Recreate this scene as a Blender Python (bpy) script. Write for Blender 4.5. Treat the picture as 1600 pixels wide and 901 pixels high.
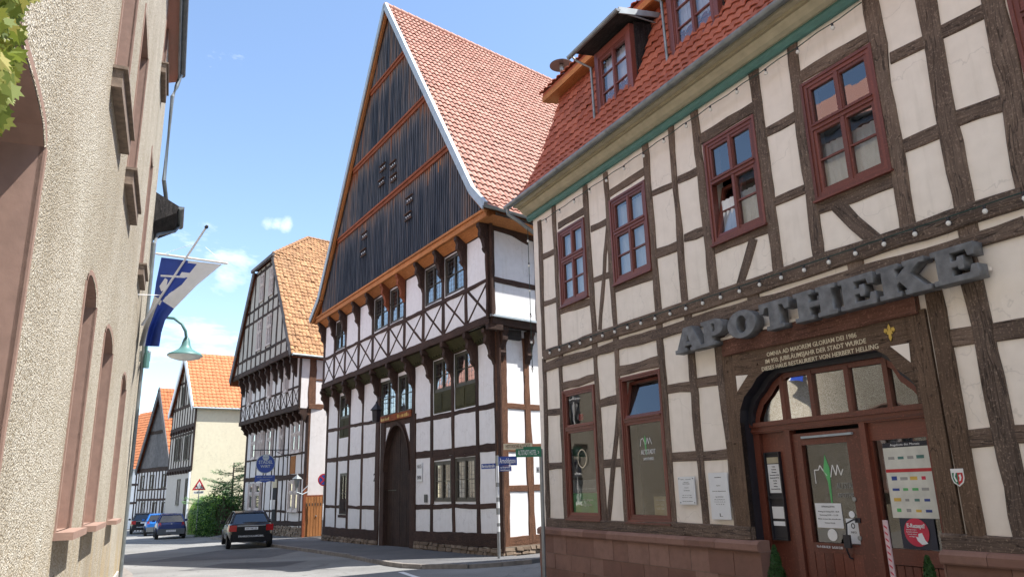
import bpy, math, random
import numpy as np
from mathutils import Vector, Matrix
R = math.radians
random.seed(7)
for o in list(bpy.data.objects): bpy.data.objects.remove(o)
SC = bpy.context.scene
COL = SC.collection

# ------------------------------------------------------------------ camera
FPX, PITCH, ROLL, EYE = 1161.3, R(14.976), R(-1.580), 1.65
cF = Vector((0, math.cos(PITCH), math.sin(PITCH)))
r0 = Vector((1, 0, 0)); u0_ = r0.cross(cF)
cR = r0 * math.cos(ROLL) + u0_ * math.sin(ROLL)
cU = -r0 * math.sin(ROLL) + u0_ * math.cos(ROLL)
CAM = Vector((0, 0, EYE))
cd = bpy.data.cameras.new('camera'); cam = bpy.data.objects.new('camera', cd); COL.objects.link(cam)
m = Matrix((cR, cU, -cF)).transposed().to_4x4(); m.translation = CAM; cam.matrix_world = m
cd.sensor_width = 36; cd.lens = 36 * FPX / 1600; cd.clip_start = 0.05; cd.clip_end = 5000
SC.camera = cam

# ------------------------------------------------------------------ light
SUN_AZ, SUN_EL = 93.0, 62.5
w = bpy.data.worlds.new('World'); SC.world = w; w.use_nodes = True
nt = w.node_tree; nt.nodes.clear()
wo = nt.nodes.new('ShaderNodeOutputWorld'); bg = nt.nodes.new('ShaderNodeBackground')
sky = nt.nodes.new('ShaderNodeTexSky'); sky.sky_type = 'NISHITA'; sky.sun_disc = False
sky.sun_elevation = R(SUN_EL); sky.sun_rotation = R(SUN_AZ); sky.air_density = 1.0; sky.dust_density = 0.25; sky.ozone_density = 0.9
bg.inputs[1].default_value = 0.10
tc = nt.nodes.new('ShaderNodeTexCoord'); L = nt.links
def wmath(op, a, b=None, c=None):
    n = nt.nodes.new('ShaderNodeMath'); n.operation = op
    for k, v in enumerate((a, b, c)):
        if v is None: continue
        if isinstance(v, (int, float)): n.inputs[k].default_value = v
        else: L.new(v, n.inputs[k])
    return n.outputs[0]
mp = nt.nodes.new('ShaderNodeMapping'); mp.inputs['Scale'].default_value = (1, 1, 2.0); L.new(tc.outputs['Generated'], mp.inputs[0])
nz = nt.nodes.new('ShaderNodeTexNoise'); nz.inputs['Scale'].default_value = 7.5; nz.inputs['Detail'].default_value = 10; nz.inputs['Roughness'].default_value = .62; nz.inputs['Distortion'].default_value = .3
L.new(mp.outputs[0], nz.inputs['Vector'])
def cdir(x, y): return (cF + cR * ((x - 800) / FPX) - cU * ((y - 450.5) / FPX)).normalized()
acc = None
for (x, y, rad, amp) in ((418, 344, .016, .44), (432, 347, .014, .44), (447, 350, .015, .44), (365, 308, .022, .36), (330, 505, .08, .66), (270, 470, .05, .50), (350, 440, .045, .52), (300, 350, .04, .24), (370, 520, .055, .60), (60, 900, .3, .2), ('d', (-.05, -.1, .99), .44, .95), ('d', (-.35, -.55, .72), .55, .95), ('d', (-.75, -.45, .45), .45, .85), ('d', (.3, -.75, .5), .5, .7)):  # 'd' entries: unseen clouds, added out of frame to brighten the shaded fronts
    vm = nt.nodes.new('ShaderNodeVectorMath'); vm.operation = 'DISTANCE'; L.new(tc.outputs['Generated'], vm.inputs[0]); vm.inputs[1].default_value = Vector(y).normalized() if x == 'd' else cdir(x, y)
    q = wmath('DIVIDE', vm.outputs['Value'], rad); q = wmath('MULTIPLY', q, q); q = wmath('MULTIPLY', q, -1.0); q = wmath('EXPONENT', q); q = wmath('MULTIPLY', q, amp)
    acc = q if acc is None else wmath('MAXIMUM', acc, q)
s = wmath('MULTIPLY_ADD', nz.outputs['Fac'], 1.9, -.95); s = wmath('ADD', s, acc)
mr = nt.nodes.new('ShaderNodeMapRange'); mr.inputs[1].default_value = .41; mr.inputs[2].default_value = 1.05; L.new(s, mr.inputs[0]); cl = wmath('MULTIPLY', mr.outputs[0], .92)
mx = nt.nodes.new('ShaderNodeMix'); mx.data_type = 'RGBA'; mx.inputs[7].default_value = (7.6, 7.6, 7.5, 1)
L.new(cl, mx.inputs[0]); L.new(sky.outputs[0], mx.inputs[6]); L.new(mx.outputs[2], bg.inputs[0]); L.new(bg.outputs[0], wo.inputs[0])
sl = bpy.data.lights.new('sun', 'SUN'); sl.energy = 3.5; sl.angle = R(.53); sl.color = (1, .955, .88)
so = bpy.data.objects.new('sun', sl); COL.objects.link(so); so.location = (30, 0, 40)
az, el = R(SUN_AZ), R(SUN_EL)
sd3 = Vector((math.sin(az) * math.cos(el), math.cos(az) * math.cos(el), math.sin(el)))
so.rotation_euler = sd3.to_track_quat('Z', 'Y').to_euler()
SC.view_settings.view_transform = 'Standard'; SC.view_settings.look = 'None'
SC.view_settings.exposure = 1.56; SC.view_settings.gamma = 1.0

# ------------------------------------------------------------------ frames: a point of the photograph becomes a point on a wall or on the street
SLOPE = .0145; SD = (math.sin(R(-29)), math.cos(R(-29)))
def gz(x, y): return -SLOPE * (x * SD[0] + y * SD[1])
def ray(x, y): return cF + cR * ((x - 800) / FPX) - cU * ((y - 450.5) / FPX)
def ground(x, y, dz=0):
    d = ray(x, y); t = (dz - EYE) / (d.z + SLOPE * (d.x * SD[0] + d.y * SD[1])); return CAM + d * t
class Fr:
    def __init__(s, o, h):
        s.o = Vector((o[0], o[1], 0)); s.h = h; a = R(h)
        s.u = Vector((math.sin(a), math.cos(a), 0)); s.n = Vector((-s.u.y, s.u.x, 0)); s.z = Vector((0, 0, 1))
    def P(s, u, n, z): return s.o + s.u * u + s.n * n + s.z * z
    def uv(s, x, y, off=0):
        d = ray(x, y); o = s.o + s.n * off; t = ((o - CAM).dot(s.n)) / d.dot(s.n); p = CAM + d * t
        return (p - s.o).dot(s.u), p.z
    def mat(s, u=0, n=0, z=0):
        m = Matrix((s.u, s.n, s.z)).transposed().to_4x4(); m.translation = s.P(u, n, z); return m

# ------------------------------------------------------------------ materials
def newmat(name):
    m = bpy.data.materials.new(name); m.use_nodes = True; t = m.node_tree
    return m, t, t.nodes['Principled BSDF']
def N(t, k, **kw):
    n = t.nodes.new(k)
    for a, b in kw.items():
        if a.startswith('i_'): n.inputs[a[2:].replace('_', ' ')].default_value = b
        else: setattr(n, a, b)
    return n
def ramp(t, src, stops):
    r = t.nodes.new('ShaderNodeValToRGB'); e = r.color_ramp.elements
    while len(e) < len(stops): e.new(.5)
    for k, (p, c) in enumerate(stops):
        e[k].position = p; e[k].color = (*c, 1) if len(c) == 3 else c
    t.links.new(src, r.inputs[0]); return r.outputs[0]
def bump(t, src, bs, strength, dist=.01):
    b = N(t, 'ShaderNodeBump'); b.inputs['Strength'].default_value = strength; b.inputs['Distance'].default_value = dist
    t.links.new(src, b.inputs['Height']); t.links.new(b.outputs[0], bs.inputs['Normal']); return b
def mixc(t, fac, a, b, typ='MIX'):
    n = t.nodes.new('ShaderNodeMix'); n.data_type = 'RGBA'; n.blend_type = typ
    for v, k in ((fac, 0), (a, 6), (b, 7)):
        if isinstance(v, (int, float)): n.inputs[k].default_value = v
        elif isinstance(v, (tuple, list)): n.inputs[k].default_value = (*v, 1) if len(v) == 3 else v
        else: t.links.new(v, n.inputs[k])
    return n.outputs[2]
def plain(name, c, rough=.6, metal=0, var=.12, sc=6, spec=.5, bs=0):
    m, t, b = newmat(name)
    tcn = N(t, 'ShaderNodeTexCoord'); n = N(t, 'ShaderNodeTexNoise', i_Scale=sc, i_Detail=6); t.links.new(tcn.outputs['Object'], n.inputs[0])
    lo = tuple(v * (1 - var) for v in c); hi = tuple(min(1, v * (1 + var)) for v in c)
    t.links.new(ramp(t, n.outputs[0], [(.3, lo), (.7, hi)]), b.inputs['Base Color'])
    b.inputs['Roughness'].default_value = rough; b.inputs['Metallic'].default_value = metal; b.inputs['Specular IOR Level'].default_value = spec
    if bs: bump(t, n.outputs[0], b, bs)
    return m
def plaster(name, c, dirt=(.45, .4, .33), dirtamt=.25, b1=.25, sc=14):
    m, t, b = newmat(name)
    tcn = N(t, 'ShaderNodeTexCoord')
    n1 = N(t, 'ShaderNodeTexNoise', i_Scale=.9, i_Detail=8, i_Roughness=.65); t.links.new(tcn.outputs['Object'], n1.inputs[0])
    n2 = N(t, 'ShaderNodeTexNoise', i_Scale=sc, i_Detail=7, i_Roughness=.6); t.links.new(tcn.outputs['Object'], n2.inputs[0])
    mp = N(t, 'ShaderNodeMapping'); mp.inputs['Scale'].default_value = (7, 7, .7); t.links.new(tcn.outputs['Object'], mp.inputs[0])
    n3 = N(t, 'ShaderNodeTexNoise', i_Scale=1.0, i_Detail=6); t.links.new(mp.outputs[0], n3.inputs[0])
    f = ramp(t, n1.outputs[0], [(.5, (0, 0, 0)), (.78, (dirtamt,) * 3)])
    f2 = ramp(t, n3.outputs[0], [(.55, (0, 0, 0)), (.78, (dirtamt,) * 3)])
    c1 = mixc(t, f, c, tuple(a * q for a, q in zip(c, (.86, .83, .78))))
    c2 = mixc(t, f2, c1, dirt)
    nn = N(t, 'ShaderNodeTexNoise', i_Scale=2.2, i_Detail=4); t.links.new(tcn.outputs['Object'], nn.inputs[0])
    vm = N(t, 'ShaderNodeVectorMath', operation='MULTIPLY_ADD'); vm.inputs[1].default_value = (.9, .9, .9); t.links.new(nn.outputs['Color'], vm.inputs[0]); t.links.new(tcn.outputs['Object'], vm.inputs[2])
    vc = N(t, 'ShaderNodeTexVoronoi', feature='DISTANCE_TO_EDGE', i_Scale=.55); t.links.new(vm.outputs[0], vc.inputs[0])
    c2 = mixc(t, ramp(t, vc.outputs['Distance'], [(0, (.32,) * 3), (.006, (0, 0, 0))]), c2, tuple(q * .5 for q in c))
    n7 = N(t, 'ShaderNodeTexNoise', i_Scale=5.0, i_Detail=5); t.links.new(tcn.outputs['Object'], n7.inputs[0])
    c2 = mixc(t, 1.0, c2, ramp(t, n7.outputs[0], [(.3, (.95, .945, .94)), (.7, (1.03, 1.03, 1.03))]), 'MULTIPLY')
    t.links.new(c2, b.inputs['Base Color']); b.inputs['Roughness'].default_value = .92; b.inputs['Specular IOR Level'].default_value = .2
    bump(t, n2.outputs[0], b, b1, .012); return m
def wood(name, dark, light, rough=.8, bs=.7, fine=48, blot=.5, spec=.25, crack=True):
    m, t, b = newmat(name)
    uv = N(t, 'ShaderNodeUVMap'); mp = N(t, 'ShaderNodeMapping'); mp.inputs['Scale'].default_value = (2.6, fine, 1); t.links.new(uv.outputs[0], mp.inputs[0])
    n = N(t, 'ShaderNodeTexNoise', i_Scale=1.0, i_Detail=9, i_Roughness=.68, i_Distortion=.15); t.links.new(mp.outputs[0], n.inputs[0])
    tcn = N(t, 'ShaderNodeTexCoord'); n2 = N(t, 'ShaderNodeTexNoise', i_Scale=2.3, i_Detail=5); t.links.new(tcn.outputs['Object'], n2.inputs[0])
    c = ramp(t, n.outputs[0], [(.32, dark), (.68, light)])
    f = ramp(t, n2.outputs[0], [(.38, (0, 0, 0)), (.66, (blot,) * 3)])
    c = mixc(t, f, c, tuple(v * .55 for v in dark))
    mp5 = N(t, 'ShaderNodeMapping'); mp5.inputs['Scale'].default_value = (.13, .35, 1); t.links.new(uv.outputs[0], mp5.inputs[0])
    n5 = N(t, 'ShaderNodeTexNoise', i_Scale=1.0, i_Detail=1); t.links.new(mp5.outputs[0], n5.inputs[0])
    c = mixc(t, 1.0, c, ramp(t, n5.outputs[0], [(.3, (.72, .72, .74)), (.7, (1.28, 1.24, 1.2))]), 'MULTIPLY')
    n6 = N(t, 'ShaderNodeTexNoise', i_Scale=42.0, i_Detail=3); t.links.new(tcn.outputs['Object'], n6.inputs[0])
    c = mixc(t, ramp(t, n6.outputs[0], [(.56, (0, 0, 0)), (.72, (.5,) * 3)]), c, tuple(min(1, v * 1.9) for v in light))
    h = n.outputs[0]
    if crack:
        mp2 = N(t, 'ShaderNodeMapping'); mp2.inputs['Scale'].default_value = (.7, 9, 1); t.links.new(uv.outputs[0], mp2.inputs[0])
        n3 = N(t, 'ShaderNodeTexNoise', i_Scale=1.0, i_Detail=3, i_Distortion=.8); t.links.new(mp2.outputs[0], n3.inputs[0])
        ck = ramp(t, n3.outputs[0], [(.49, (0, 0, 0)), (.5, (.8, .8, .8)), (.51, (0, 0, 0))])
        c = mixc(t, ck, c, tuple(v * .3 for v in dark))
        mm = N(t, 'ShaderNodeMath', operation='SUBTRACT'); t.links.new(h, mm.inputs[0]); t.links.new(ck, mm.inputs[1]); h = mm.outputs[0]
    t.links.new(c, b.inputs['Base Color']); b.inputs['Roughness'].default_value = rough; b.inputs['Specular IOR Level'].default_value = spec
    bump(t, h, b, bs, .012); return m
def tiles(name, lo, hi, moss=(.05, .05, .03), mossamt=.3, rough=.75):
    m, t, b = newmat(name)
    uv = N(t, 'ShaderNodeUVMap'); wn = N(t, 'ShaderNodeTexWhiteNoise', noise_dimensions='2D'); t.links.new(uv.outputs[0], wn.inputs[0])
    tcn = N(t, 'ShaderNodeTexCoord'); n2 = N(t, 'ShaderNodeTexNoise', i_Scale=.55, i_Detail=9, i_Roughness=.7); t.links.new(tcn.outputs['Object'], n2.inputs[0])
    n3 = N(t, 'ShaderNodeTexNoise', i_Scale=16, i_Detail=5); t.links.new(tcn.outputs['Object'], n3.inputs[0])
    c = ramp(t, wn.outputs[0], [(0, lo), (1, hi)])
    f = ramp(t, n2.outputs[0], [(.48, (0, 0, 0)), (.75, (mossamt,) * 3)])
    c = mixc(t, f, c, moss)
    f3 = ramp(t, n3.outputs[0], [(.45, (0, 0, 0)), (.75, (mossamt * .8,) * 3)])
    c = mixc(t, f3, c, moss)
    t.links.new(c, b.inputs['Base Color']); b.inputs['Roughness'].default_value = rough; b.inputs['Specular IOR Level'].default_value = .3
    bump(t, n3.outputs[0], b, .25, .004); return m
def glass(name, tint=(.9, .95, 1), refl=.24, rough=.012, wav=.03):
    m = bpy.data.materials.new(name); m.use_nodes = True; t = m.node_tree; t.nodes.clear()
    o = N(t, 'ShaderNodeOutputMaterial'); tr = N(t, 'ShaderNodeBsdfTransparent'); gl = N(t, 'ShaderNodeBsdfGlossy'); mxs = N(t, 'ShaderNodeMixShader')
    fr = N(t, 'ShaderNodeFresnel', i_IOR=1.5); ma = N(t, 'ShaderNodeMath', operation='MULTIPLY_ADD'); ma.inputs[1].default_value = 1.5; ma.inputs[2].default_value = refl; ma.use_clamp = True
    tr.inputs[0].default_value = (*tint, 1); gl.inputs['Roughness'].default_value = rough
    tcn = N(t, 'ShaderNodeTexCoord'); n = N(t, 'ShaderNodeTexNoise', i_Scale=1.7, i_Detail=2); t.links.new(tcn.outputs['Object'], n.inputs[0])
    b = N(t, 'ShaderNodeBump'); b.inputs['Strength'].default_value = wav; b.inputs['Distance'].default_value = .1; t.links.new(n.outputs[0], b.inputs['Height']); t.links.new(b.outputs[0], gl.inputs['Normal'])
    t.links.new(fr.outputs[0], ma.inputs[0]); t.links.new(ma.outputs[0], mxs.inputs[0]); t.links.new(tr.outputs[0], mxs.inputs[1]); t.links.new(gl.outputs[0], mxs.inputs[2]); t.links.new(mxs.outputs[0], o.inputs[0]); return m

M = {}
M['ph_plaster'] = plaster('pharmacy_plaster', (.86, .785, .71), dirtamt=.24, b1=.2, sc=9)
M['mh_plaster'] = plaster('white_plaster', (.78, .78, .80), dirtamt=.22, b1=.3)
M['h2_plaster'] = plaster('hotel_plaster', (.62, .60, .60), dirtamt=.3, b1=.25)
M['cream'] = plaster('cream_plaster', (.70, .65, .50), dirtamt=.12, b1=.15)
M['h3_plaster'] = plaster('aged_plaster', (.50, .46, .42), dirtamt=.3, b1=.25)
M['grey_plaster'] = plaster('grey_plaster', (.42, .40, .37), dirtamt=.2)
M['ph_wood'] = wood('weathered_oak', (.092, .064, .050), (.235, .175, .138), bs=1.0, blot=.35)
M['ph_wood2'] = wood('portal_oak', (.085, .054, .036), (.17, .115, .08), bs=.7, blot=.3)
M['ph_red'] = wood('reddish_oak', (.11, .048, .033), (.20, .10, .075), bs=.5, blot=.3)
M['mh_wood'] = wood('dark_oak', (.030, .016, .012), (.085, .048, .036), bs=.8, blot=.35)
M['mh_wood_sunlit'] = wood('sunlit_side_oak', (.07, .032, .018), (.20, .10, .06), bs=.8, blot=.35)  # same oak as the front, side-wall sunlight painted in as a lighter brown
M['h2_wood'] = wood('hotel_oak', (.022, .012, .009), (.065, .038, .03), bs=.7)
M['gate'] = wood('gate_boards', (.018, .011, .009), (.060, .036, .028), bs=.6, fine=40)
M['orange_wood'] = wood('fresh_larch', (.30, .11, .035), (.50, .22, .08), bs=.3, blot=.25, crack=False)
M['orange_dark'] = wood('tanned_larch', (.15, .042, .018), (.28, .085, .035), bs=.4, blot=.4)
M['gate_orange'] = wood('pine_gate', (.22, .09, .03), (.33, .15, .055), bs=.3, blot=.3, crack=False)
M['black_board'] = wood('black_boards', (.012, .011, .012), (.06, .055, .055), bs=.8, fine=18)
M['slate'] = wood('grey_boards', (.10, .095, .10), (.17, .165, .17), bs=.4, fine=12, crack=False)
M['frame_red'] = wood('maroon_paint', (.14, .042, .030), (.19, .058, .042), rough=.42, bs=.08, blot=.12, spec=.5, crack=False)
M['door_red'] = wood('door_paint', (.115, .034, .022), (.165, .050, .032), rough=.35, bs=.08, blot=.15, spec=.5, crack=False)
M['frame_dark'] = plain('dark_sash', (.05, .042, .03), .5)
M['frame_green'] = plain('olive_sash', (.055, .055, .038), .6)
M['frame_grey'] = plain('greige_sash', (.52, .46, .44), .6)
M['panel_green'] = wood('mossy_panel', (.035, .035, .016), (.07, .068, .03), bs=.5, crack=False)
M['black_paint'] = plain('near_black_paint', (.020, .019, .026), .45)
M['glass'] = glass('window_glass', refl=.15)
M['glass_old'] = glass('leaded_glass', tint=(.55, .62, .66), refl=.30, rough=.05, wav=.12)
M['glass_shop'] = glass('shop_glass', refl=.09, wav=.02)
M['car_glass'] = glass('car_glass', tint=(.16, .18, .2), refl=.04)
M['curtain'] = plain('net_curtain', (.80, .82, .85), .9, var=.05)
M['dark'] = plain('dark_interior', (.015, .015, .017), .9)
M['dim'] = plain('dim_interior', (.06, .065, .07), .9)
M['lead'] = plain('lead_came', (.10, .10, .10), .6)
M['tile_mh'] = tiles('pink_clay_tiles', (.37, .175, .135), (.52, .29, .23), moss=(.30, .22, .18), mossamt=.3)
M['tile_ph'] = tiles('red_clay_tiles', (.31, .078, .042), (.48, .145, .082), moss=(.12, .045, .03), mossamt=.45)
M['tile_h2'] = tiles('old_orange_tiles', (.24, .12, .055), (.48, .27, .13), moss=(.10, .07, .045), mossamt=.6)
M['tile_h3'] = tiles('orange_tiles', (.42, .145, .06), (.54, .21, .095), moss=(.35, .12, .05), mossamt=.3)
M['tile_h4'] = tiles('brown_orange_tiles', (.33, .10, .035), (.48, .17, .065), moss=(.2, .09, .05), mossamt=.4)
M['zinc'] = plain('zinc', (.22, .24, .245), .42, metal=.55, var=.2)
M['zinc_light'] = plain('light_zinc_flashing', (.36, .41, .44), .5, metal=.3, var=.12)
M['steel'] = plain('grey_steel', (.30, .31, .32), .4, metal=.6)
M['teal'] = plain('teal_paint', (.075, .20, .18), .55)
M['teal_lamp'] = plain('lamp_green', (.085, .20, .19), .45, spec=.5)
M['khaki'] = plain('khaki_cornice', (.36, .31, .20), .75)
M['khaki_l'] = plain('cream_cornice', (.46, .41, .29), .75)
M['white'] = plain('white_paint', (.78, .78, .78), .5, var=.05)
M['paper'] = plain('paper', (.74, .75, .77), .5, var=.03)
M['ink'] = plain('ink', (.03, .03, .04), .7)
M['gold'] = plain('gold_leaf', (.62, .42, .09), .45, metal=.3)
M['cream_paint'] = plain('cream_lettering', (.66, .58, .42), .6)
M['red'] = plain('signal_red', (.48, .02, .03), .4)
M['magenta'] = plain('raspberry', (.56, .03, .075), .35)
M['blue_sign'] = plain('sign_blue', (.015, .05, .26), .4)
M['green_sign'] = plain('sign_green', (.01, .16, .085), .4)
M['green_l'] = plain('leaf_green_print', (.10, .42, .14), .5)
M['flag_blue'] = plain('flag_blue', (.022, .065, .38), .7, var=.1)
M['flag_white'] = plain('flag_white', (.80, .82, .86), .8, var=.04)
M['letter'] = plain('zinc_lettering', (.16, .165, .175), .55, metal=.25, var=.3, sc=9)
M['rubber'] = plain('tyre_rubber', (.02, .02, .02), .8)
M['alloy'] = plain('alloy', (.45, .46, .48), .35, metal=.8)
M['bulb'] = plain('milk_glass', (.82, .80, .76), .25)
M['lampglass'] = plain('lamp_lens', (.62, .66, .66), .3)
M['cable'] = plain('green_cable', (.012, .045, .035), .6)
M['pebble'] = None

def mat_pebble():
    m, t, b = newmat('pebble_dash')
    tcn = N(t, 'ShaderNodeTexCoord')
    v = N(t, 'ShaderNodeTexVoronoi', i_Scale=80.0); t.links.new(tcn.outputs['Object'], v.inputs[0])
    n = N(t, 'ShaderNodeTexNoise', i_Scale=70.0, i_Detail=6, i_Roughness=.75); t.links.new(tcn.outputs['Object'], n.inputs[0])
    n2 = N(t, 'ShaderNodeTexNoise', i_Scale=.5, i_Detail=6, i_Roughness=.6); t.links.new(tcn.outputs['Object'], n2.inputs[0])
    sc_ = N(t, 'ShaderNodeSeparateColor'); t.links.new(v.outputs['Color'], sc_.inputs[0])
    c = ramp(t, sc_.outputs[0], [(0, (.40, .34, .25)), (.3, (.62, .57, .47)), (.7, (.74, .70, .61)), (1, (.80, .77, .70))])
    gp = ramp(t, v.outputs['Distance'], [(.42, (0, 0, 0)), (.75, (.85,) * 3)])
    c = mixc(t, gp, c, (.26, .215, .155))
    nf = ramp(t, n.outputs[0], [(.3, (.62,) * 3), (.62, (1.12,) * 3)])
    c = mixc(t, 1.0, c, nf, 'MULTIPLY')
    f = ramp(t, n2.outputs[0], [(.42, (0, 0, 0)), (.7, (.6,) * 3)])
    c = mixc(t, f, c, (.36, .30, .22))
    mp4 = N(t, 'ShaderNodeMapping'); mp4.inputs['Scale'].default_value = (.8, .8, .35); t.links.new(tcn.outputs['Object'], mp4.inputs[0])
    n8 = N(t, 'ShaderNodeTexNoise', i_Scale=1.0, i_Detail=6, i_Roughness=.65); t.links.new(mp4.outputs[0], n8.inputs[0])
    c = mixc(t, 1.0, c, ramp(t, n8.outputs[0], [(.35, (.86, .85, .83)), (.62, (1.05, 1.05, 1.05))]), 'MULTIPLY')
    mp = N(t, 'ShaderNodeMapping'); mp.inputs['Scale'].default_value = (3, 3, .5); t.links.new(tcn.outputs['Object'], mp.inputs[0])
    n3 = N(t, 'ShaderNodeTexNoise', i_Scale=1.0, i_Detail=5); t.links.new(mp.outputs[0], n3.inputs[0])
    sx = N(t, 'ShaderNodeSeparateXYZ'); t.links.new(tcn.outputs['Object'], sx.inputs[0])
    mr = N(t, 'ShaderNodeMapRange'); mr.inputs[1].default_value = 1.9; mr.inputs[2].default_value = .6; t.links.new(sx.outputs['Z'], mr.inputs[0])
    fy = ramp(t, n3.outputs[0], [(.45, (0, 0, 0)), (.62, (.55,) * 3)])
    mm = N(t, 'ShaderNodeMath', operation='MULTIPLY'); t.links.new(fy, mm.inputs[0]); t.links.new(mr.outputs[0], mm.inputs[1])
    c = mixc(t, mm.outputs[0], c, (.50, .34, .14))
    t.links.new(c, b.inputs['Base Color']); b.inputs['Roughness'].default_value = .95; b.inputs['Specular IOR Level'].default_value = .1
    v2 = N(t, 'ShaderNodeTexVoronoi', i_Scale=120.0); t.links.new(tcn.outputs['Object'], v2.inputs[0])
    ad = N(t, 'ShaderNodeMath', operation='MULTIPLY_ADD'); ad.inputs[1].default_value = -1.0; t.links.new(v.outputs['Distance'], ad.inputs[0]); t.links.new(n.outputs[0], ad.inputs[2])
    ad2 = N(t, 'ShaderNodeMath', operation='MULTIPLY_ADD'); ad2.inputs[1].default_value = -.6; t.links.new(v2.outputs['Distance'], ad2.inputs[0]); t.links.new(ad.outputs[0], ad2.inputs[2])
    bump(t, ad2.outputs[0], b, .75, .016); return m
M['pebble'] = mat_pebble()
M['terracotta'] = plain('red_brown_reveal', (.29, .185, .145), .85, var=.10, sc=12, bs=.2)
M['rough_stone'] = plain('sill_stone', (.20, .15, .115), .9, var=.3, sc=14, bs=.5)

def mat_asphalt(name, c, crack=.5):
    m, t, b = newmat(name)
    tcn = N(t, 'ShaderNodeTexCoord')
    n = N(t, 'ShaderNodeTexNoise', i_Scale=90, i_Detail=4); t.links.new(tcn.outputs['Object'], n.inputs[0])
    n2 = N(t, 'ShaderNodeTexNoise', i_Scale=.35, i_Detail=8, i_Roughness=.65); t.links.new(tcn.outputs['Object'], n2.inputs[0])
    n4 = N(t, 'ShaderNodeTexNoise', i_Scale=1.5, i_Detail=4); t.links.new(tcn.outputs['Object'], n4.inputs[0])
    vm = N(t, 'ShaderNodeVectorMath', operation='MULTIPLY_ADD'); vm.inputs[1].default_value = (1.6, 1.6, 0); t.links.new(n4.outputs['Color'], vm.inputs[0]); t.links.new(tcn.outputs['Object'], vm.inputs[2])
    v = N(t, 'ShaderNodeTexVoronoi', feature='DISTANCE_TO_EDGE', i_Scale=.33); t.links.new(vm.outputs[0], v.inputs[0])
    base = ramp(t, n2.outputs[0], [(.3, tuple(k * .72 for k in c)), (.7, tuple(k * 1.22 for k in c))])
    sp_ = ramp(t, n.outputs[0], [(.3, (.7,) * 3), (.7, (1.25,) * 3)])
    base = mixc(t, 1.0, base, sp_, 'MULTIPLY')
    ck = ramp(t, v.outputs['Distance'], [(0, (crack,) * 3), (.012, (0, 0, 0))])
    base = mixc(t, ck, base, tuple(k * .3 for k in c))
    t.links.new(base, b.inputs['Base Color']); b.inputs['Roughness'].default_value = .9; b.inputs['Specular IOR Level'].default_value = .25
    bump(t, n.outputs[0], b, .4, .006); return m
M['asphalt'] = mat_asphalt('asphalt', (.20, .20, .198))
M['asphalt_side'] = mat_asphalt('pavement_asphalt', (.115, .115, .12), .3)
M['land'] = plain('far_ground', (.10, .11, .06), .95)
M['kerb'] = plain('kerb_stone', (.20, .18, .165), .9, var=.3, sc=5, bs=.3)
def mat_stone(name, lo, hi, dark):
    m, t, b = newmat(name)
    uv = N(t, 'ShaderNodeUVMap'); wn = N(t, 'ShaderNodeTexWhiteNoise', noise_dimensions='2D'); t.links.new(uv.outputs[0], wn.inputs[0])
    tcn = N(t, 'ShaderNodeTexCoord'); n = N(t, 'ShaderNodeTexNoise', i_Scale=4, i_Detail=9, i_Roughness=.7); t.links.new(tcn.outputs['Object'], n.inputs[0])
    c = ramp(t, wn.outputs[0], [(0, lo), (1, hi)]); f = ramp(t, n.outputs[0], [(.45, (0, 0, 0)), (.8, (.6,) * 3)])
    c = mixc(t, f, c, dark); t.links.new(c, b.inputs['Base Color']); b.inputs['Roughness'].default_value = .85; b.inputs['Specular IOR Level'].default_value = .25
    bump(t, n.outputs[0], b, .5, .02); return m
M['sandstone'] = mat_stone('red_sandstone', (.20, .105, .080), (.33, .195, .155), (.14, .085, .068))
M['mortar'] = plain('mortar', (.24, .19, .16), .95)
M['rubble'] = mat_stone('rubble_stone', (.12, .085, .06), (.27, .21, .16), (.055, .042, .035))
def mat_clad():
    m, t, b = newmat('weathered_larch_boards')
    uv = N(t, 'ShaderNodeUVMap'); sx = N(t, 'ShaderNodeSeparateXYZ'); t.links.new(uv.outputs[0], sx.inputs[0])
    tcn = N(t, 'ShaderNodeTexCoord'); mp = N(t, 'ShaderNodeMapping'); mp.inputs['Scale'].default_value = (9, 9, .55); t.links.new(tcn.outputs['Object'], mp.inputs[0])
    n = N(t, 'ShaderNodeTexNoise', i_Scale=1.0, i_Detail=8, i_Roughness=.7); t.links.new(mp.outputs[0], n.inputs[0])
    mp2 = N(t, 'ShaderNodeMapping'); mp2.inputs['Scale'].default_value = (45, 45, 1.2); t.links.new(tcn.outputs['Object'], mp2.inputs[0])
    n2 = N(t, 'ShaderNodeTexNoise', i_Scale=1.0, i_Detail=5); t.links.new(mp2.outputs[0], n2.inputs[0])
    # uv.y : sheltered strip under each weather board (1) to fully weathered (0); uv.x : closeness to the verge
    ad = N(t, 'ShaderNodeMath', operation='MULTIPLY_ADD'); ad.inputs[1].default_value = 1.5; ad.inputs[2].default_value = -.82; t.links.new(n.outputs[0], ad.inputs[0])
    s1 = N(t, 'ShaderNodeMath', operation='ADD'); t.links.new(sx.outputs['Y'], s1.inputs[0]); t.links.new(ad.outputs[0], s1.inputs[1])
    c = ramp(t, s1.outputs[0], [(.10, (.028, .037, .055)), (.42, (.082, .088, .105)), (.66, (.17, .13, .115)), (1.0, (.24, .075, .028))])
    g = ramp(t, n2.outputs[0], [(.3, (.55,) * 3), (.7, (1.3,) * 3)])
    c = mixc(t, 1.0, c, g, 'MULTIPLY')
    t.links.new(c, b.inputs['Base Color']); b.inputs['Roughness'].default_value = .8; b.inputs['Specular IOR Level'].default_value = .25
    bump(t, n2.outputs[0], b, .5, .01); return m
M['clad'] = mat_clad()
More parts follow.
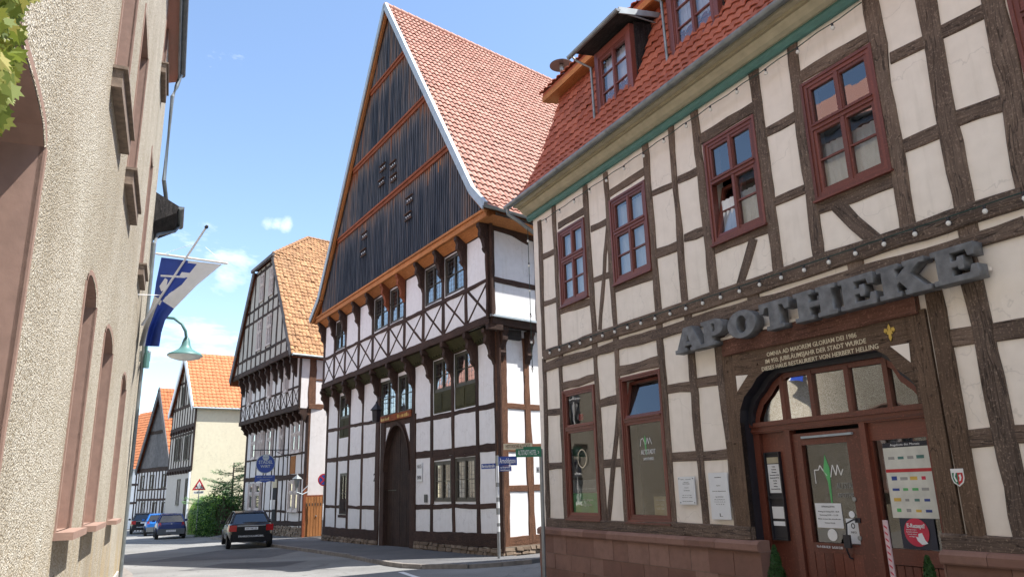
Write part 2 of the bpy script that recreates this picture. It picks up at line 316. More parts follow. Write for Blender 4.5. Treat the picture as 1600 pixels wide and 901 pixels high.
def mat_leaf(name, c1, c2, c3):
    m, t, b = newmat(name)
    uv = N(t, 'ShaderNodeUVMap'); wn = N(t, 'ShaderNodeTexWhiteNoise', noise_dimensions='2D'); t.links.new(uv.outputs[0], wn.inputs[0])
    t.links.new(ramp(t, wn.outputs[0], [(0, c1), (.55, c2), (1, c3)]), b.inputs['Base Color'])
    b.inputs['Roughness'].default_value = .55
    tl = N(t, 'ShaderNodeBsdfTranslucent'); tl.inputs[0].default_value = (*c2, 1); ms = N(t, 'ShaderNodeMixShader'); ms.inputs[0].default_value = .38
    o = t.nodes['Material Output']; t.links.new(b.outputs[0], ms.inputs[1]); t.links.new(tl.outputs[0], ms.inputs[2]); t.links.new(ms.outputs[0], o.inputs[0]); return m
M['leaf'] = mat_leaf('hedge_leaf', (.13, .27, .04), (.21, .40, .06), (.32, .50, .10))
M['needle'] = mat_leaf('conifer_needle', (.09, .19, .09), (.15, .28, .13), (.22, .36, .18))
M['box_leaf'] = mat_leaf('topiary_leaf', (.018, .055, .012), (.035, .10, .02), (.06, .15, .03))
M['ivy'] = mat_leaf('vine_leaf', (.07, .13, .02), (.20, .25, .04), (.38, .31, .06))
M['bark'] = plain('bark', (.07, .05, .035), .9)
def paint(name, c, rough=.25):
    m, t, b = newmat(name); b.inputs['Base Color'].default_value = (*c, 1); b.inputs['Roughness'].default_value = rough; b.inputs['Coat Weight'].default_value = .12; b.inputs['Specular IOR Level'].default_value = .22; b.inputs['Coat Roughness'].default_value = .06
    tcn = N(t, 'ShaderNodeTexCoord'); n = N(t, 'ShaderNodeTexNoise', i_Scale=5, i_Detail=5); t.links.new(tcn.outputs['Object'], n.inputs[0])
    t.links.new(ramp(t, n.outputs[0], [(.3, tuple(v * .85 for v in c)), (.7, tuple(v * 1.15 for v in c))]), b.inputs['Base Color']); return m

# ------------------------------------------------------------------ mesh building
def seeduv(): return (random.random() * 50, random.random() * 50)
class MB:
    def __init__(s): s.v = []; s.f = []; s.uv = []
    def face(s, pts, uvs=None, grain=None):
        k = len(s.v); s.v += [Vector(p) for p in pts]; s.f.append(tuple(range(k, k + len(pts))))
        if uvs is None:
            g = grain or Vector((0, 0, 1)); a = (s.v[k + 1] - s.v[k]).cross(s.v[k + 2] - s.v[k])
            c = a.cross(g); c = c.normalized() if c.length > 1e-9 else (s.v[k + 1] - s.v[k]).normalized()
            uvs = [(p.dot(g), p.dot(c)) for p in s.v[k:]]
        s.uv += list(uvs)
    def hexa(s, P, grain=None):
        # P: 8 points, bottom ring 0-3 and top ring 4-7
        ed = [(P[1] - P[0]), (P[3] - P[0]), (P[4] - P[0])]
        if grain is None: grain = max(ed, key=lambda e: e.length).normalized()
        o = seeduv()
        for q in ((0, 3, 2, 1), (4, 5, 6, 7), (0, 1, 5, 4), (1, 2, 6, 5), (2, 3, 7, 6), (3, 0, 4, 7)):
            pts = [P[i] for i in q]; nn = (pts[1] - pts[0]).cross(pts[2] - pts[0]); c = nn.cross(grain)
            c = c.normalized() if c.length > 1e-9 else ed[0].normalized()
            s.face(pts, [(p.dot(grain) + o[0], p.dot(c) + o[1]) for p in pts])
    def box(s, F, u0, u1, n0, n1, z0, z1, grain=None):
        if u0 > u1: u0, u1 = u1, u0
        if n0 > n1: n0, n1 = n1, n0
        s.hexa([F.P(u0, n0, z0), F.P(u1, n0, z0), F.P(u1, n1, z0), F.P(u0, n1, z0), F.P(u0, n0, z1), F.P(u1, n0, z1), F.P(u1, n1, z1), F.P(u0, n1, z1)], grain)
    def quad_uz(s, F, u0, u1, n, z0, z1): s.face([F.P(u0, n, z0), F.P(u0, n, z1), F.P(u1, n, z1), F.P(u1, n, z0)])
    def beam(s, F, a, b, w, n0, n1, wob=.012, seg=.28, w2=None):
        a = Vector(a); b = Vector(b); d = b - a; Ln = d.length; d /= Ln; c = Vector((-d.y, d.x)); k = max(1, int(Ln / seg)); w2 = w2 or w
        rows = []; o = seeduv(); e = random.uniform(-.002, .002)
        dr1 = dr2 = 0
        for i in range(k + 1):
            t = i / k; p = a + d * Ln * t; ww = (w + (w2 - w) * t) / 2
            dr1 = .6 * dr1 + random.gauss(0, wob); dr2 = .6 * dr2 + random.gauss(0, wob)
            q0 = p - c * (ww + dr1); q1 = p + c * (ww + dr2); rows.append((t * Ln, q0, q1, ww))
        for i in range(k):
            t0, p0, p1, w0 = rows[i]; t1, p2, p3, w1 = rows[i + 1]
            A = lambda q, n: F.P(q.x, n + e, q.y)
            bev = min(.014, w * .12)
            pm0, pm1 = p0 + c * bev, p1 - c * bev; pm2, pm3 = p2 + c * bev, p3 - c * bev
            s.face([A(pm0, n1), A(pm1, n1), A(pm3, n1), A(pm2, n1)], [(t0 + o[0], o[1]), (t0 + o[0], o[1] + 2 * w0), (t1 + o[0], o[1] + 2 * w0), (t1 + o[0], o[1])])
            for (q, r_, q2, r2_, v) in ((p0, pm0, p2, pm2, 0), (pm1, p1, pm3, p3, 2 * w0)):
                inner = (q is pm1)
                f_ = [A(q, n1 if inner else n1 - bev), A(r_, n1 - bev if inner else n1), A(r2_, n1 - bev if inner else n1), A(q2, n1 if inner else n1 - bev)]
                s.face(f_, [(t0 + o[0], o[1] + v), (t0 + o[0], o[1] + v + bev), (t1 + o[0], o[1] + v + bev), (t1 + o[0], o[1] + v)])
            for (q, q2) in ((p0, p2), (p1, p3)):
                s.face([A(q, n0), A(q, n1 - bev), A(q2, n1 - bev), A(q2, n0)], [(t0 + o[0], o[1]), (t0 + o[0], o[1] + .05), (t1 + o[0], o[1] + .05), (t1 + o[0], o[1])])
        for (t_, p, q, _) in (rows[0], rows[-1]):
            s.face([F.P(p.x, n0, p.y), F.P(p.x, n1 + e - .012, p.y), F.P(q.x, n1 + e - .012, q.y), F.P(q.x, n0, q.y)])
    def poly(s, F, pts, n0, n1):          # polygon in (u,z), extruded along n
        f = [F.P(u, n1, z) for u, z in pts]; b = [F.P(u, n0, z) for u, z in pts]; k = len(pts)
        s.face(f); s.face(b[::-1])
        for i in range(k): j = (i + 1) % k; s.face([f[i], b[i], b[j], f[j]])
    def prof(s, F, pts, u0, u1):          # polygon in (n,z), extruded along u
        f = [F.P(u0, n, z) for n, z in pts]; b = [F.P(u1, n, z) for n, z in pts]; k = len(pts); o = seeduv()
        s.face(f, grain=F.z); s.face(b[::-1], grain=F.z)
        for i in range(k):
            j = (i + 1) % k; s.face([f[i], b[i], b[j], f[j]], grain=(F.u if abs(u1 - u0) > .6 else F.z))
    def tube(s, pts, r, seg=8, r2=None, caps=True):
        pts = [Vector(p) for p in pts]; rings = []; n = len(pts)
        for i, p in enumerate(pts):
            d = (pts[min(i + 1, n - 1)] - pts[max(i - 1, 0)]).normalized(); a = d.cross(Vector((0, 0, 1)))
            if a.length < .05: a = d.cross(Vector((1, 0, 0)))
            a.normalize(); b = d.cross(a); rr = r + ((r2 if r2 is not None else r) - r) * i / max(1, n - 1)
            rings.append([p + (a * math.cos(2 * math.pi * k / seg) + b * math.sin(2 * math.pi * k / seg)) * rr for k in range(seg)])
        for i in range(n - 1):
            for k in range(seg):
                j = (k + 1) % seg; s.face([rings[i][k], rings[i][j], rings[i + 1][j], rings[i + 1][k]])
        if caps: s.face(rings[0][::-1]); s.face(rings[-1])
    def lathe(s, c, prof, seg=16, axis=None, ax2=None):
        c = Vector(c); z = (axis or Vector((0, 0, 1))).normalized(); a = z.orthogonal().normalized(); b = z.cross(a)
        rings = [[c + z * h + (a * math.cos(2 * math.pi * k / seg) + b * math.sin(2 * math.pi * k / seg)) * r for k in range(seg)] for r, h in prof]
        for i in range(len(rings) - 1):
            for k in range(seg):
                j = (k + 1) % seg; s.face([rings[i][k], rings[i][j], rings[i + 1][j], rings[i + 1][k]])
    def build(s, name, mat, parent=None, root=None, smooth=False, merge=False):
        me = bpy.data.meshes.new(name); inv = (root if root is not None else (ROOTM.get(parent.name) if parent else Matrix())).inverted()
        me.from_pydata([inv @ p for p in s.v], [], s.f)
        ul = me.uv_layers.new(name='UVMap'); ul.data.foreach_set('uv', np.array(s.uv, dtype=np.float32).ravel())
        me.materials.append(mat); 
        if merge or smooth:
            import bmesh
            bm = bmesh.new(); bm.from_mesh(me); bmesh.ops.remove_doubles(bm, verts=bm.verts, dist=.0004); bm.to_mesh(me); bm.free()
        if smooth:
            me.polygons.foreach_set('use_smooth', [True] * len(me.polygons))
            try: me.set_sharp_from_angle(angle=R(38))
            except Exception: pass
        o = bpy.data.objects.new(name, me); COL.objects.link(o)
        if parent: o.parent = parent; ROOTM[o.name] = ROOTM[parent.name]
        elif root is not None: o.matrix_world = root; ROOTM[o.name] = root
        return o
ROOTM = {}
def thing(name, label, cat, mtx, group=None):
    o = bpy.data.objects.new(name, None); o.empty_display_size = .3; COL.objects.link(o); o.matrix_world = mtx; ROOTM[o.name] = mtx.copy()
    return tag(o, label, cat, group)
def tag(o, label, cat, group=None):
    o['label'] = label; o['category'] = cat
    if group: o['group'] = group
    return o
def struct(o): o['kind'] = 'structure'; return o
def T(p): return Matrix.Translation(Vector(p))
def wall_holes(mb, F, u0, u1, z0, z1, n, holes, depth=.25):
    us = sorted({u0, u1, *[h[0] for h in holes], *[h[1] for h in holes]}); zs = sorted({z0, z1, *[h[2] for h in holes], *[h[3] for h in holes]})
    us = [a for a in us if u0 <= a <= u1]; zs = [a for a in zs if z0 <= a <= z1]
    for a, b in zip(us, us[1:]):
        for c, d in zip(zs, zs[1:]):
            um, zm = (a + b) / 2, (c + d) / 2
            if any(h[0] < um < h[1] and h[2] < zm < h[3] for h in holes): continue
            mb.quad_uz(F, a, b, n, c, d)
    for (a, b, c, d) in holes:
        for q in (((a, c), (a, d)), ((b, c), (b, d)), ((a, c), (b, c)), ((a, d), (b, d))):
            (p0, q0), (p1, q1) = q
            mb.face([F.P(p0, n, q0), F.P(p1, n, q1), F.P(p1, n - depth, q1), F.P(p0, n - depth, q0)])
TXT = {}
def text_mesh(name, body, F, u, z, n, size, mat, parent, align='CENTER', depth=.002, width=None, space=1.0, bold=0):
    """lettering on the plane of F: reads along -u, stands along z"""
    c = bpy.data.curves.new(name, 'FONT'); c.body = body; c.size = size; c.align_x = align; c.align_y = 'CENTER'; c.extrude = depth; c.space_character = space; c.offset = bold; c.resolution_u = 2
    o = bpy.data.objects.new(name, c); COL.objects.link(o); dg = bpy.context.evaluated_depsgraph_get(); me = bpy.data.meshes.new_from_object(o.evaluated_get(dg)); bpy.data.objects.remove(o)
    xs = [v.co.x for v in me.vertices] or [0, 1]
    k = width / (max(xs) - min(xs)) if width else 1
    mt = Matrix((-F.u, F.z, F.n)).transposed().to_4x4(); mt.translation = F.P(u, n, z)
    mt = mt @ Matrix.Diagonal((k, 1, 1, 1))
    me.transform(ROOTM[parent.name].inverted() @ mt); me.materials.clear(); me.materials.append(mat)
    ob = bpy.data.objects.new(name, me); COL.objects.link(ob); ob.parent = parent; ROOTM[ob.name] = ROOTM[parent.name]; return ob
def glyph_mesh(name, loops, F, u, z, n, sx, sz, depth, mat, parent):
    c = bpy.data.curves.new(name, 'CURVE'); c.dimensions = '2D'; c.fill_mode = 'BOTH'; c.extrude = depth / 2; c.bevel_depth = .006; c.bevel_resolution = 0
    for lp in loops:
        sp_ = c.splines.new('POLY'); sp_.points.add(len(lp) - 1)
        for k, (x, y) in enumerate(lp): sp_.points[k].co = (x * sx, y * sz, 0, 1)
        sp_.use_cyclic_u = True
    o = bpy.data.objects.new(name, c); COL.objects.link(o); dg = bpy.context.evaluated_depsgraph_get(); me = bpy.data.meshes.new_from_object(o.evaluated_get(dg)); bpy.data.objects.remove(o)
    mt = Matrix((-F.u, F.z, F.n)).transposed().to_4x4(); mt.translation = F.P(u, n, z); me.transform(ROOTM[parent.name].inverted() @ mt); me.materials.clear(); me.materials.append(mat)
    ob = bpy.data.objects.new(name, me); COL.objects.link(ob); ob.parent = parent; ROOTM[ob.name] = ROOTM[parent.name]; return ob
def tile_roof(name, mat, parent, path, U, width, tw, th, amp=.035, lift=.03, jit=.004, seg=7):
    """path: list of points (Vector) from the eave upwards; courses run along unit vector U; real S-shaped pantiles"""
    cum = [0]
    for a, b in zip(path, path[1:]): cum.append(cum[-1] + (b - a).length)
    def at(s):
        s = max(0, min(s, cum[-1] - 1e-6)); i = max(k for k in range(len(path) - 1) if cum[k] <= s)
        return path[i].lerp(path[i + 1], (s - cum[i]) / (cum[i + 1] - cum[i])), (path[i + 1] - path[i]).normalized()
    nc = max(1, round(cum[-1] / th)); th = cum[-1] / nc; nw = max(1, round(width / tw)); tw = width / nw
    xs = np.linspace(0, 1, seg); hh = np.where(xs < .62, -.5 * amp * np.cos(xs / .62 * 2 * math.pi) * .55 - .2 * amp, amp * np.sin((xs - .62) / .38 * math.pi) * 1.2)
    hh = amp * (.5 * np.sin((xs - .15) * 2 * math.pi) + .18 * np.sin((xs - .1) * 4 * math.pi))
    V = []; Fc = []; UV = []; inv = ROOTM[parent.name].inverted()
    for r in range(nc):
        p0, t0 = at(r * th); p1, t1 = at(min(cum[-1], (r + 1) * th + .02)); N0 = U.cross(t0).normalized()
        if N0.z < 0: N0 = -N0
        for c in range(nw):
            j = random.gauss(0, jit); j2 = random.gauss(0, jit); k = len(V); a = random.random(), random.random()
            base = U * (c * tw + random.gauss(0, .002)); sl = random.gauss(0, .006)
            for x, h in zip(xs, hh):
                q = base + U * (x * tw); V.append(p0 + q + N0 * (h + lift + j) - t0 * (.03 + sl + abs(j2)))
            for x, h in zip(xs, hh):
                q = base + U * (x * tw); V.append(p1 + q + N0 * (h + j))
            for x, h in zip(xs, hh):
                q = base + U * (x * tw); V.append(p0 + q + N0 * (h + lift + j - .022) - t0 * (.03 + sl + abs(j2)))
            for i in range(seg - 1):
                Fc.append((k + i, k + i + 1, k + seg + i + 1, k + seg + i)); Fc.append((k + 2 * seg + i, k + 2 * seg + i + 1, k + i + 1, k + i)); UV += [a] * 8
    me = bpy.data.meshes.new(name); me.from_pydata([inv @ p for p in V], [], Fc)
    ul = me.uv_layers.new(name='UVMap'); ul.data.foreach_set('uv', np.array(UV, dtype=np.float32).ravel()); me.materials.append(mat)
    me.polygons.foreach_set('use_smooth', [True] * len(me.polygons))
    try: me.set_sharp_from_angle(angle=R(45))
    except Exception: pass
    o = bpy.data.objects.new(name, me); COL.objects.link(o); o.parent = parent; ROOTM[o.name] = ROOTM[parent.name]; return o
def curtain(F, u0, u1, z0, z1, n, parent, mat=None, folds=9, name='curtain'):
    mb = MB(); k = folds * 4; ph = random.random() * 6
    pts = [(u0 + (u1 - u0) * i / k, n + .014 * math.sin(i / 4 * 2 * math.pi + ph + .6 * math.sin(i * .4))) for i in range(k + 1)]
    for (a, b), (c, d) in zip(pts, pts[1:]): mb.face([F.P(a, b, z0), F.P(c, d, z0), F.P(c, d, z1), F.P(a, b, z1)])
    return mb.build(name, mat or M['curtain'], parent, smooth=True)
def rect(F, tl, tr, bl, br, off=0):
    a = [F.uv(*p, off) for p in (tl, tr, bl, br)]
    uu = sorted([(a[0][0] + a[2][0]) / 2, (a[1][0] + a[3][0]) / 2]); zz = sorted([(a[0][1] + a[1][1]) / 2, (a[2][1] + a[3][1]) / 2]); return uu[0], uu[1], zz[0], zz[1]
def window(parent, F, r, n, cas=.11, sash=.05, mat=None, pane=None, cols=2, rows=(), main=None, bars=(), curt=None, barw=.025, curtmat=None, back=None, name='window', sill=True, proud=.035, tilt=None):
    """r: outer rectangle; main: height fraction of the transom; bars: height fractions of thin glazing bars (below / above the transom)"""
    u0, u1, z0, z1 = r; mat = mat or M['frame_red']; mb = MB()
    for k, (w_, p_) in enumerate(((cas * .45, proud), (cas, proud - .018))):
        o_ = 0 if k == 0 else cas * .45
        a, b, c, d = u0 + o_, u1 - o_, z0 + o_, z1 - o_; ww = w_ - (0 if k == 0 else cas * .45)
        mb.box(F, a, a + ww, n - .10, n + p_, c, d); mb.box(F, b - ww, b, n - .10, n + p_, c, d)
        mb.box(F, a + ww, b - ww, n - .10, n + p_ - .002, d - ww, d); mb.box(F, a + ww, b - ww, n - .10, n + p_ - .002, c, c + ww)
    a, b, c, d = u0 + cas, u1 - cas, z0 + cas, z1 - cas
    secs = [(c, d)]; opened = None
    if main is not None:
        zt = c + (d - c) * main; mb.box(F, a, b, n - .08, n + proud - .012, zt - .035, zt + .035); mb.box(F, a, b, n - .08, n + proud + .012, zt + .02, zt + .04)
        secs = [(c, zt - .035), (zt + .035, d)]
    cw = (b - a) / cols
    for si, (sc, sd_) in enumerate(secs):
        for k in range(cols):
            s0, s1 = a + k * cw, a + (k + 1) * cw; y0, y1 = n - .07, n + .002
            if tilt == (si, k):
                om = MB(); om.box(F, s0, s0 + sash, y0, y1, sc, sd_, grain=F.z); om.box(F, s1 - sash, s1, y0, y1, sc, sd_, grain=F.z); om.box(F, s0 + sash, s1 - sash, y0, y1, sc, sc + sash); om.box(F, s0 + sash, s1 - sash, y0, y1, sd_ - sash, sd_)
                if si == 0 and bars: om.box(F, s0 + sash, s1 - sash, y0 + .02, y1 - .01, (sc + sd_) / 2 - .013, (sc + sd_) / 2 + .013)
                og = MB(); og.quad_uz(F, s0 + sash, s1 - sash, n - .035, sc + sash, sd_ - sash)
                piv = F.P(s0, n - .04, sc); rt = Matrix.Rotation(R(13), 3, F.u)
                if (rt @ F.z).dot(F.n) > 0: rt = Matrix.Rotation(R(-13), 3, F.u)
                for q_ in (om, og): q_.v = [piv + rt @ (v - piv) for v in q_.v]
                opened = (om, og, s0, s1, sc, sd_); continue
            mb.box(F, s0, s0 + sash, y0, y1, sc, sd_); mb.box(F, s1 - sash, s1, y0, y1, sc, sd_)
            mb.box(F, s0 + sash, s1 - sash, y0, y1 - .002, sc, sc + sash); mb.box(F, s0 + sash, s1 - sash, y0, y1 - .002, sd_ - sash, sd_)
            for bf in (bars if si == 0 else ()):
                zb = sc + (sd_ - sc) * bf; mb.box(F, s0 + sash, s1 - sash, y0 + .02, y1 - .004, zb - barw / 2, zb + barw / 2)
            for rf in rows:
                ub = s0 + (s1 - s0) * rf; mb.box(F, ub - barw / 2, ub + barw / 2, y0 + .02, y1 - .006, sc + sash, sd_ - sash)
        if cols == 2: um = (a + b) / 2; mb.box(F, um - .028, um + .028, n - .05, n + .014, sc, sd_)
    w_ = mb.build(name, mat, parent)
    g = MB()
    if opened:
        om, og, s0, s1, sc, sd_ = opened
        for (x0, x1, y0, y1) in ((a, s0, c, d), (s1, b, c, d), (s0, s1, c, sc), (s0, s1, sd_, d)):
            if x1 - x0 > .02 and y1 - y0 > .04: g.quad_uz(F, x0, x1, n - .035, y0, y1)
    else: g.quad_uz(F, a, b, n - .035, c, d)
    if g.f: g.build('pane', pane or M['glass'], w_)
    if opened: om.build('tilted_sash', mat, w_); og.build('pane', pane or M['glass'], w_)
    if curt: curtain(F, a + .02, b - .02, c, c + (d - c) * curt, n - .13, w_, curtmat)
    if sill:
        sb = MB(); sb.box(F, u0 - .02, u1 + .02, n - .02, n + proud + .035, z0 - .03, z0 + .001); sb.build('sill', mat, w_)
    if back is not None:
        bk = MB(); bk.quad_uz(F, u0, u1, n - .6, z0, z1); bk.build('room_back', back, w_)
    return w_
def hole(r, e=.03): return (r[0] + e, r[1] - e, r[2] + e, r[3] - e)

# ------------------------------------------------------------------ street
def sheet(name, pts, dz, mat, label=None):
    mb = MB(); P3 = [Vector((p[0], p[1], gz(p[0], p[1]) + dz)) for p in pts]
    mb.face(P3, [(p.x, p.y) for p in P3]); return mb
o = sheet('ground', [(-900, -200), (900, -200), (900, 1500), (-900, 1500)], -.03, None).build('ground', M['land']); struct(o)
o = sheet('road', [(-60, -25), (25, -25), (25, 60), (-20, 110), (-75, 110)], 0, None).build('road', M['asphalt']); struct(o)
PF = Fr((.554, 17.0), -27.31)
gm = ground(783, 874); MF = Fr((gm.x, gm.y), -32.1); SF = Fr((gm.x, gm.y), 228.5)
g2 = ground(472, 842); HF = Fr((g2.x, g2.y), -35.0); HS = Fr((g2.x, g2.y), 226.0)
LF = Fr((-7.49, 14.66), 155.5)
def raised(name, pts, h, mat, kerbmat=None, kw=.14):
    mb = MB(); top = [Vector((p[0], p[1], gz(p[0], p[1]) + h)) for p in pts]; bot = [Vector((p[0], p[1], gz(p[0], p[1]) - .02)) for p in pts]
    mb.face(top, [(p.x, p.y) for p in top])
    for i in range(len(pts)):
        j = (i + 1) % len(pts); mb.face([top[i], bot[i], bot[j], top[j]])
    return mb
kp = [ground(*q) for q in ((330, 841), (380, 847), (422, 853), (480, 861), (545, 870.5), (585, 879), (609, 883.5), (632, 886.5), (660, 888), (732, 887.5), (783, 884), (830, 880))]
kp = [(p.x, p.y) for p in kp]
back = [MF.P(-.3, -.3, 0), MF.P(16, -.3, 0), HF.P(0, -.3, 0), HF.P(14, -.3, 0)]
alley = SF.P(-9, .1, 0)
side_pts = kp + [(alley.x, alley.y)] + [(p.x, p.y) for p in back]
mb = raised('pavement', side_pts, .10, None); struct(mb.build('pavement', M['asphalt_side']))
mb = MB()
for a, b in zip(kp[:-1], kp[1:]):
    d = Vector((b[0] - a[0], b[1] - a[1])); Ln = d.length; d /= Ln; c = Vector((-d.y, d.x)); k = max(1, int(Ln / .9))
    # outside of the pavement lies on the right of the walk a->b
    for i in range(k):
        p = Vector(a) + d * (Ln * i / k + .006); q = Vector(a) + d * (Ln * (i + 1) / k - .006); h = .108 + random.gauss(0, .004)
        P = [Vector((v.x, v.y, gz(v.x, v.y) + z)) for z in (-.03, h) for v in (p - c * .06, q - c * .06, q + c * .08, p + c * .08)]
        mb.hexa(P)
struct(mb.build('kerb', M['kerb']))
# narrow pavement along the left house
lp = [LF.P(u, n, 0) for u, n in ((0, .0), (0, .25), (14, .35), (30, .35), (30, -.3), (0, -.3))]
g_a, g_b = ground(186, 885), ground(206, 900.5)
lp = [(g_a.x, g_a.y), (g_b.x, g_b.y)] + [(p.x, p.y) for p in [LF.P(2, .55, 0), LF.P(30, .6, 0), LF.P(30, -.5, 0), LF.P(-1, -.5, 0)]]
struct(raised('pavement', lp, .09, None).build('pavement', M['kerb']))
a, b = ground(626, 893), ground(656, 903); dd = (b - a).normalized(); cc = Vector((-dd.y, dd.x, 0)) * .07
mb = MB(); mb.face([Vector((p.x, p.y, gz(p.x, p.y) + .005)) for p in (a - cc, b - cc, b + cc, a + cc)]); struct(mb.build('road_marking', M['white']))
# asphalt repair patches in the road
mb = MB()
for (x0, y0, x1, y1, rr) in ((-12.5, 26, -8.2, 31.5, .5), (-9.5, 22.0, -6.5, 24.2, .5)):
    pts = [(x0, y0), (x1 - .2, y0 + .3), (x1, y1), (x0 + .3, y1 + .2)]
    P3 = []
    for px_, py_ in pts:
        q = Vector((px_, py_)); P3.append(Vector((q.x, q.y, gz(q.x, q.y) + .004)))
    mb.face(P3)
struct(mb.build('road_patch', mat_asphalt('patch_asphalt', (.115, .115, .12))))

# ------------------------------------------------------------------ apothecary house (right)
ph = thing('half_timbered_house', 'cream half-timbered pharmacy with red mansard roof, dormers and sandstone base', 'house', PF.mat(0, 0, gz(.55, 17)))
W_up = [rect(PF, (874, 363), (914, 339), (877.6, 478.6), (920, 465)), rect(PF, (954.4, 315.4), (1010, 279), (961, 445.5), (1019, 422)),
        rect(PF, (1100, 226.5), (1180, 179), (1116.6, 383), (1200, 350)), rect(PF, (1253, 134), (1362, 67.7), (1276.6, 315), (1397.6, 265.5))]
w5 = list(W_up[3]); du = PF.uv(1577, 5)[0] - w5[1]; W_up.append((w5[0] + du, w5[1] + du, w5[2] + .03, w5[3] + .03))
W_gf = [rect(PF, (880, 611), (930, 600), (889, 809), (941, 812)), rect(PF, (969, 591), (1032, 575.4), (984, 814.5), (1053, 817))]
OPU = (-9.24, -6.27)
mb = MB()
wall_holes(mb, PF, -24, 0, -.8, 8.05, 0, [hole(r) for r in W_up + W_gf] + [(OPU[0] - .03, OPU[1] + .03, -.8, 3.3)], depth=.3)
mb.face([PF.P(0, 0, -.8), PF.P(0, 0, 8.05), PF.P(0, -9, 8.05), PF.P(0, -9, -.8)])
mb.face([PF.P(-24, 0, -.8), PF.P(-24, 0, 8.05), PF.P(-24, -9, 8.05), PF.P(-24, -9, -.8)])
mb.face([PF.P(-24, -9, -.8), PF.P(-24, -9, 8.05), PF.P(0, -9, 8.05), PF.P(0, -9, -.8)])
mb.build('wall', M['ph_plaster'], ph)
mb = MB(); mb.box(PF, -23.9, -.1, -8.8, -1.6, -.7, 8.0); mb.build('interior', M['dark'], ph)
mb = MB(); mb.box(PF, -23.9, -.1, -1.55, -.32, 4.15, 4.4); mb.build('floor_slab', M['dim'], ph)

tf = MB()
def B(a, b, w, n1=.022, wob=.011, w2=None):
    A = PF.uv(*a) if len(a) == 2 else a[:2]; Bq = PF.uv(*b) if len(b) == 2 else b[:2]; tf.beam(PF, A, Bq, w * .95, -.03, n1, wob, w2=w2)
# band beams first, then rails, then posts (each a few mm prouder)
B((852, 554.5), (1602, 309), .25, .060, .008)
B((852, 573.5), (1602, 352), .20, .040, .008)
for a, b, w_ in [((846.6, 402), (869, 391.5), .17), ((851, 475), (872, 467.5), .15), ((924, 358), (949, 346.5), .17), ((927, 437.6), (955, 428.5), .15),
    ((1020, 302.5), (1054, 289), .15), ((1026, 395.5), (1064, 382.5), .17), ((1060, 281), (1096, 264), .15), ((1070, 372), (1106, 361), .17),
    ((1195, 209), (1244, 183.5), .17), ((1209, 316), (1262, 294), .17), ((1392, 92), (1450, 64), .18), ((1405, 231), (1482, 198), .22), ((1462, 55), (1547, 11), .18), ((1486, 189), (1576, 158), .22), ((1600, 148), (1640, 132), .2),
    ((873, 352), (917, 327), .17), ((951, 305), (1013, 263), .18), ((1095, 217), (1184, 163), .19), ((1246, 124), (1368, 50), .2),
    ((876, 486), (925, 472), .16), ((960, 452), (1023, 430), .19), ((1118, 390), (1206, 356), .17), ((1279, 325), (1404, 277), .19),
    ((856.6, 644), (877, 642.5), .15), ((857, 727.5), (885, 726), .15), ((936, 631), (967, 624), .16), ((941, 724), (976, 722), .16),
    ((1042, 609), (1084, 603.5), .17), ((1050, 713), (1094, 710.3), .17), ((1086, 599), (1128, 594), .17), ((1096, 712), (1141, 708), .17),
    ((878, 603), (933, 588), .17), ((966, 580), (1036, 563), .19),
    ((1465, 532.5), (1535, 521.5), .22), ((1497, 687), (1568, 681), .20), ((1548, 519.5), (1640, 505), .22), ((1578, 680), (1640, 676), .20)]:
    B(a, b, w_, .020)
for a, b, w_ in [((1177.6, 373), (1156.6, 446), .17), ((1308, 318), (1368, 376), .22), ((950, 352), (937.5, 515), .12), ((968, 628), (951.5, 812), .13)]:
    B(a, b, w_, .026)
for a, b, w_ in [((843.5, 345), (851, 556), .16), ((866, 322), (876, 545), .13), ((914.5, 291), (930, 520), .16), ((947, 270), (962, 512), .15), ((1008, 222), (1031, 500), .17),
    ((1048, 190), (1073, 490), .15), ((1084, 168), (1118, 470), .20), ((1178, 112), (1220, 445), .21), ((1236, 70), (1283, 415), .20), ((1357, -14), (1424, 372), .21), ((1443, -20), (1511, 340), .27),
    ((1549, -20), (1612, 300), .26), ((851, 560), (858, 826), .16), ((876.5, 562), (886, 815), .14), ((930.5, 548), (946, 815), .15), ((963.5, 538), (980, 815), .15),
    ((1030.5, 518), (1055, 825), .16), ((1077, 505), (1104, 828), .16), ((1120, 492), (1157, 830), .22), ((1509, 398), (1607, 850), .24)]:
    B(a, b, w_, .034)
for x, y in ((876.6, 554), (930, 540), (963, 530), (1031, 509), (1076, 495.5), (1177, 463), (1338, 415), (1513, 358)):
    u, z = PF.uv(x, y); tf.beam(PF, (u, z - .22), (u, z + .22), .17 if x < 1100 else .24, -.03, .030, .006)
B((860, 816), (1178, 832), .20, .065, .006)
B((1477, 849), (1640, 860), .26, .065, .006)
tf.build('timber_frame', M['ph_wood'], ph)

# portal of the entrance
DN = -.22
pw = MB()
pw.beam(PF, PF.uv(1142, 690), (PF.uv(1170, 830)[0], -.6), .17, -.05, .045, .004)
def pj(a, b, w_, n1): pw.beam(PF, PF.uv(*a), PF.uv(*b), w_, -.05, n1, .004)
zt_ = PF.uv(1136, 555)[1]
op = [PF.uv(*q) for q in ((1159, 660), (1160, 640), (1166, 620), (1178, 604), (1186, 590), (1200, 577), (1290, 561), (1372, 547), (1390, 556), (1403, 575), (1424, 590), (1437, 605), (1439, 630))]
op = [(u, z) for u, z in op]; ul_, ur_ = OPU[1], OPU[0]
op = [(min(max(u, ur_), ul_), z) for u, z in op]
FU0, FU1 = -9.46, -6.02
pz = 3.56
top = [(FU1, -.6), (FU1, pz), (FU0, pz), (FU0, -.6)]
pw2 = MB()
strip = [(ul_, op[0][1])] + op + [(ur_, op[-1][1])]
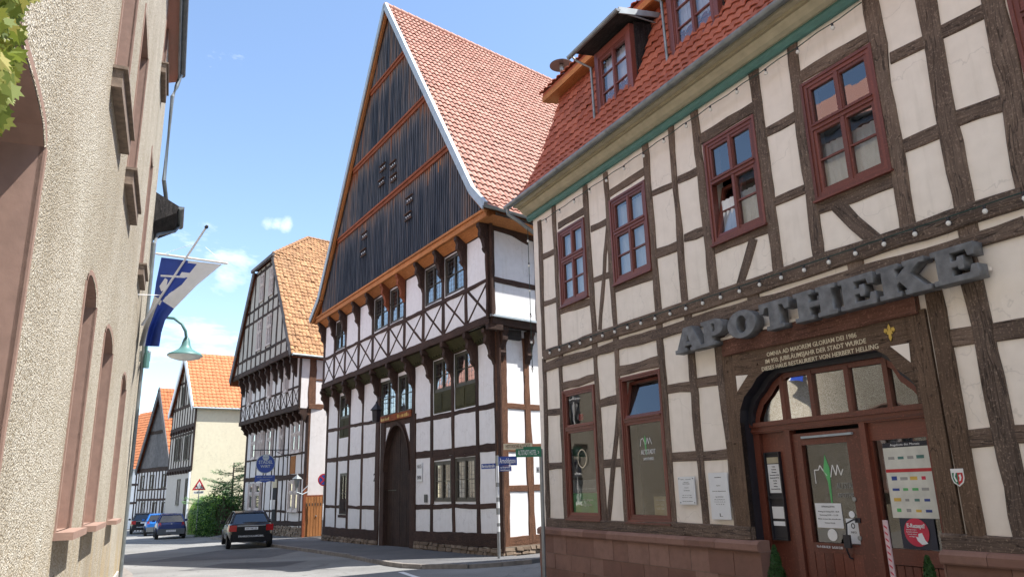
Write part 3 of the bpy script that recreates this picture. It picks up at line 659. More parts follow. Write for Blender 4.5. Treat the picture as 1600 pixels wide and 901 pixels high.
for (a, b), (c, d) in zip(strip, strip[1:]):
    if abs(a - c) < 1e-5: continue
    pw.face([PF.P(a, .045, b), PF.P(c, .045, d), PF.P(c, .045, pz), PF.P(a, .045, pz)], grain=PF.u)
pw.box(PF, ul_, FU1, -.05, .045, -.6, pz); pw.box(PF, FU0, ur_, -.05, .045, -.6, pz, grain=PF.z)
pw.beam(PF, (-9.60, -.6), (-9.60, 3.80), .21, -.05, .062, .008)
for (uc, zc) in ((FU1 - .1, 2.2), (FU1 - .1, 3.3), (FU1 - .1, 3.45), (-9.37, 3.4), (-9.35, 3.1), (-9.37, 2.55), (-6.75, 3.32), (-8.85, 3.3)):
    pw.box(PF, uc - .012, uc + .012, .04, .068, zc - .012, zc + .012)
pw.build('portal', M['ph_wood2'], ph)
rb = MB(); rb.beam(PF, PF.uv(1134, 545), PF.uv(1437, 474), .26, -.05, .085, .006)
rb.build('lintel_beam', M['ph_red'], ph)
sf = MB()
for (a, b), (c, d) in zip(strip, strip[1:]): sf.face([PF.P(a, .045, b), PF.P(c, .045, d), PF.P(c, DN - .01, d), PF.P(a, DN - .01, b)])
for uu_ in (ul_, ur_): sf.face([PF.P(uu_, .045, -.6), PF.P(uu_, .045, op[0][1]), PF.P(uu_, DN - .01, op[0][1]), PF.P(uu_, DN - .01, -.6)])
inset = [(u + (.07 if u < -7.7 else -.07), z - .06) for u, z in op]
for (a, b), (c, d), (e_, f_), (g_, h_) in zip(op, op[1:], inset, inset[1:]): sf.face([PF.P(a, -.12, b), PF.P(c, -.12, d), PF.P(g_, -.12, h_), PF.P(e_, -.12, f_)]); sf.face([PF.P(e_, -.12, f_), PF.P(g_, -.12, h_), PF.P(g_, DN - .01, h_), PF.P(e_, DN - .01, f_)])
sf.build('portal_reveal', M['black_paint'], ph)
for tri in (((1153.5, 587), (1172, 585.5), (1156, 611)), ((1395, 541), (1424, 536), (1427, 566))): tr = MB(); tr.poly(PF, [PF.uv(*q) for q in tri], .03, .049); tr.build('gusset_infill', M['ph_plaster'], ph)
for k, (t_, (x, y), wd) in enumerate((('OMNIA AD MAIOREM GLORIAM DEI 1986', (1272, 534), 1.86), ('IM 950. JUBILÄUMSJAHR DER STADT WURDE', (1276, 542.5), 2.06), ('DIESES HAUS RESTAURIERT VON HERBERT HELLING', (1279, 554.5), 2.36))):
    u, z = PF.uv(x, y, .05); text_mesh('inscription', t_, PF, (PF.uv(1264, 545, .05)[0]) - .04 * k, 3.425 - .098 * k, .047, .088, M['cream_paint'], ph, width=wd * .83, bold=.0006)
# gold lily
fu, fz = PF.uv(1390.5, 519.5, .05)
fl = [[(0, .5), (.1, .3), (.06, .12), (.12, .08), (.2, .25), (.36, .28), (.42, .12), (.3, .02), (.3, .12), (.22, .1), (.16, -.02), (.2, -.06), (.06, -.1), (.1, -.3), (0, -.5)]]
fl = [fl[0] + [(-x, y) for x, y in fl[0][::-1][1:-1]]]
glyph_mesh('lily_emblem', fl, PF, fu, fz, .055, .17, .20, .004, M['gold'], ph)

# recessed door front, plane n = -.33
DN = -.22
def dr(tl, tr_, bl, br): return rect(PF, tl, tr_, bl, br, DN)
tz0, tz1 = PF.uv(1183.5, 676, DN)[1], PF.uv(1183.5, 663, DN)[1]
dfm = MB()
zt = 2.42
dfm.box(PF, ur_, ul_, DN - .08, DN + .05, 2.335, 2.475); dfm.box(PF, ur_, ul_, DN - .08, DN + .085, 2.43, 2.475 + .02); dfm.box(PF, ur_, ul_, DN - .08, DN + .07, 2.36, 2.385)
# fanlight frame
fzs = [(u + (.09 if u < -7.7 else -.09), z - .075) for u, z in op]
fan_us = [PF.uv(x, 600, DN)[0] for x in (1222, 1268, 1326, 1388)]
def fan_top(u):
    for (a, b), (c, d) in zip(inset, inset[1:]):
        if (a - u) * (c - u) <= 0 and abs(a - c) > 1e-6: return b + (d - b) * (u - a) / (c - a)
    return op[0][1]
for u in fan_us: dfm.box(PF, u - .035, u + .035, DN - .05, DN + .03, 2.475, fan_top(u) - .02)
for (a, b), (c, d) in zip(inset, inset[1:]):
    q = [(a, b), (c, d), (c + (.07 if c < -7.7 else -.07), d - .07), (a + (.07 if a < -7.7 else -.07), b - .07)]
    dfm.face([PF.P(u, DN + .02, z) for u, z in q])
dfm.box(PF, ul_ - .09, ul_, DN - .05, DN + .03, 2.475, 2.75); dfm.box(PF, ur_, ur_ + .09, DN - .05, DN + .03, 2.475, 2.75)
# side fields, posts
leaf = dr((1240, 687.6), (1348.6, 674.8), (1264, 901), (1380, 901)); LU0, LU1 = leaf[0], leaf[1]
rw = dr((1364.5, 687.8), (1448.5, 681.4), (1386, 858), (1474.6, 858.7))
dfm.box(PF, LU1, LU1 + .10, DN - .08, DN + .06, -.6, 2.335); dfm.box(PF, LU0 - .085, LU0, DN - .08, DN + .06, -.6, 2.335)
dfm.box(PF, LU1 + .10, ul_, DN - .08, DN - .03, -.6, 2.335, grain=PF.z); dfm.box(PF, ul_ - .12, ul_, DN - .08, DN + .03, -.6, 2.335)
dfm.box(PF, ur_, LU0 - .085, DN - .08, DN + .00, rw[3], 2.335); dfm.box(PF, ur_, LU0 - .085, DN - .08, DN, .62, rw[2]); 
dfm.box(PF, ur_, rw[0], DN - .08, DN, rw[2], rw[3], grain=PF.z); dfm.box(PF, rw[1], LU0 - .085, DN - .08, DN, rw[2], rw[3], grain=PF.z)
for k in range(9): uu_ = ur_ + k * (LU0 - .085 - ur_) / 9; dfm.box(PF, uu_ + .006, uu_ + (LU0 - .085 - ur_) / 9 - .006, DN - .08, DN - .01, -.6, .61, grain=PF.z)
dfm.build('door_frame', M['door_red'], ph)
fg = MB(); 
for (a, b), (c, d) in zip(inset, inset[1:]):
    if abs(a - c) > 1e-5: fg.face([PF.P(a, DN - .02, b), PF.P(c, DN - .02, d), PF.P(c, DN - .02, 2.47), PF.P(a, DN - .02, 2.47)])
fg.build('fanlight_pane', M['glass_shop'], ph)
fg = MB(); fg.quad_uz(PF, rw[0], rw[1], DN - .04, rw[2], rw[3]); fg.build('side_pane', M['glass_shop'], ph)
dg_ = dr((1253, 694.5), (1324.6, 690.7), (1273, 847), (1347, 850))
du0, du1 = dg_[0] - .0, dg_[1]
dm = MB(); a, b = LU0 + .01, LU1 - .01
dm.box(PF, a, du0, DN - .07, DN + .02, -.5, 2.28, grain=PF.z); dm.box(PF, du1, b, DN - .07, DN + .02, -.5, 2.28, grain=PF.z)
dm.box(PF, du0, du1, DN - .07, DN + .018, dg_[3], 2.28); dm.box(PF, du0, du1, DN - .07, DN + .018, .70, dg_[2]); 
for k in range(5): w_ = (du1 - du0) / 5; dm.box(PF, du0 + k * w_ + .004, du0 + (k + 1) * w_ - .004, DN - .06, DN + .012, -.5, .70, grain=PF.z)
door = dm.build('door', M['door_red'], ph)
fg = MB(); fg.quad_uz(PF, du0, du1, DN - .035, dg_[2], dg_[3]); fg.build('pane', M['glass_shop'], door)
fg = MB(); cu = PF.uv(1294, 682, DN)[0]; fg.box(PF, cu - .42, cu + .42, DN + .02, DN + .06, 2.205, 2.235); fg.build('door_closer', M['zinc_light'], door)
hu = PF.uv(1342, 815, DN)[0]
hm = MB(); hz = PF.uv(1342, 812, DN)[1]
pp = [PF.P(hu, DN + .02, hz), PF.P(hu + .02, DN + .07, hz + .01), PF.P(hu + .12, DN + .09, hz - .04), PF.P(hu + .14, DN + .09, hz - .2), PF.P(hu + .17, DN + .09, hz - .36), PF.P(hu + .17, DN + .05, hz - .46), PF.P(hu + .15, DN + .02, hz - .48)]
hm.tube(pp, .011, 8); hm.box(PF, hu + .09, hu + .19, DN + .075, DN + .105, hz - .34, hz - .18); hm.box(PF, hu - .05, hu + .03, DN + .02, DN + .035, hz - .03, hz + .03)
hm.build('handle', M['black_paint'], door)
for zz in (hz + .26, hz - .22): hm = MB(); hm.lathe(PF.P(hu + .0, DN + .02, zz), [(0, .014), (.028, .012), (.03, 0)], 14, PF.n); hm.build('lock_rosette', M['steel'], door)
# painted logo on the door glass
lu, lz = PF.uv(1290, 745, DN)
def stroke(mb, pts, w_, n):
    for (x0, y0), (x1, y1) in zip(pts, pts[1:]):
        d = Vector((x1 - x0, y1 - y0)).normalized(); c = Vector((-d.y, d.x)) * w_ / 2
        mb.face([PF.P(lu - (p[0]), n, lz + p[1]) for p in ((x0 - c.x, y0 - c.y), (x1 - c.x, y1 - c.y), (x1 + c.x, y1 + c.y), (x0 + c.x, y0 + c.y))])
s = MB(); s.poly(PF, [(lu - .0, lz + .30), (lu - .055, lz + .12), (lu - .03, lz - .4), (lu - .015, lz - .4), (lu - .0, lz - .05), (lu + .05, lz + .08)], DN - .033, DN - .030); s.build('door_emblem', M['green_l'], door)
s = MB(); stroke(s, [(-.2, -.08), (-.2, .1), (-.13, .1), (-.1, .16), (-.06, .1), (.0, .02)], .014, DN - .030); stroke(s, [(.06, .0), (.11, .16), (.15, .02), (.19, .16), (.23, .02), (.27, .1)], .014, DN - .030); s.build('door_emblem', M['white'], door)
text_mesh('door_lettering', 'ALTSTADT', PF, lu - .30, lz - .12, DN - .03, .11, M['steel'], door, width=.34)
text_mesh('door_lettering', 'APOTHEKE', PF, lu - .30, lz - .24, DN - .03, .09, M['steel'], door, width=.34)

# plinth of sandstone blocks
pl = MB(); mo = MB()
def plinth(u0, u1, zc):
    mo.box(PF, u0 + .01, u1 - .01, -.2, .085, -.8, zc - .14)
    x = u0
    while x < u1 - .05:
        w_ = min(random.uniform(.62, .95), u1 - x); o = seeduv(); k = len(pl.uv)
        cap = [(-.1, zc - .15), (.135, zc - .15), (.145, zc - .13), (.145, zc - .05), (.11, zc - .015), (.06, zc), (-.1, zc)]
        pl.prof(PF, cap, x + .003, x + w_ - .003); pl.uv[k:] = [o] * (len(pl.uv) - k); x += w_
    z1 = zc - .155; hs = [.36, .30, .36, .4]
    for h in hs:
        x = u0 - random.uniform(0, .3)
        while x < u1 - .02:
            w_ = random.uniform(.42, .72); a, b = max(x, u0), min(x + w_, u1)
            if b - a > .03:
                o = seeduv(); k = len(pl.uv); pl.box(PF, a + .004, b - .004, -.1, .095 + random.gauss(0, .004), z1 - h + .008, z1); pl.uv[k:] = [o] * (len(pl.uv) - k)
            x += w_
        z1 -= h
plinth(-6.46 + .0, .06, .82); plinth(-24, -9.22 + .02, .86)
pl.build('plinth', M['sandstone'], ph); mo.build('plinth_core', M['mortar'], ph)

for i, r in enumerate(W_up):
    if i == 2:
        w_ = window(ph, PF, r, .01, cas=.10, main=.60, bars=(.5,), curt=.40, tilt=(0, 1))
    else: w_ = window(ph, PF, r, .01, cas=.10, main=.60, bars=(.5,), curt=(.96, .96, .42, .45, .5)[i])
for i, r in enumerate(W_gf):
    w_ = window(ph, PF, r, .01, cas=.075, cols=1, main=.70, pane=M['glass_shop'], tilt=(1, 0) if i == 1 else None)
# eaves: cornice, gutter
ez = 7.90
cn = MB(); cn.prof(PF, [(.02, ez - .02), (.075, ez - .02), (.11, ez + .02), (.12, ez + .07), (.09, ez + .13), (.02, ez + .13)], -24, .12); cn.build('cornice_bead', M['teal'], ph)
cn = MB(); cn.prof(PF, [(0, ez + .128), (.13, ez + .128), (.20, ez + .16), (.26, ez + .22), (.28, ez + .26), (0, ez + .26)], -24, .14); cn.build('cornice', M['khaki_l'], ph)
cn = MB(); cn.prof(PF, [(0, ez + .262), (.33, ez + .262), (.345, ez + .33), (0, ez + .33)], -24, .16); cn.build('cornice', M['khaki'], ph)
cn = MB(); cn.prof(PF, [(0, ez + .332), (.44, ez + .30), (.45, ez + .36), (0, ez + .42)], -24, .18); cn.build('eaves_board', M['khaki_l'], ph)
gt = MB()
ga = [( .545 + .075 * math.cos(t), ez + .36 + .075 * math.sin(t)) for t in [math.pi + math.pi * k / 8 for k in range(9)]]; gb = [(n * .93 + .545 * .07, z + .01) for n, z in ga[::-1]]
gt.prof(PF, ga + [(ga[-1][0], ez + .375)] + [(gb[0][0], ez + .375)] + gb, -24, .36)
gt.build('gutter', M['zinc'], ph, smooth=True)
for k in range(12):
    gt = MB(); gt.prof(PF, [(n + (n - .545) * .08, z + (z - ez - .36) * .08) for n, z in ga] + [(n, z) for n, z in ga[::-1]], -1.9 * k - .3, -1.9 * k - .27); gt.build('gutter_joint', M['zinc'], ph, smooth=True)
dp = MB(); dp.tube([PF.P(.27, .55, ez + .30), PF.P(.27, .53, ez + .16), PF.P(.20, .30, ez + .0), PF.P(.10, -.05, ez - .28), PF.P(.09, -.25, ez - .45), PF.P(.09, -.25, -.6)], .045, 10); dp.build('downpipe', M['zinc'], ph, smooth=True)
# mansard roof
prof_ = [(.50, ez + .36), (.22, ez + .70), (-.05, ez + 1.12), (-.28, ez + 1.58), (-.64, ez + 2.50), (-.93, ez + 3.30), (-1.06, ez + 3.72)]
path = [PF.P(.12, n, z) for n, z in prof_]
tile_roof('mansard_tiles', M['tile_ph'], ph, path, -PF.u, 24, .215, .30, amp=.042, lift=.042)
rf = MB()
for (a, b), (c, d) in zip(prof_, prof_[1:]): rf.face([PF.P(.10, a, b - .05), PF.P(-24, a, b - .05), PF.P(-24, c, d - .05), PF.P(.10, c, d - .05)])
rf.face([PF.P(.10, n, z - .02) for n, z in prof_] + [PF.P(.10, -8.0, ez + 3.7), PF.P(.10, -9.4, ez + .3)]); rf.face([PF.P(-24, n, z - .02) for n, z in prof_] + [PF.P(-24, -8.0, ez + 3.7), PF.P(-24, -9.4, ez + .3)])
rf.face([PF.P(.10, -9.4, ez + .3), PF.P(-24, -9.4, ez + .3), PF.P(-24, -8.0, ez + 3.7), PF.P(.10, -8.0, ez + 3.7)])
rf.build('roof_deck', M['black_board'], ph)
UZ = ez + 3.62
up = MB(); up.prof(PF, [(-.68, UZ + .02), (-1.3, UZ + .10), (-4.5, UZ + 1.9), (-8.3, UZ), (-8.3, UZ + .12), (-4.5, UZ + 2.02), (-.66, UZ + .14)], -24, .42); up.build('upper_roof', M['tile_ph'], ph)
up = MB(); up.prof(PF, [(-.70, UZ - .09), (-.66, UZ - .09), (-.66, UZ + .06), (-.70, UZ + .06)], -24, .44); up.prof(PF, [(-1.15, UZ - .02), (-.70, UZ - .10), (-.70, UZ - .07), (-1.15, UZ + .01)], -24, .43); up.build('soffit', M['orange_wood'], ph)
path = [PF.P(.44, -.62, UZ + .14), PF.P(.44, -1.9, UZ + .14 + .75)]
tile_roof('upper_tiles', M['tile_ph'], ph, path, -PF.u, 24, .215, .30, amp=.042, lift=.042)
# dormers
def dormer(u1, u0, z0, z1, gl=None):
    n = -.27
    mb = MB(); pw_ = .12
    mb.box(PF, u0, u0 + pw_, n - .12, n, z0 - .15, z1, grain=PF.z); mb.box(PF, u1 - pw_, u1, n - .12, n, z0 - .15, z1, grain=PF.z)
    mb.box(PF, u0 + pw_, u1 - pw_, n - .12, n - .004, z1 - .16, z1); mb.box(PF, u0 + pw_, u1 - pw_, n - .12, n + .02, z0 - .1, z0)
    dm_ = mb.build('dormer', M['frame_red'], ph)
    window(dm_, PF, (u0 + pw_, u1 - pw_, z0, z1 - .16), n - .03, cas=.05, sash=.045, main=None, bars=(.34, .67), curt=.98, sill=False, curtmat=M['curtain'])
    for uu_, s in ((u0, -1), (u1, 1)):
        ck = MB()
        for k in range(7):
            a, b = n - .12 - k * .16, n - .12 - (k + 1) * .16 + .006
            ck.box(PF, uu_ - (.03 if s < 0 else 0), uu_ + (.03 if s > 0 else 0), b, a, z0 - .3 + k * .3, z1 + .06 + k * .026, grain=PF.z)
        ck.build('dormer_cheek', M['black_board'], dm_)
    rr = MB(); rr.prof(PF, [(n + .36, z1 + .06), (n + .36, z1 + .10), (n - 1.6, z1 + .42), (n - 1.6, z1 + .34)], u0 - .16, u1 + .2); rr.build('dormer_roof', M['black_board'], dm_)
    ed = MB(); ed.box(PF, u0 - .19, u0 - .155, n - 1.4, n + .36, z1 + .05, z1 + .06); ed.prof(PF, [(n + .38, z1 + .0), (n + .38, z1 + .15), (n - 1.5, z1 + .46), (n - 1.5, z1 + .36)], u0 - .20, u0 - .17); ed.build('verge_flashing', M['zinc_light'], dm_)
    tile_roof('dormer_tiles', M['tile_ph'], dm_, [PF.P(u1 + .2, n + .36, z1 + .11), PF.P(u1 + .2, n - 1.6, z1 + .43)], -PF.u, u1 - u0 + .36, .215, .30, amp=.03)
    g_ = MB(); gg = [(n + .41 + .06 * math.cos(t), z1 + .08 + .06 * math.sin(t)) for t in [math.pi * k / 5 + math.pi for k in range(6)]]
    g_.prof(PF, gg, u0 - .22, u1 + .42); g_.tube([PF.P(u1 + .3, n + .41, z1 + .05), PF.P(u1 + .25, n + .3, z1 - .08), PF.P(u1 + .06, n + .06, z1 - .3), PF.P(u1 + .05, n + .05, z0 - .2)], .028, 8); g_.build('dormer_gutter', M['zinc'], dm_)
    return dm_
dormer(-2.60, -3.93, 9.42, 10.98); dormer(-5.13, -6.46, 9.47, 11.02); dormer(-8.9, -10.2, 9.47, 11.02)
# siren on the roof
sp3 = ray(877, 121); t = (PF.P(0, -2.6, 0) - CAM).dot(PF.n) / sp3.dot(PF.n); p = CAM + sp3 * t
M['siren_brown'] = plain('siren_brown', (.06, .035, .03), .5)
sr = thing('siren', 'dark mushroom-shaped warning siren on a short mast above the red roof', 'siren', T((p.x, p.y, UZ + .8)))
mb = MB(); mb.tube([(p.x, p.y, UZ + .8), (p.x, p.y, p.z + .35)], .035, 10); mb.build('mast', M['steel'], sr)
rs = .36
q = CAM + ray(877, 101) * t
mb = MB(); mb.lathe(q, [(0, .10), (.08, .09), (.17, .05), (rs, -.02), (rs, -.045), (rs * .93, -.04), (.07, -.01), (0, -.01)], 28); mb.build('horn_disc', M['siren_brown'], sr, smooth=True)
mb = MB(); mb.lathe(q, [(.0, -.20), (.05, -.2), (.06, -.16), (.06, -.02), (0, -.02)], 14); mb.build('motor', M['steel'], sr, smooth=True)

# shop sign
sg = thing('shop_sign', 'large grey slab-serif metal letters reading APOTHEKE over the pharmacy entrance', 'shop sign', PF.mat(-7.8, .05, 3.7))
GL = {}
GL['A'] = [[(0, 0), (.42, 0), (.42, .13), (.35, .13), (.38, .25), (.62, .25), (.66, .13), (.58, .13), (.58, 0), (1.05, 0), (1.05, .13), (.97, .13), (.68, 1), (.36, 1), (.08, .13), (0, .13)], [(.42, .38), (.5, .7), (.58, .38)]]
GL['P'] = [[(0, 0), (.54, 0), (.54, .13), (.42, .13), (.42, .36), (.62, .36), (.8, .42), (.9, .56), (.9, .8), (.8, .94), (.62, 1), (0, 1), (0, .87), (.1, .87), (.1, .13), (0, .13)], [(.42, .5), (.42, .86), (.52, .86), (.58, .8), (.58, .56), (.52, .5)]]
oc = lambda rx, ry: [(.52 + rx * math.cos(k * math.pi / 12), .5 + ry * math.sin(k * math.pi / 12)) for k in range(24)]
GL['O'] = [oc(.52, .52), oc(.2, .34)[::-1]]
GL['T'] = [[(.22, 0), (.78, 0), (.78, .13), (.67, .13), (.67, .84), (.80, .84), (.86, .64), (.99, .64), (.99, 1), (.01, 1), (.01, .64), (.14, .64), (.2, .84), (.33, .84), (.33, .13), (.22, .13)]]
GL['H'] = [[(0, 0), (.5, 0), (.5, .13), (.42, .13), (.42, .42), (.72, .42), (.72, .13), (.64, .13), (.64, 0), (1.14, 0), (1.14, .13), (1.04, .13), (1.04, .87), (1.14, .87), (1.14, 1), (.64, 1), (.64, .87), (.72, .87), (.72, .58), (.42, .58), (.42, .87), (.5, .87), (.5, 1), (0, 1), (0, .87), (.1, .87), (.1, .13), (0, .13)]]
GL['E'] = [[(0, 0), (.97, 0), (.97, .36), (.85, .36), (.8, .15), (.42, .15), (.42, .43), (.56, .43), (.58, .33), (.69, .33), (.69, .68), (.58, .68), (.56, .58), (.42, .58), (.42, .85), (.77, .85), (.81, .66), (.94, .66), (.94, 1), (0, 1), (0, .87), (.1, .87), (.1, .13), (0, .13)]]
GL['K'] = [[(0, 0), (.5, 0), (.5, .13), (.42, .13), (.42, .36), (.5, .44), (.68, .13), (.6, .13), (.6, 0), (1.16, 0), (1.16, .13), (1.06, .13), (.74, .62), (.97, .87), (1.09, .87), (1.09, 1), (.62, 1), (.62, .87), (.7, .87), (.42, .56), (.42, .87), (.5, .87), (.5, 1), (0, 1), (0, .87), (.1, .87), (.1, .13), (0, .13)]]
LX = [('A', 1056, 551, 1099, 540), ('P', 1098, 540, 1131, 530), ('O', 1138, 522, 1182, 512), ('T', 1189, 514, 1235, 503), ('H', 1244, 503, 1309, 486), ('E', 1315, 484, 1370, 468), ('K', 1376, 468, 1456, 451), ('E', 1462, 448, 1531, 431)]
for ch, x0, y0, x1, y1 in LX:
    ua, ub = PF.uv(x0, y0, .24)[0], PF.uv(x1, y1, .24)[0]; wd = ua - ub; ew = max(p[0] for p in GL[ch][0])
    glyph_mesh('letter', GL[ch], PF, ua, 3.725, .155, wd / ew, .395, .17, M['letter'], sg)
mb = MB(); mb.box(PF, -10.3, -5.1, .02, .07, 3.80, 3.84); mb.build('sign_rail', M['ph_plaster'], sg)

# fairy lights
def lights(label, pts, spacing, grp):
    """pts: world points of the cable"""
    root = thing('light_string', label, 'fairy lights', T(pts[0]), 'strings of bulbs on the pharmacy front')
    mb = MB(); mb.tube(pts, .008, 5); mb.build('cable', M['cable'], root)
    tot = 0; ds = [0]
    for a, b in zip(pts, pts[1:]): ds.append(ds[-1] + (b - a).length)
    s = spacing * .4; proto = None
    while s < ds[-1]:
        i = max(k for k in range(len(pts) - 1) if ds[k] <= s); p = pts[i].lerp(pts[i + 1], (s - ds[i]) / (ds[i + 1] - ds[i])); s += spacing
        if proto is None:
            mb = MB(); mb.lathe(p, [(0, -.045), (.016, -.045), (.018, 0), (.0, .005)], 8); sk = mb.build('socket', M['black_paint'], root)
            mb = MB(); mb.lathe(p, [(0, -.105), (.018, -.098), (.029, -.075), (.024, -.052), (.012, -.044)], 10); bb = mb.build('bulb', M['bulb'], root, smooth=True); proto = (sk, bb, p.copy())
        else:
            for q in proto[:2]: c = q.copy(); COL.objects.link(c); c.parent = root; c.location = q.location + (p - proto[2])
    return root
def wallpts(F, a, b, n, k=26, sag=.0, per=2):
    A, Bq = F.uv(*a, n), F.uv(*b, n)
    return [F.P(A[0] + (Bq[0] - A[0]) * i / k, n, A[1] + (Bq[1] - A[1]) * i / k - sag * (i % per != 0)) for i in range(k + 1)]
lights('string of white bulbs on a dark green cable along the beam above the shop sign', wallpts(PF, (853, 548), (1602, 299), .10), .42, None)
lights('string of small bulbs hung just under the green eaves moulding', wallpts(PF, (845, 346), (1346, 4), .14, 24, .02), .62, None)
lights('vertical string of white bulbs down the far corner of the cream house', [PF.P(.10, .10, 7.7 - k * .5) for k in range(8)], .62, None)

# boards, stickers and small things at the shop front
def board(label, r, n, lines, cat='notice board', mat='paper', thick=.012, name='notice_board', head=None, ink='ink', group=None):
    u0, u1, z0, z1 = r; t_ = thing(name, label, cat, PF.mat((u0 + u1) / 2, n, z0), group)
    mb = MB(); mb.box(PF, u0, u1, n, n + thick, z0, z1); bo = mb.build('panel', M[mat], t_)
    for (txt, fz_, fs, fw) in lines:
        text_mesh('lettering', txt, PF, (u0 + u1) / 2, z0 + (z1 - z0) * fz_, n + thick + .001, (z1 - z0) * fs, M[ink], t_, width=(u1 - u0) * fw if fw else None, depth=.0008)
    return t_
r1 = rect(PF, (1059, 744), (1085, 744), (1063, 787), (1088, 788), .05)
t_ = board('smaller white doctor\'s practice plate on the wall field right of the shop window', r1, .045, [('Dr. med.', .90, .055, .62), ('Facharzt für', .80, .04, .3), ('Innere Medizin', .74, .045, .42), ('Hausarzt', .60, .04, .25), ('Sprechzeiten', .50, .04, .36), ('Mo - Fr  8 - 12 Uhr', .33, .04, .55), ('Mo Di Do 15 - 18 Uhr', .25, .04, .6), ('und nach Vereinbarung', .12, .04, .62)])
mb = MB()
for a in (r1[0] + .03, r1[1] - .03):
    for b in (r1[2] + .03, r1[3] - .03): mb.lathe(PF.P(a, .057, b), [(0, .012), (.01, .008), (.011, 0)], 8, PF.n)
mb.build('screw', M['steel'], t_)
r2 = rect(PF, (1106, 738.5), (1136.4, 737), (1114, 810), (1143, 811.5), .05)
t_ = board('taller white practice plate on acrylic beside the entrance portal', r2, .045, [('Gemeinschaftspraxis', .90, .03, .35), ('Facharzt', .72, .03, .2), ('Facharzt für Allgemeinmedizin', .60, .025, .7), ('Sprechzeiten', .48, .03, .4), ('Mo Di Mi Do Fr', .42, .028, .55), ('8 - 12   8 - 12   8 - 12', .37, .028, .55), ('16 - 18   16 - 18', .32, .028, .4), ('L', .09, .1, .16)])
# heraldic badge
u, z = PF.uv(1497, 745, .06); bd = thing('coat_of_arms_badge', 'small green, white and red coat-of-arms shield on the oak post right of the entrance', 'badge', PF.mat(u, .06, z))
shp = [(-.5, .55), (.5, .55), (.5, -.05), (.38, -.35), (0, -.6), (-.38, -.35), (-.5, -.05)]
def shield(k, pts, mat, n): mb = MB(); mb.poly(PF, [(u - a * .13 * k, z + b * .15 * k) for a, b in pts], n - .004, n); return mb.build('shield_field', M[mat], bd)
shield(1.12, shp, 'white', .064); shield(.92, [(-.5, .35), (0, .35), (0, -.6), (-.38, -.35), (-.5, -.05)], 'green_sign', .067); shield(.92, [(0, .35), (.5, .35), (.5, -.05), (.38, -.35), (0, -.6)], 'red', .067)
shield(.92, [(-.28, .35), (-.12, .35), (-.25, .05), (-.08, -.3), (-.2, -.38), (-.38, -.0)], 'white', .069); shield(.92, [(.12, .15), (.3, .25), (.36, .0), (.25, -.25), (.1, -.3), (.18, -.05)], 'white', .069)
# papers on the glass
gn = DN - .03
def paper(label, tl, tr_, bl, br, lines, mat='paper', name='poster', cat='poster', ink='ink', n=gn):
    return board(label, rect(PF, tl, tr_, bl, br, n), n, lines, cat, mat, .003, name, ink=ink)
paper('white notice sheet taped low on the door glass', (1273, 785), (1315, 786), (1278, 823), (1318, 825), [('ÖFFNUNGSZEITEN', .86, .09, .5), ('Montag bis Freitag 8.00 - 18.30', .66, .08, .8), ('Samstag 8.30 - 13.00', .52, .08, .7), ('Bitte treten Sie einzeln ein', .36, .08, .85), ('Vielen Dank', .2, .08, .4)])
paper('narrow leaflet with a pale green ring on the door glass behind the handle', (1321, 809), (1343, 810), (1327, 848), (1347, 850), [('o', .75, .5, .3), ('INFO', .45, .12, .4)])
def disc(label, x, y, rpx, mat, n=gn, name='sticker', txt=None):
    u, z = PF.uv(x, y, n); r_ = abs(PF.uv(x, y - rpx, n)[1] - z); t_ = thing(name, label, 'sticker', PF.mat(u, n, z))
    mb = MB(); mb.lathe(PF.P(u, n, z), [(0, .003), (r_, .003), (r_, 0)], 32, PF.n); mb.build('disc', M[mat], t_); return t_, u, z, r_
disc('round white sticker at the bottom of the door glass', 1301, 835, 9.5, 'white'); disc('small round cream sticker on the door glass above the leaflet', 1331, 803, 5.5, 'flag_white')
text_mesh('door_lettering', 'Mo-Fr 8.00-18.30   Sa 8.30-13.00', PF, PF.uv(1298, 854, DN)[0], PF.uv(1298, 854, DN)[1], DN + .02, .045, M['paper'], door, width=.42)
pr = rect(PF, (1379, 695), (1449, 684), (1395, 808), (1470, 810), gn)
tp = thing('poster', 'big product leaflet with rows of small medicine boxes behind the right-hand glass', 'poster', PF.mat(pr[0], gn, pr[2]))
mb = MB(); mb.box(PF, pr[0], pr[1], gn - .004, gn, pr[2], pr[3]); mb.build('sheet', plain('leaflet_paper', (.66, .66, .60), .6), tp)
mb = MB(); mb.box(PF, pr[0], pr[1], gn, gn + .002, pr[3] - .36, pr[3] - .32); mb.build('red_band', M['red'], tp)
mb = MB(); mb.box(PF, pr[0], pr[1], gn, gn + .002, pr[3] - .06, pr[3]); mb.build('dark_band', M['ink'], tp)
text_mesh('lettering', 'Angebote des Monats', PF, (pr[0] + pr[1]) / 2, pr[3] - .03, gn + .003, .04, M['paper'], tp, width=.4)
cols_ = ['blue_sign', 'steel', 'green_l', 'magenta', 'teal', 'gold']
bx = {c: MB() for c in cols_}
for i in range(4):
    for j in range(6):
        if j == 4: continue
        c = random.choice(cols_ + ['steel', 'steel']); uu_ = pr[1] - .1 - i * (pr[1] - pr[0] - .1) / 4; zz = pr[2] + .07 + j * .125; w_, h_ = random.uniform(.05, .1), random.uniform(.025, .05)
        bx[c].box(PF, uu_ - w_ / 2, uu_ + w_ / 2, gn, gn + .002, zz, zz + h_)
for c, b_ in bx.items():
    if b_.f: b_.build('product_picture', M[c], tp)
t_, u, z, r_ = disc('round raspberry-red sticker reading E-Rezept on the lower right-hand glass', 1432.5, 831, 22, 'magenta', gn + .012)
text_mesh('lettering', 'E-Rezept?', PF, u, z + r_ * .45, gn + .016, r_ * .42, M['paper'], t_, width=r_ * 1.45, bold=.002)
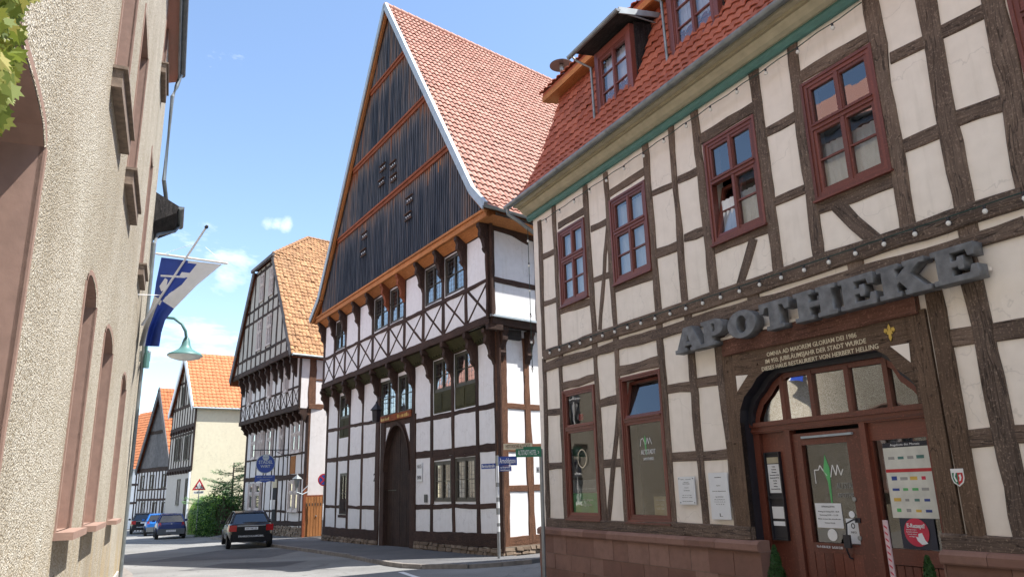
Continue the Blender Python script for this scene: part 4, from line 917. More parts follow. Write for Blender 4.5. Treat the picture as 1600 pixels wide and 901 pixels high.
for k in range(4): text_mesh('lettering', ['Jetzt hier in Ihrer', 'Apotheke einlösen.', 'Schnell, einfach', 'und digital.'][k], PF, u + r_ * .38, z + r_ * (.18 - k * .16), gn + .016, r_ * .12, M['paper'], t_)
mb = MB(); mb.poly(PF, [(u - r_ * a, z + r_ * b) for a, b in ((.12, -.1), (.42, -.02), (.62, -.55), (.8, -.75), (.55, -.82), (.3, -.85), (.0, -.6), (-.1, -.3), (.1, -.35))], gn + .015, gn + .018); mb.build('hand_picture', M['flag_white'], t_)
br_ = rect(PF, (1406, 809), (1460, 809), (1412, 857), (1466, 858), gn)
b_ = thing('poster', 'dark blue square poster behind the round red sticker', 'poster', PF.mat(br_[0], gn, br_[2])); mb = MB(); mb.box(PF, *br_[:2], gn + .002, gn + .006, *br_[2:]); mb.build('sheet', plain('navy_print', (.02, .025, .05), .4), b_)
# notice case
nc = rect(PF, (1193.6, 706.6), (1216.8, 705), (1209.5, 843), (1234, 843.6), DN)
cs = thing('notice_case', 'tall narrow black notice case with white sheets left of the entrance door', 'notice case', PF.mat(nc[0], DN, nc[2]))
mb = MB(); a, b, c, d = nc; n0 = DN - .03
mb.box(PF, a, b, n0, n0 + .02, c, d); mb.box(PF, a, a + .02, n0 + .02, n0 + .05, c, d); mb.box(PF, b - .02, b, n0 + .02, n0 + .05, c, d); mb.box(PF, a + .02, b - .02, n0 + .02, n0 + .05, d - .02, d); mb.box(PF, a + .02, b - .02, n0 + .02, n0 + .05, c, c + .02); mb.box(PF, a + .02, b - .02, n0 + .02, n0 + .045, c + (d - c) * .46, c + (d - c) * .50)
mb.build('case', M['black_paint'], cs)
h_ = d - c
for f0, f1, mt_ in ((.87, .94, 'khaki_l'), (.53, .86, 'paper'), (.24, .375, 'paper'), (.16, .21, 'flag_white')):
    mb = MB(); mb.box(PF, a + .035, b - .03, n0 + .02, n0 + .024, c + h_ * f0, c + h_ * f1); mb.build('notice_sheet', M[mt_], cs)
for k in range(9): text_mesh('lettering', random.choice(['Notdienst', 'Bereitschaft 20 Uhr', 'Apotheke am Markt', 'Telefon', 'Samstag']), PF, (a + b) / 2, c + h_ * (.83 - k * .032), n0 + .025, .022, M['ink'], cs)
# shop window contents
wu = W_gf[0]; mid = (wu[0] + wu[1]) / 2
pn = -.05
def inwin(label, r, mat, lines=(), name='poster', n=pn, cat='poster', ink='paper'): return board(label, r, n, lines, cat, mat, .003, name, ink=ink)
zz = wu[2]; hh_ = (wu[3] - wu[2])
inwin('green and white advert at the foot of the left shop window', (wu[0] + .12, wu[1] - .14, zz + .12, zz + .50), 'green_l', [('Stark gegen', .66, .16, .5), ('Nagelpilz', .40, .16, .42)])
inwin('grey photo advert above the green one in the left shop window', (wu[0] + .12, wu[1] - .14, zz + .51, zz + .76), 'steel', [('Gesund leben', .3, .16, .7)])
u_, z_ = mid, zz + 1.18
t_ = thing('sticker', 'round outlined pharmacy logo sticker on the left shop window', 'sticker', PF.mat(u_, pn, z_)); mb = MB()
for k in range(32):
    a0, a1 = k * math.pi / 16, (k + 1) * math.pi / 16; mb.face([PF.P(u_ + r_ * math.cos(t), pn + .05, z_ + r_ * 1.1 * math.sin(t)) for r_, t in ((.17, a0), (.17, a1), (.15, a1), (.15, a0))])
mb.build('ring', M['cream_paint'], t_)
inwin('red arrow-shaped sign in the top light of the left shop window', (mid - .05, mid + .12, zz + 1.95, zz + 2.08), 'red', name='paper_sign', cat='sign')
wu = W_gf[1]; mid = (wu[0] + wu[1]) / 2; zz = wu[2]
t_ = thing('window_lettering', 'white and green window lettering with a heartbeat line on the right shop window', 'lettering', PF.mat(mid, .0, zz + 1.3))
for tx, dz, s in (('ALTSTADT', 1.20, .12), ('APOTHEKE', 1.08, .07)): text_mesh('letters', tx, PF, mid - .05, zz + dz, -.02, s, M['paper'], t_, width=.42 if s > .1 else .3)
lu, lz = mid + .02, zz + 1.36
s = MB(); stroke(s, [(-.15, -.05), (-.12, .07), (-.06, .09), (-.0, -.02)], .013, -.02); stroke(s, [(.02, -.03), (.07, .09), (.1, -.02), (.14, .09), (.19, -.03)], .013, -.02); s.build('heartbeat', M['paper'], t_)
s = MB(); s.poly(PF, [(lu, lz + .14), (lu - .03, lz + .03), (lu - .012, lz - .22), (lu + .012, lz - .05), (lu + .03, lz + .04)], -.024, -.02); s.build('leaf', M['green_l'], t_)
inwin('small framed opening-hours card at the lower right of the right shop window', (mid - .42, mid - .08, zz + .12, zz + .44), 'khaki', [('Öffnungszeiten', .8, .1, .7), ('8.00 - 13.00', .55, .1, .6), ('14.30 - 18.30', .35, .1, .6)], ink='paper')
# measuring board at the door
u, z = PF.uv(1389, 860, .05)
st = thing('striped_post', 'slim pale pink and red patterned upright board standing by the entrance', 'post', PF.mat(u, .05, gz(4, 8)))
z1 = PF.uv(1385, 812, .05)[1]; mb = MB(); mb.box(PF, u - .03, u + .03, .03, .05, -.4, z1); mb.build('board', plain('pale_pink', (.66, .50, .52), .5), st)
mb = MB(); zq = -.3
while zq < z1 - .05: mb.poly(PF, [(u - .02, zq), (u + .02, zq + .03), (u + .02, zq + .05), (u - .02, zq + .02)], .05, .053); zq += .075
mb.build('pattern', M['magenta'], st)
# topiary
def leafcloud(mb, fn, n_, size, star=False):
    for _ in range(n_):
        p, nr = fn(); s_ = size * random.uniform(.6, 1.3); d = (nr + Vector((random.gauss(0, .5), random.gauss(0, .5), random.gauss(0, .5)))).normalized(); a = d.orthogonal().normalized(); a.rotate(Matrix.Rotation(random.random() * 6.3, 3, d)); b = d.cross(a); uv = (random.random() * 9, random.random() * 9)
        mb.face([p + a * s_, p + b * s_ * .45, p - a * s_, p - b * s_ * .45], [uv] * 4)
def topiary(label, x, y_apex, halfw, n):
    u, za = PF.uv(x, y_apex, n); zb = .05; H = za - zb; hw = halfw; g0 = PF.P(u, n, 0); gzz = gz(g0.x, g0.y)
    t_ = thing('topiary_shrub', label, 'shrub', PF.mat(u, n, gzz), 'clipped cone shrubs flanking the entrance')
    def f():
        h = random.random() ** 1.4; a = random.random() * 6.283; rr = hw * (1 - h) ** .8 * random.uniform(.75, 1.05) * (1 + .12 * math.sin(h * 23 + a * 2)) + .01
        return PF.P(u + rr * math.cos(a), n + rr * math.sin(a), zb + h * H), (PF.u * math.cos(a) + PF.n * math.sin(a) + PF.z * .6).normalized()
    mb = MB(); leafcloud(mb, f, 5200, .017); mb.build('foliage', M['box_leaf'], t_)
    mb = MB(); mb.lathe(PF.P(u, n, zb), [(hw * .7, 0), (hw * .45, H * .5), (.0, H * .9)], 12); mb.build('inner_twigs', M['bark'], t_)
    mb = MB(); mb.lathe(PF.P(u, n, gzz), [(.0, .0), (.13, 0), (.17, zb - gzz), (.15, zb - gzz), (0, zb - gzz - .02)], 18); mb.build('pot', M['ph_red'], t_)
topiary('clipped cone shrub in a pot at the left side of the pharmacy entrance', 1209, 851, .17, .42)
topiary('clipped cone shrub in a pot at the right side of the pharmacy entrance', 1448, 867, .15, .42)

# ------------------------------------------------------------------ big gabled house (middle)
mh = thing('half_timbered_house', 'tall white half-timbered house with steep pink-tiled roof and dark boarded gable', 'house', MF.mat(0, 0, gz(gm.x, gm.y)))
J1, JG = .40, .72
UP = [15.17, 13.71, 12.26, 10.61, 9.02, 7.39, 5.89, 4.26, 2.72, 1.14, -.33]
GP = [15.55, 14.03, 12.58, 10.97, 9.25, 7.45, 5.92, 4.41, 2.84, 1.22, .0]
ZB0, ZB1, ZR, ZT = 6.32, 6.54, 7.70, 9.35
# windows
zwt = 9.2
upw = {1, 4, 5, 7, 8}
def bay(L_, i, e=.1): return (L_[i + 1] + e, L_[i] - e)
holes_up = [(*bay(UP, i), 7.80, 9.15) for i in upw]
gw = {1: (3.95, 5.85), 4: (4.42, 5.85), 5: (4.42, 5.85), 7: (4.12, 5.95), 8: (4.12, 5.95)}
holes_g = [(*bay(GP, i), z0, z1) for i, (z0, z1) in gw.items()]
lowr = [(12.70, 13.55, .75, 2.45), (2.98, 4.22, 1.28, 2.55), (1.36, 2.70, 1.28, 2.60)]
holes_g += lowr + [(6.05, 8.62, -1.2, 4.05)]
mb = MB(); wall_holes(mb, MF, 0, 15.6, -1.2, 6.35, 0, [hole(h_, .01) for h_ in holes_g], .22)
wall_holes(mb, MF, -.36, 15.25, 6.35, 9.6, J1, [hole(h_, .01) for h_ in holes_up], .2)
SD3 = SF.u * -1                                  # direction of the eaves, away from the street
def SP(u, n, z, d): return MF.P(u, n, z) + SD3 * d
mb.face([SP(-.0, 0, -1.2, 0), SP(0, 0, 6.35, 0), SP(0, 0, 6.35, 22), SP(0, 0, -1.2, 22)])
c0 = MF.P(-.36, J1, 0) 
mb.face([SP(-.36, J1, 6.35, 0), SP(-.36, J1, 9.9, 0), SP(-.36, J1, 9.9, 22), SP(-.36, J1, 6.35, 22)])
mb.face([SP(15.6, 0, -1.2, 0), SP(15.6, 0, 9.9, 0), SP(15.6, 0, 9.9, 22), SP(15.6, 0, -1.2, 22)])
mb.face([SP(15.6, 0, -1.2, 22), SP(15.6, 0, 9.9, 22), SP(0, 0, 9.9, 22), SP(0, 0, -1.2, 22)])
mb.build('wall', M['mh_plaster'], mh)
mb = MB(); mb.box(MF, .6, 15, -12, -.9, -1, 9.3); mb.build('interior', M['dark'], mh)
mb = MB(); mb.box(MF, -.3, 15.2, -.5, J1 - .01, ZB0 + .02, ZB0 + .06); mb.box(MF, 0, 15.5, -.9, -.25, 6.0, 6.3); mb.build('floor_slab', M['black_board'], mh)
tf = MB()
bm_ = lambda a, b, w_, n0=-.04, n1=.02, wob=.010, w2=None: tf.beam(MF, a, b, w_, n0, n1, wob, w2=w2)
# upper storey
bm_((15.25, (ZB0 + ZB1) / 2), (-.38, (ZB0 + ZB1) / 2 + .03), .24, J1 - .3, J1 + .07)
bm_((15.2, ZR), (-.36, ZR), .13, J1 - .04, J1 + .035); bm_((15.2, 9.28), (-.36, 9.28), .2, J1 - .04, J1 + .03)
for k, u in enumerate(UP): bm_((u, 6.5), (u, 9.5), .20 if 0 < k < 10 else .26, J1 - .04, J1 + .028)
bm_((UP[-1] + .0, 6.5), (UP[-1] + .0, 9.5), .34, J1 - .04, J1 + .034)
for i in range(10):
    a, b = UP[i + 1] + .09, UP[i] - .09
    bm_((a, 6.62), (b, 7.66), .085, J1 - .03, J1 + .016, .005); bm_((b, 6.62), (a, 7.66), .085, J1 - .03, J1 + .012, .005)
# ground storey
gtop = 6.2
door_a, door_b = 6.05, 8.62
bm_((15.6, -.02), (9.1, .03), .40, -.04, .06); bm_((5.75, .1), (-.02, .22), .40, -.04, .06)
bm_((15.6, 1.06), (9.2, 1.04), .13); bm_((5.8, 1.10), (.1, 1.17), .15)
bm_((15.6, 3.08), (9.2, 3.06), .19); bm_((5.8, 2.84), (.1, 2.80), .24)
bm_((15.6, 4.42), (9.2, 4.36), .14); bm_((5.8, 4.02), (.1, 4.02), .15)
bm_((15.6, 6.08), (0, 6.08), .22)
for k, u in enumerate(GP):
    if k == 5: bm_((7.45, 4.3), (7.45, 6.2), .18); continue
    wv = {0: .24, 4: .30, 6: .26, 10: .36}.get(k, .19); bm_((u + (.0 if k else 0), -.1), (u, 6.2), wv, -.04, .028)
bm_((GP[4], -.3), (GP[4], 4.3), .40, -.04, .045); bm_((5.86, -.3), (5.86, 4.3), .34, -.04, .045)
bm_((12.6, .68), (13.7, .68), .10); bm_((1.2, 2.66), (4.4, 2.66), .12, -.04, .024); bm_((2.85, 1.2), (2.85, 2.7), .24, -.04, .032); bm_((1.26, 1.2), (1.26, 2.7), .2, -.04, .032); bm_((4.33, 1.2), (4.33, 2.7), .2, -.04, .032)
tf.build('timber_frame', M['mh_wood'], mh)
# brackets under both overhangs
def knagge(parent, u, zt, F_, n0, reach, h, w_=.17, mat='mh_wood'):
    p = [(0, 0), (1, 0), (1, -.10), (.86, -.15), (.80, -.22), (.86, -.30), (.84, -.38), (.62, -.46), (.5, -.58), (.44, -.68), (.50, -.75), (.40, -.82), (.18, -.88), (.06, -1), (0, -1)]
    mb = MB(); mb.prof(F_, [(n0 + a * reach, zt + b * h) for a, b in p], u - w_ / 2, u + w_ / 2); return mb.build('jetty_bracket', M[mat], parent)
for k, u in enumerate(GP):
    if 0 <= k: knagge(mh, u + (.0 if k < 10 else .09), 6.26, MF, .02, .40, 1.05)
for k, u in enumerate(UP): knagge(mh, u, 9.42, MF, J1 + .02, JG - J1 + .04, 1.05, mat='orange_dark' if k in (5, 6) else 'mh_wood')
mb = MB()
for k in range(10):
    a, b = GP[k + 1] + .1, GP[k] - .1; mb.face([MF.P(a, .03, 5.98), MF.P(b, .03, 5.98), MF.P(b, .38, 6.30), MF.P(a, .38, 6.30)])
    for q in range(7):
        uu_ = a + (b - a) * (q + .5) / 7; mb.box(MF, uu_ - .03, uu_ + .03, .1, .16, 6.02, 6.14)
mb.build('carved_filler_boards', M['panel_green'], mh)
for k, u in enumerate(UP):
    mb = MB(); mb.box(MF, u - .085, u + .085, J1 - .4, J1 + .10, 6.16, 6.325, grain=MF.n); mb.build('joist_end', M['mh_wood'], mh)
mb = MB()
for k in range(10):
    a, b = UP[k + 1] + .06, UP[k] - .06; mb.face([MF.P(a, J1 + .03, 9.22), MF.P(b, J1 + .03, 9.22), MF.P(b, JG + .02, 9.46), MF.P(a, JG + .02, 9.46)], grain=MF.u)
mb.build('soffit_boards', M['orange_wood'], mh)
mb = MB(); mb.beam(MF, (15.65, 9.53), (-.95, 9.53), .20, JG - .22, JG + .10, .003); mb.beam(MF, (15.6, 9.66), (-.9, 9.66), .09, JG - .2, JG + .15, .002); mb.build('gable_sill', M['orange_wood'], mh)
# gable boarding in four tiers, slanting slightly outward
AP = (6.95, 21.50); KR, KL = (-.38, 10.42), (14.50, 10.42); ER, EL = (-1.18, 9.64), (15.70, 9.60)
def edge(z, side, ins=0.0):
    if side > 0:    # near (right in the picture)
        a, b = (KR, AP) if z > KR[1] else (ER, KR)
    else: a, b = (KL, AP) if z > KL[1] else (EL, KL)
    return a[0] + (b[0] - a[0]) * (z - a[1]) / (b[1] - a[1])
tiers = [(9.70, 12.80), (12.80, 15.53), (15.53, 18.42), (18.42, 21.1)]
for ti, (za, zb) in enumerate(tiers):
    mb = MB(); bw = .165
    nb, ntp = JG + .0 + .015 * ti + .05, JG + .0 + .015 * ti
    u = edge(za, 1)
    while u < edge(za, -1):
        uc = u + bw / 2
        if uc < 6.95: zt_ = min(zb, AP[1] + (uc - AP[0]) * (AP[1] - KR[1]) / (AP[0] - KR[0])) if uc > KR[0] else za
        else: zt_ = min(zb, AP[1] - (uc - AP[0]) * (AP[1] - KL[1]) / (KL[0] - AP[0])) if uc < KL[0] else za
        zt_ -= 0 if zt_ >= zb - 1e-6 else .02
        if zt_ > za + .1:
            hgt = zb - za; segs = 7; jn = random.gauss(0, .006); rnd = random.gauss(0, .10)
            verge = min(abs(uc - edge(zt_, 1)), abs(uc - edge(zt_, -1)))
            for (x0, x1, dn) in ((u, u + bw - .035, 0), (u + bw - .045, u + bw + .01, .028)):
                for s_ in range(segs):
                    f0, f1 = s_ / segs, (s_ + 1) / segs; z0, z1 = za + (zt_ - za) * f0, za + (zt_ - za) * f1
                    n_ = lambda z: nb + (ntp - nb) * (z - za) / hgt + jn + dn
                    sh = lambda z: max(0, 1 - (zb - z) / 1.1) ** 1.2 * .62 + max(0, 1 - verge / .7) * .22 + rnd + .30 + (.07 if ti == 1 else 0)
                    q = [(x0, z0), (x1, z0), (x1, z1), (x0, z1)]
                    mb.face([MF.P(a, n_(z), z) for a, z in q], [(a, sh(z)) for a, z in q])
                    for xx in (x0, x1):
                        mb.face([MF.P(xx, n_(z0), z0), MF.P(xx, n_(z1), z1), MF.P(xx, n_(z1) - .03, z1), MF.P(xx, n_(z0) - .03, z0)], [(xx, sh(z0)), (xx, sh(z1)), (xx, sh(z1)), (xx, sh(z0))])
                n_b = n_(za); mb.face([MF.P(x0, n_b, za), MF.P(x1, n_b, za), MF.P(x1, n_b - .03, za), MF.P(x0, n_b - .03, za)], [(x0, .2)] * 4)
        u += bw
    mb.build('gable_boarding', M['clad'], mh)
    if ti < 3:
        z = zb; mb = MB(); a, b = edge(z, 1) + .12, edge(z, -1) - .12
        n_ = JG + .015 * (ti + 1) + .06
        mb.box(MF, a, b, n_ - .08, n_ + .045, z - .06, z + .03); mb.box(MF, a + .05, b - .05, n_ - .10, n_ + .0, z - .20, z - .062); mb.build('weather_board', M['orange_dark'], mh)
M['hatch_wood'] = wood('hatch_boards', (.05, .03, .022), (.12, .07, .05))
# little dove hatches
for (x, y) in ((598, 262), (614, 258), (596, 285), (615, 278), (569, 368), (567, 395), (639, 312), (637, 338)):
    u, z = MF.uv(x, y, JG + .12); n_ = JG + .11 + (.015 if z > 12.8 else 0)
    mb = MB(); mb.box(MF, u - .28, u + .28, n_ - .03, n_ + .02, z - .13, z - .08); mb.box(MF, u - .30, u + .30, n_ - .03, n_ + .05, z + .11, z + .14); f_ = mb.build('dove_hatch', M['hatch_wood'], mh)
    mb = MB()
    for d in (-.17, 0, .17): mb.box(MF, u + d - .025, u + d + .025, n_ - .005, n_ + .004, z - .02, z + .03)
    mb.build('flight_hole', M['white'], f_)
# back of gable, roof
mb = MB(); g_ = JG
mb.face([MF.P(*p) for p in ((ER[0], g_, ER[1]), (KR[0], g_, KR[1]), (AP[0], g_, AP[1]), (KL[0], g_, KL[1]), (EL[0], g_, EL[1]))])
RL = 24
off = Vector((0, 0, -.10))
for a, b in ((ER, KR), (KR, AP), (EL, KL), (KL, AP)):
    A, Bq = MF.P(a[0], g_ + .30, a[1]) + off, MF.P(b[0], g_ + .25, b[1]) + off; mb.face([A, Bq, Bq + SD3 * RL, A + SD3 * RL])
mb.face([MF.P(p[0], g_, p[1]) + SD3 * RL for p in (ER, KR, AP, KL, EL)])
mb.face([MF.P(ER[0], g_, 9.42), MF.P(-.3, g_, 9.42), MF.P(-.3, g_, 9.42) + SD3 * RL, MF.P(ER[0], g_, 9.42) + SD3 * RL], grain=SD3)
mb.build('roof_deck', M['orange_wood'], mh)
nn = g_ + .30
tile_roof('roof_tiles', M['tile_mh'], mh, [MF.P(ER[0], nn, ER[1]) , MF.P(KR[0], nn, KR[1]), MF.P(KR[0] + .12, nn, KR[1] + .19), MF.P(AP[0], nn, AP[1] + .02)], SD3, RL, .215, .335, amp=.050, lift=.058, jit=.004)
tile_roof('roof_tiles', M['tile_mh'], mh, [MF.P(EL[0], nn, EL[1]) + SD3 * RL, MF.P(KL[0], nn, KL[1]) + SD3 * RL, MF.P(AP[0], nn, AP[1] + .02) + SD3 * RL], -SD3, RL, .245, .345, amp=.04)
mb = MB(); r_ = MF.P(AP[0], nn, AP[1])
k = 0
while k < RL: p = r_ + SD3 * k; mb.tube([p + Vector((0, 0, .03)), p + SD3 * .40 + Vector((0, 0, .015))], .13, 10, r2=.115); k += .38
mb.build('ridge_tiles', M['tile_mh'], mh, smooth=True)
for sgn, pts in ((1, (ER, KR, AP)), (-1, (EL, KL, AP))):
    mb = MB()
    for a, b in zip(pts, pts[1:]):
        d = Vector((b[0] - a[0], b[1] - a[1])).normalized(); c = Vector((-d.y, d.x)) * (1 if sgn < 0 else -1)
        if c.y > 0: c = -c
        A = [(a[0] - c.x * .10, a[1] - c.y * .10), (b[0] - c.x * .10, b[1] - c.y * .10), (b[0] + c.x * .12, b[1] + c.y * .12), (a[0] + c.x * .12, a[1] + c.y * .12)]
        mb.poly(MF, A, nn - .02, nn + .03)
        A2 = [(a[0] - c.x * .13, a[1] - c.y * .13), (b[0] - c.x * .13, b[1] - c.y * .13), (b[0] - c.x * .06, b[1] - c.y * .06), (a[0] - c.x * .06, a[1] - c.y * .06)]
        mb.poly(MF, A2, nn - .08, nn + .034 + .002 * sgn)
    mb.build('verge_flashing', M['zinc_light'], mh)
for sgn, pts in ((1, (ER, KR, AP)), (-1, (EL, KL, AP))):
    mb = MB()
    for a, b in zip(pts, pts[1:]):
        d = Vector((b[0] - a[0], b[1] - a[1])).normalized(); c = Vector((-d.y, d.x))
        if c.y > 0: c = -c
        A = [(a[0] + c.x * .11, a[1] + c.y * .11), (b[0] + c.x * .11, b[1] + c.y * .11), (b[0] + c.x * .2, b[1] + c.y * .2), (a[0] + c.x * .2, a[1] + c.y * .2)]
        mb.poly(MF, A, nn - .16, nn - .06)
    mb.build('bargeboard', M['orange_wood'], mh)
mb = MB(); e0 = MF.P(ER[0] - .06, nn, ER[1] + .0); gg = [(.075 * math.cos(t), .075 * math.sin(t)) for t in [math.pi + math.pi * k / 6 for k in range(7)]]
for (a, b), (c, d) in zip(gg, gg[1:]):
    x = SF.n; q = lambda a, b, l: e0 + x * a + Vector((0, 0, b)) + SD3 * l
    mb.face([q(a, b, -.05), q(c, d, -.05), q(c, d, RL), q(a, b, RL)])
mb.build('gutter', M['zinc'], mh)
# snow guards
mb = MB(); 
for k in range(9):
    p = MF.P(KR[0] - .25, nn, KR[1] - .24) + SD3 * (.9 + k * .32) + Vector((0, 0, .08)); mb.tube([p, p + SF.n * .05 + Vector((0, 0, .16)), p + SF.n * .12 + Vector((0, 0, .02))], .012, 6)
mb.build('snow_guard', M['tile_mh'], mh)
# side wall timber: local frame along the side
sf_ = MB()
def sb(a, b, w_, n=0, n1=.03): sf_.beam(SF, a, b, w_, n - .05, n + n1, .010)
jside = (MF.P(-.36, J1, 0) - SF.o).dot(SF.n); ju = (MF.P(-.36, J1, 0) - SF.o).dot(SF.u)
sb((-.16, -.3), (-.16, 6.2), .40); sb((-1.22, .1), (-1.15, 6.1), .26); sb((-3.4, .1), (-3.3, 6.1), .26); sb((-5.5, .1), (-5.4, 6.1), .26)
for z, w_ in ((.02, .34), (1.62, .16), (2.8, .26), (4.0, .16)): sb((0, z + (.12 if z < .1 else 0)), (-9, z + (.12 if z < .1 else 0)), w_, n1=.022)
sf_.build('side_frame', M['mh_wood_sunlit'], mh)
sf_ = MB()
sb((ju, 6.42), (-9, 6.42), .24, jside, .09); sb((ju, 7.72), (-9, 7.72), .17, jside); sb((ju - .02, 6.5), (ju - .02, 9.5), .30, jside, .034); sb((ju - 2.0, 6.5), (ju - 2.0, 9.6), .3, jside, .034); sb((ju, 9.35), (-9, 9.35), .2, jside)
sb((ju - .5, 9.4), (ju - 1.6, 9.15), .12, jside, .04)
sf_.build('side_frame', M['mh_wood'], mh)
fl_ = MB(); fl_.box(SF, ju + .05, -9, jside - .05, jside + .14, 6.56, 6.60, grain=SF.u); fl_.box(SF, ju + .05, -9, jside - .05, jside + .17, 6.53, 6.558, grain=SF.u); fl_.build('sill_flashing', M['zinc_light'], mh)
for u in (-.12, -1.2, -3.35): knagge(mh, u, 6.30, SF, .03, jside, 1.0, .2)
kp_ = [(-.2, 0), (.30, 0), (.30, -.12), (.2, -.3), (.22, -.4), (.06, -.6), (.0, -.9), (-.2, -.9)]
# plinth of rubble
rbm = MB()
def rubble(F_, u0, u1, n, zt, zb):
    z = zb; row = 0
    while z < zt - .04:
        h = min(random.uniform(.09, .17), zt - z); u = u0 - random.uniform(0, .3)
        while u < u1:
            w_ = random.uniform(.14, .42); a, b = max(u, u0), min(u + w_, u1)
            if b - a > .05:
                o = seeduv(); k = len(rbm.uv); nn_ = n + random.uniform(-.02, .045); j = lambda s=.018: random.uniform(-s, s)
                P = [F_.P(a + .01 + j(), n - .2, z + j()), F_.P(b - .01 + j(), n - .2, z + j()), F_.P(b - .015 + j(), nn_, z + .012 + j()), F_.P(a + .015 + j(), nn_, z + .012 + j()), F_.P(a + .01, n - .2, z + h), F_.P(b - .01, n - .2, z + h), F_.P(b - .02 + j(), nn_ - .02, z + h - .012 + j()), F_.P(a + .02 + j(), nn_ - .02, z + h - .012 + j())]
                rbm.hexa(P); rbm.uv[k:] = [o] * (len(rbm.uv) - k)
            u += w_
        z += h
rubble(MF, -.06, 5.7, .10, -.0, -.75); rubble(MF, 9.1, 15.7, .08, -.14, -1.0); rubble(SF, -9, .08, .10, .06, -.75)
rbm.build('rubble_base', M['rubble'], mh)
mb = MB(); mb.box(MF, 0, 5.75, -.2, .06, -.9, -.01); mb.box(MF, 9.1, 15.6, -.2, .05, -1.1, -.16); mb.box(SF, -9, 0, -.2, .06, -.9, .05); mb.build('rubble_core', plain('dark_mortar', (.16, .13, .10), .95), mh)
# gate with a pointed arch
ga0, ga1, gsp, gap_ = 6.12, 8.52, 2.35, 4.02
gm_u = 7.36
def arch(u):
    if u < gm_u: t = (gm_u - u) / (gm_u - ga0)
    else: t = (u - gm_u) / (ga1 - gm_u)
    return gsp + (gap_ - gsp) * math.sqrt(max(0, 1 - t ** 1.9)) ** 1.05
mb = MB(); K = 28; us = [ga0 + (ga1 - ga0) * k / K for k in range(K + 1)]
for a, b in zip(us, us[1:]):
    m_ = 'x'; mb.face([MF.P(a, .03, arch(a)), MF.P(b, .03, arch(b)), MF.P(b, .03, 4.34), MF.P(a, .03, 4.34)], grain=MF.u)
    mb.face([MF.P(a, .03, arch(a)), MF.P(b, .03, arch(b)), MF.P(b, -.25, arch(b)), MF.P(a, -.25, arch(a))])
    mb.face([MF.P(a, .09, arch(a)), MF.P(b, .09, arch(b)), MF.P(b, .09, arch(b) + .12), MF.P(a, .09, arch(a) + .12)]); mb.face([MF.P(a, .09, arch(a)), MF.P(b, .09, arch(b)), MF.P(b, .02, arch(b)), MF.P(a, .02, arch(a))])
mb.box(MF, 5.8, ga0, -.25, .05, -1, 4.34, grain=MF.z); mb.box(MF, ga1, 8.9, -.25, .05, -1, 4.34, grain=MF.z)
mb.build('gate_surround', M['mh_wood'], mh)
for tri in (((8.35, 4.0), (8.42, 3.3), (8.0, 4.0)), ((6.2, 4.0), (6.18, 3.35), (6.62, 4.0))):
    mb = MB(); mb.poly(MF, list(tri), .03, .034); mb.build('spandrel_infill', M['mh_plaster'], mh)
mb = MB(); mb.box(MF, 6.0, 8.9, .02, .085, 4.22, 4.46); lb = mb.build('gate_lintel', M['orange_dark'], mh)
mb = MB()
for uu_ in list(np.arange(8.0, 8.75, .12)) + list(np.arange(6.2, 7.2, .12)): mb.box(MF, uu_, uu_ + random.uniform(.03, .08), .084, .09, 4.27, 4.27 + random.uniform(.08, .14))
mb.build('carved_ornament', M['gold'], lb)
for a0, a1, nm in ((ga0, gm_u - .01, 0), (gm_u + .01, ga1, 1)):
    mb = MB(); k = 6
    for i in range(k):
        x0, x1 = a0 + (a1 - a0) * i / k + .004, a0 + (a1 - a0) * (i + 1) / k - .004
        mb.poly(MF, [(x0, -.95), (x1, -.95), (x1, arch(x1)), (x0, arch(x0))], -.18, -.12 + random.gauss(0, .003))
    lf_ = mb.build('gate_leaf', M['gate'], mh)
    if nm: mb = MB(); mb.box(MF, a0 + .3, a1 - .1, -.12, -.10, 1.66, 1.69); mb.build('iron_bar', M['frame_green'], lf_)
# windows of the big house
def lead_panes(w_, F_, a, b, c, d, n, mat='glass_old'):
    pass
mcas = dict(mat=M['frame_dark'], cas=.07, sash=.045, sill=False, proud=.02)
for i in sorted(upw):
    a, b = bay(UP, i); x = window(mh, MF, (a, b, 7.80, 9.15), J1 - .03, cols=2, main=None, bars=(.5,), pane=M['glass_old'], back=M['dim'], **mcas)
    mb = MB()
    for k in range(1, 8): uu_ = a + (b - a) * k / 8; mb.box(MF, uu_ - .004, uu_ + .004, J1 - .068, J1 - .06, 7.9, 9.05)
    for k in range(1, 8): zz = 7.85 + 1.25 * k / 8; mb.box(MF, a + .1, b - .1, J1 - .069, J1 - .061, zz - .004, zz + .004)
    mb.build('lead_came', M['lead'], x)
for i, (z0, z1) in gw.items():
    a, b = bay(GP, i); hp = {1: .85, 7: .72, 8: .72}.get(i, 0)
    x = window(mh, MF, (a, b, z0 + hp, z1), -.03, cols=2, main=None, bars=(.5,), pane=M['glass_old'], back=M['curtain'] if i in (1, 4) else M['ph_red'], **{**mcas, 'mat': M['frame_green']})
    mb = MB()
    for k in range(1, 8): uu_ = a + (b - a) * k / 8; mb.box(MF, uu_ - .004, uu_ + .004, -.068, -.06, z0 + hp + .1, z1 - .1)
    for k in range(1, 8): zz = z0 + hp + (z1 - z0 - hp) * k / 8; mb.box(MF, a + .1, b - .1, -.069, -.061, zz - .004, zz + .004)
    mb.build('lead_came', M['lead'], x)
    if hp:
        mb = MB(); mb.box(MF, a, b, -.1, -.02, z0, z0 + hp)
        for q in (0, 1):
            c0_ = a + (b - a) * q / 2; w2 = (b - a) / 2; mb.box(MF, c0_ + .05, c0_ + w2 - .05, -.1, .0, z0 + .10, z0 + hp - .08)
        mb.build('parapet_panel', M['panel_green'], mh)
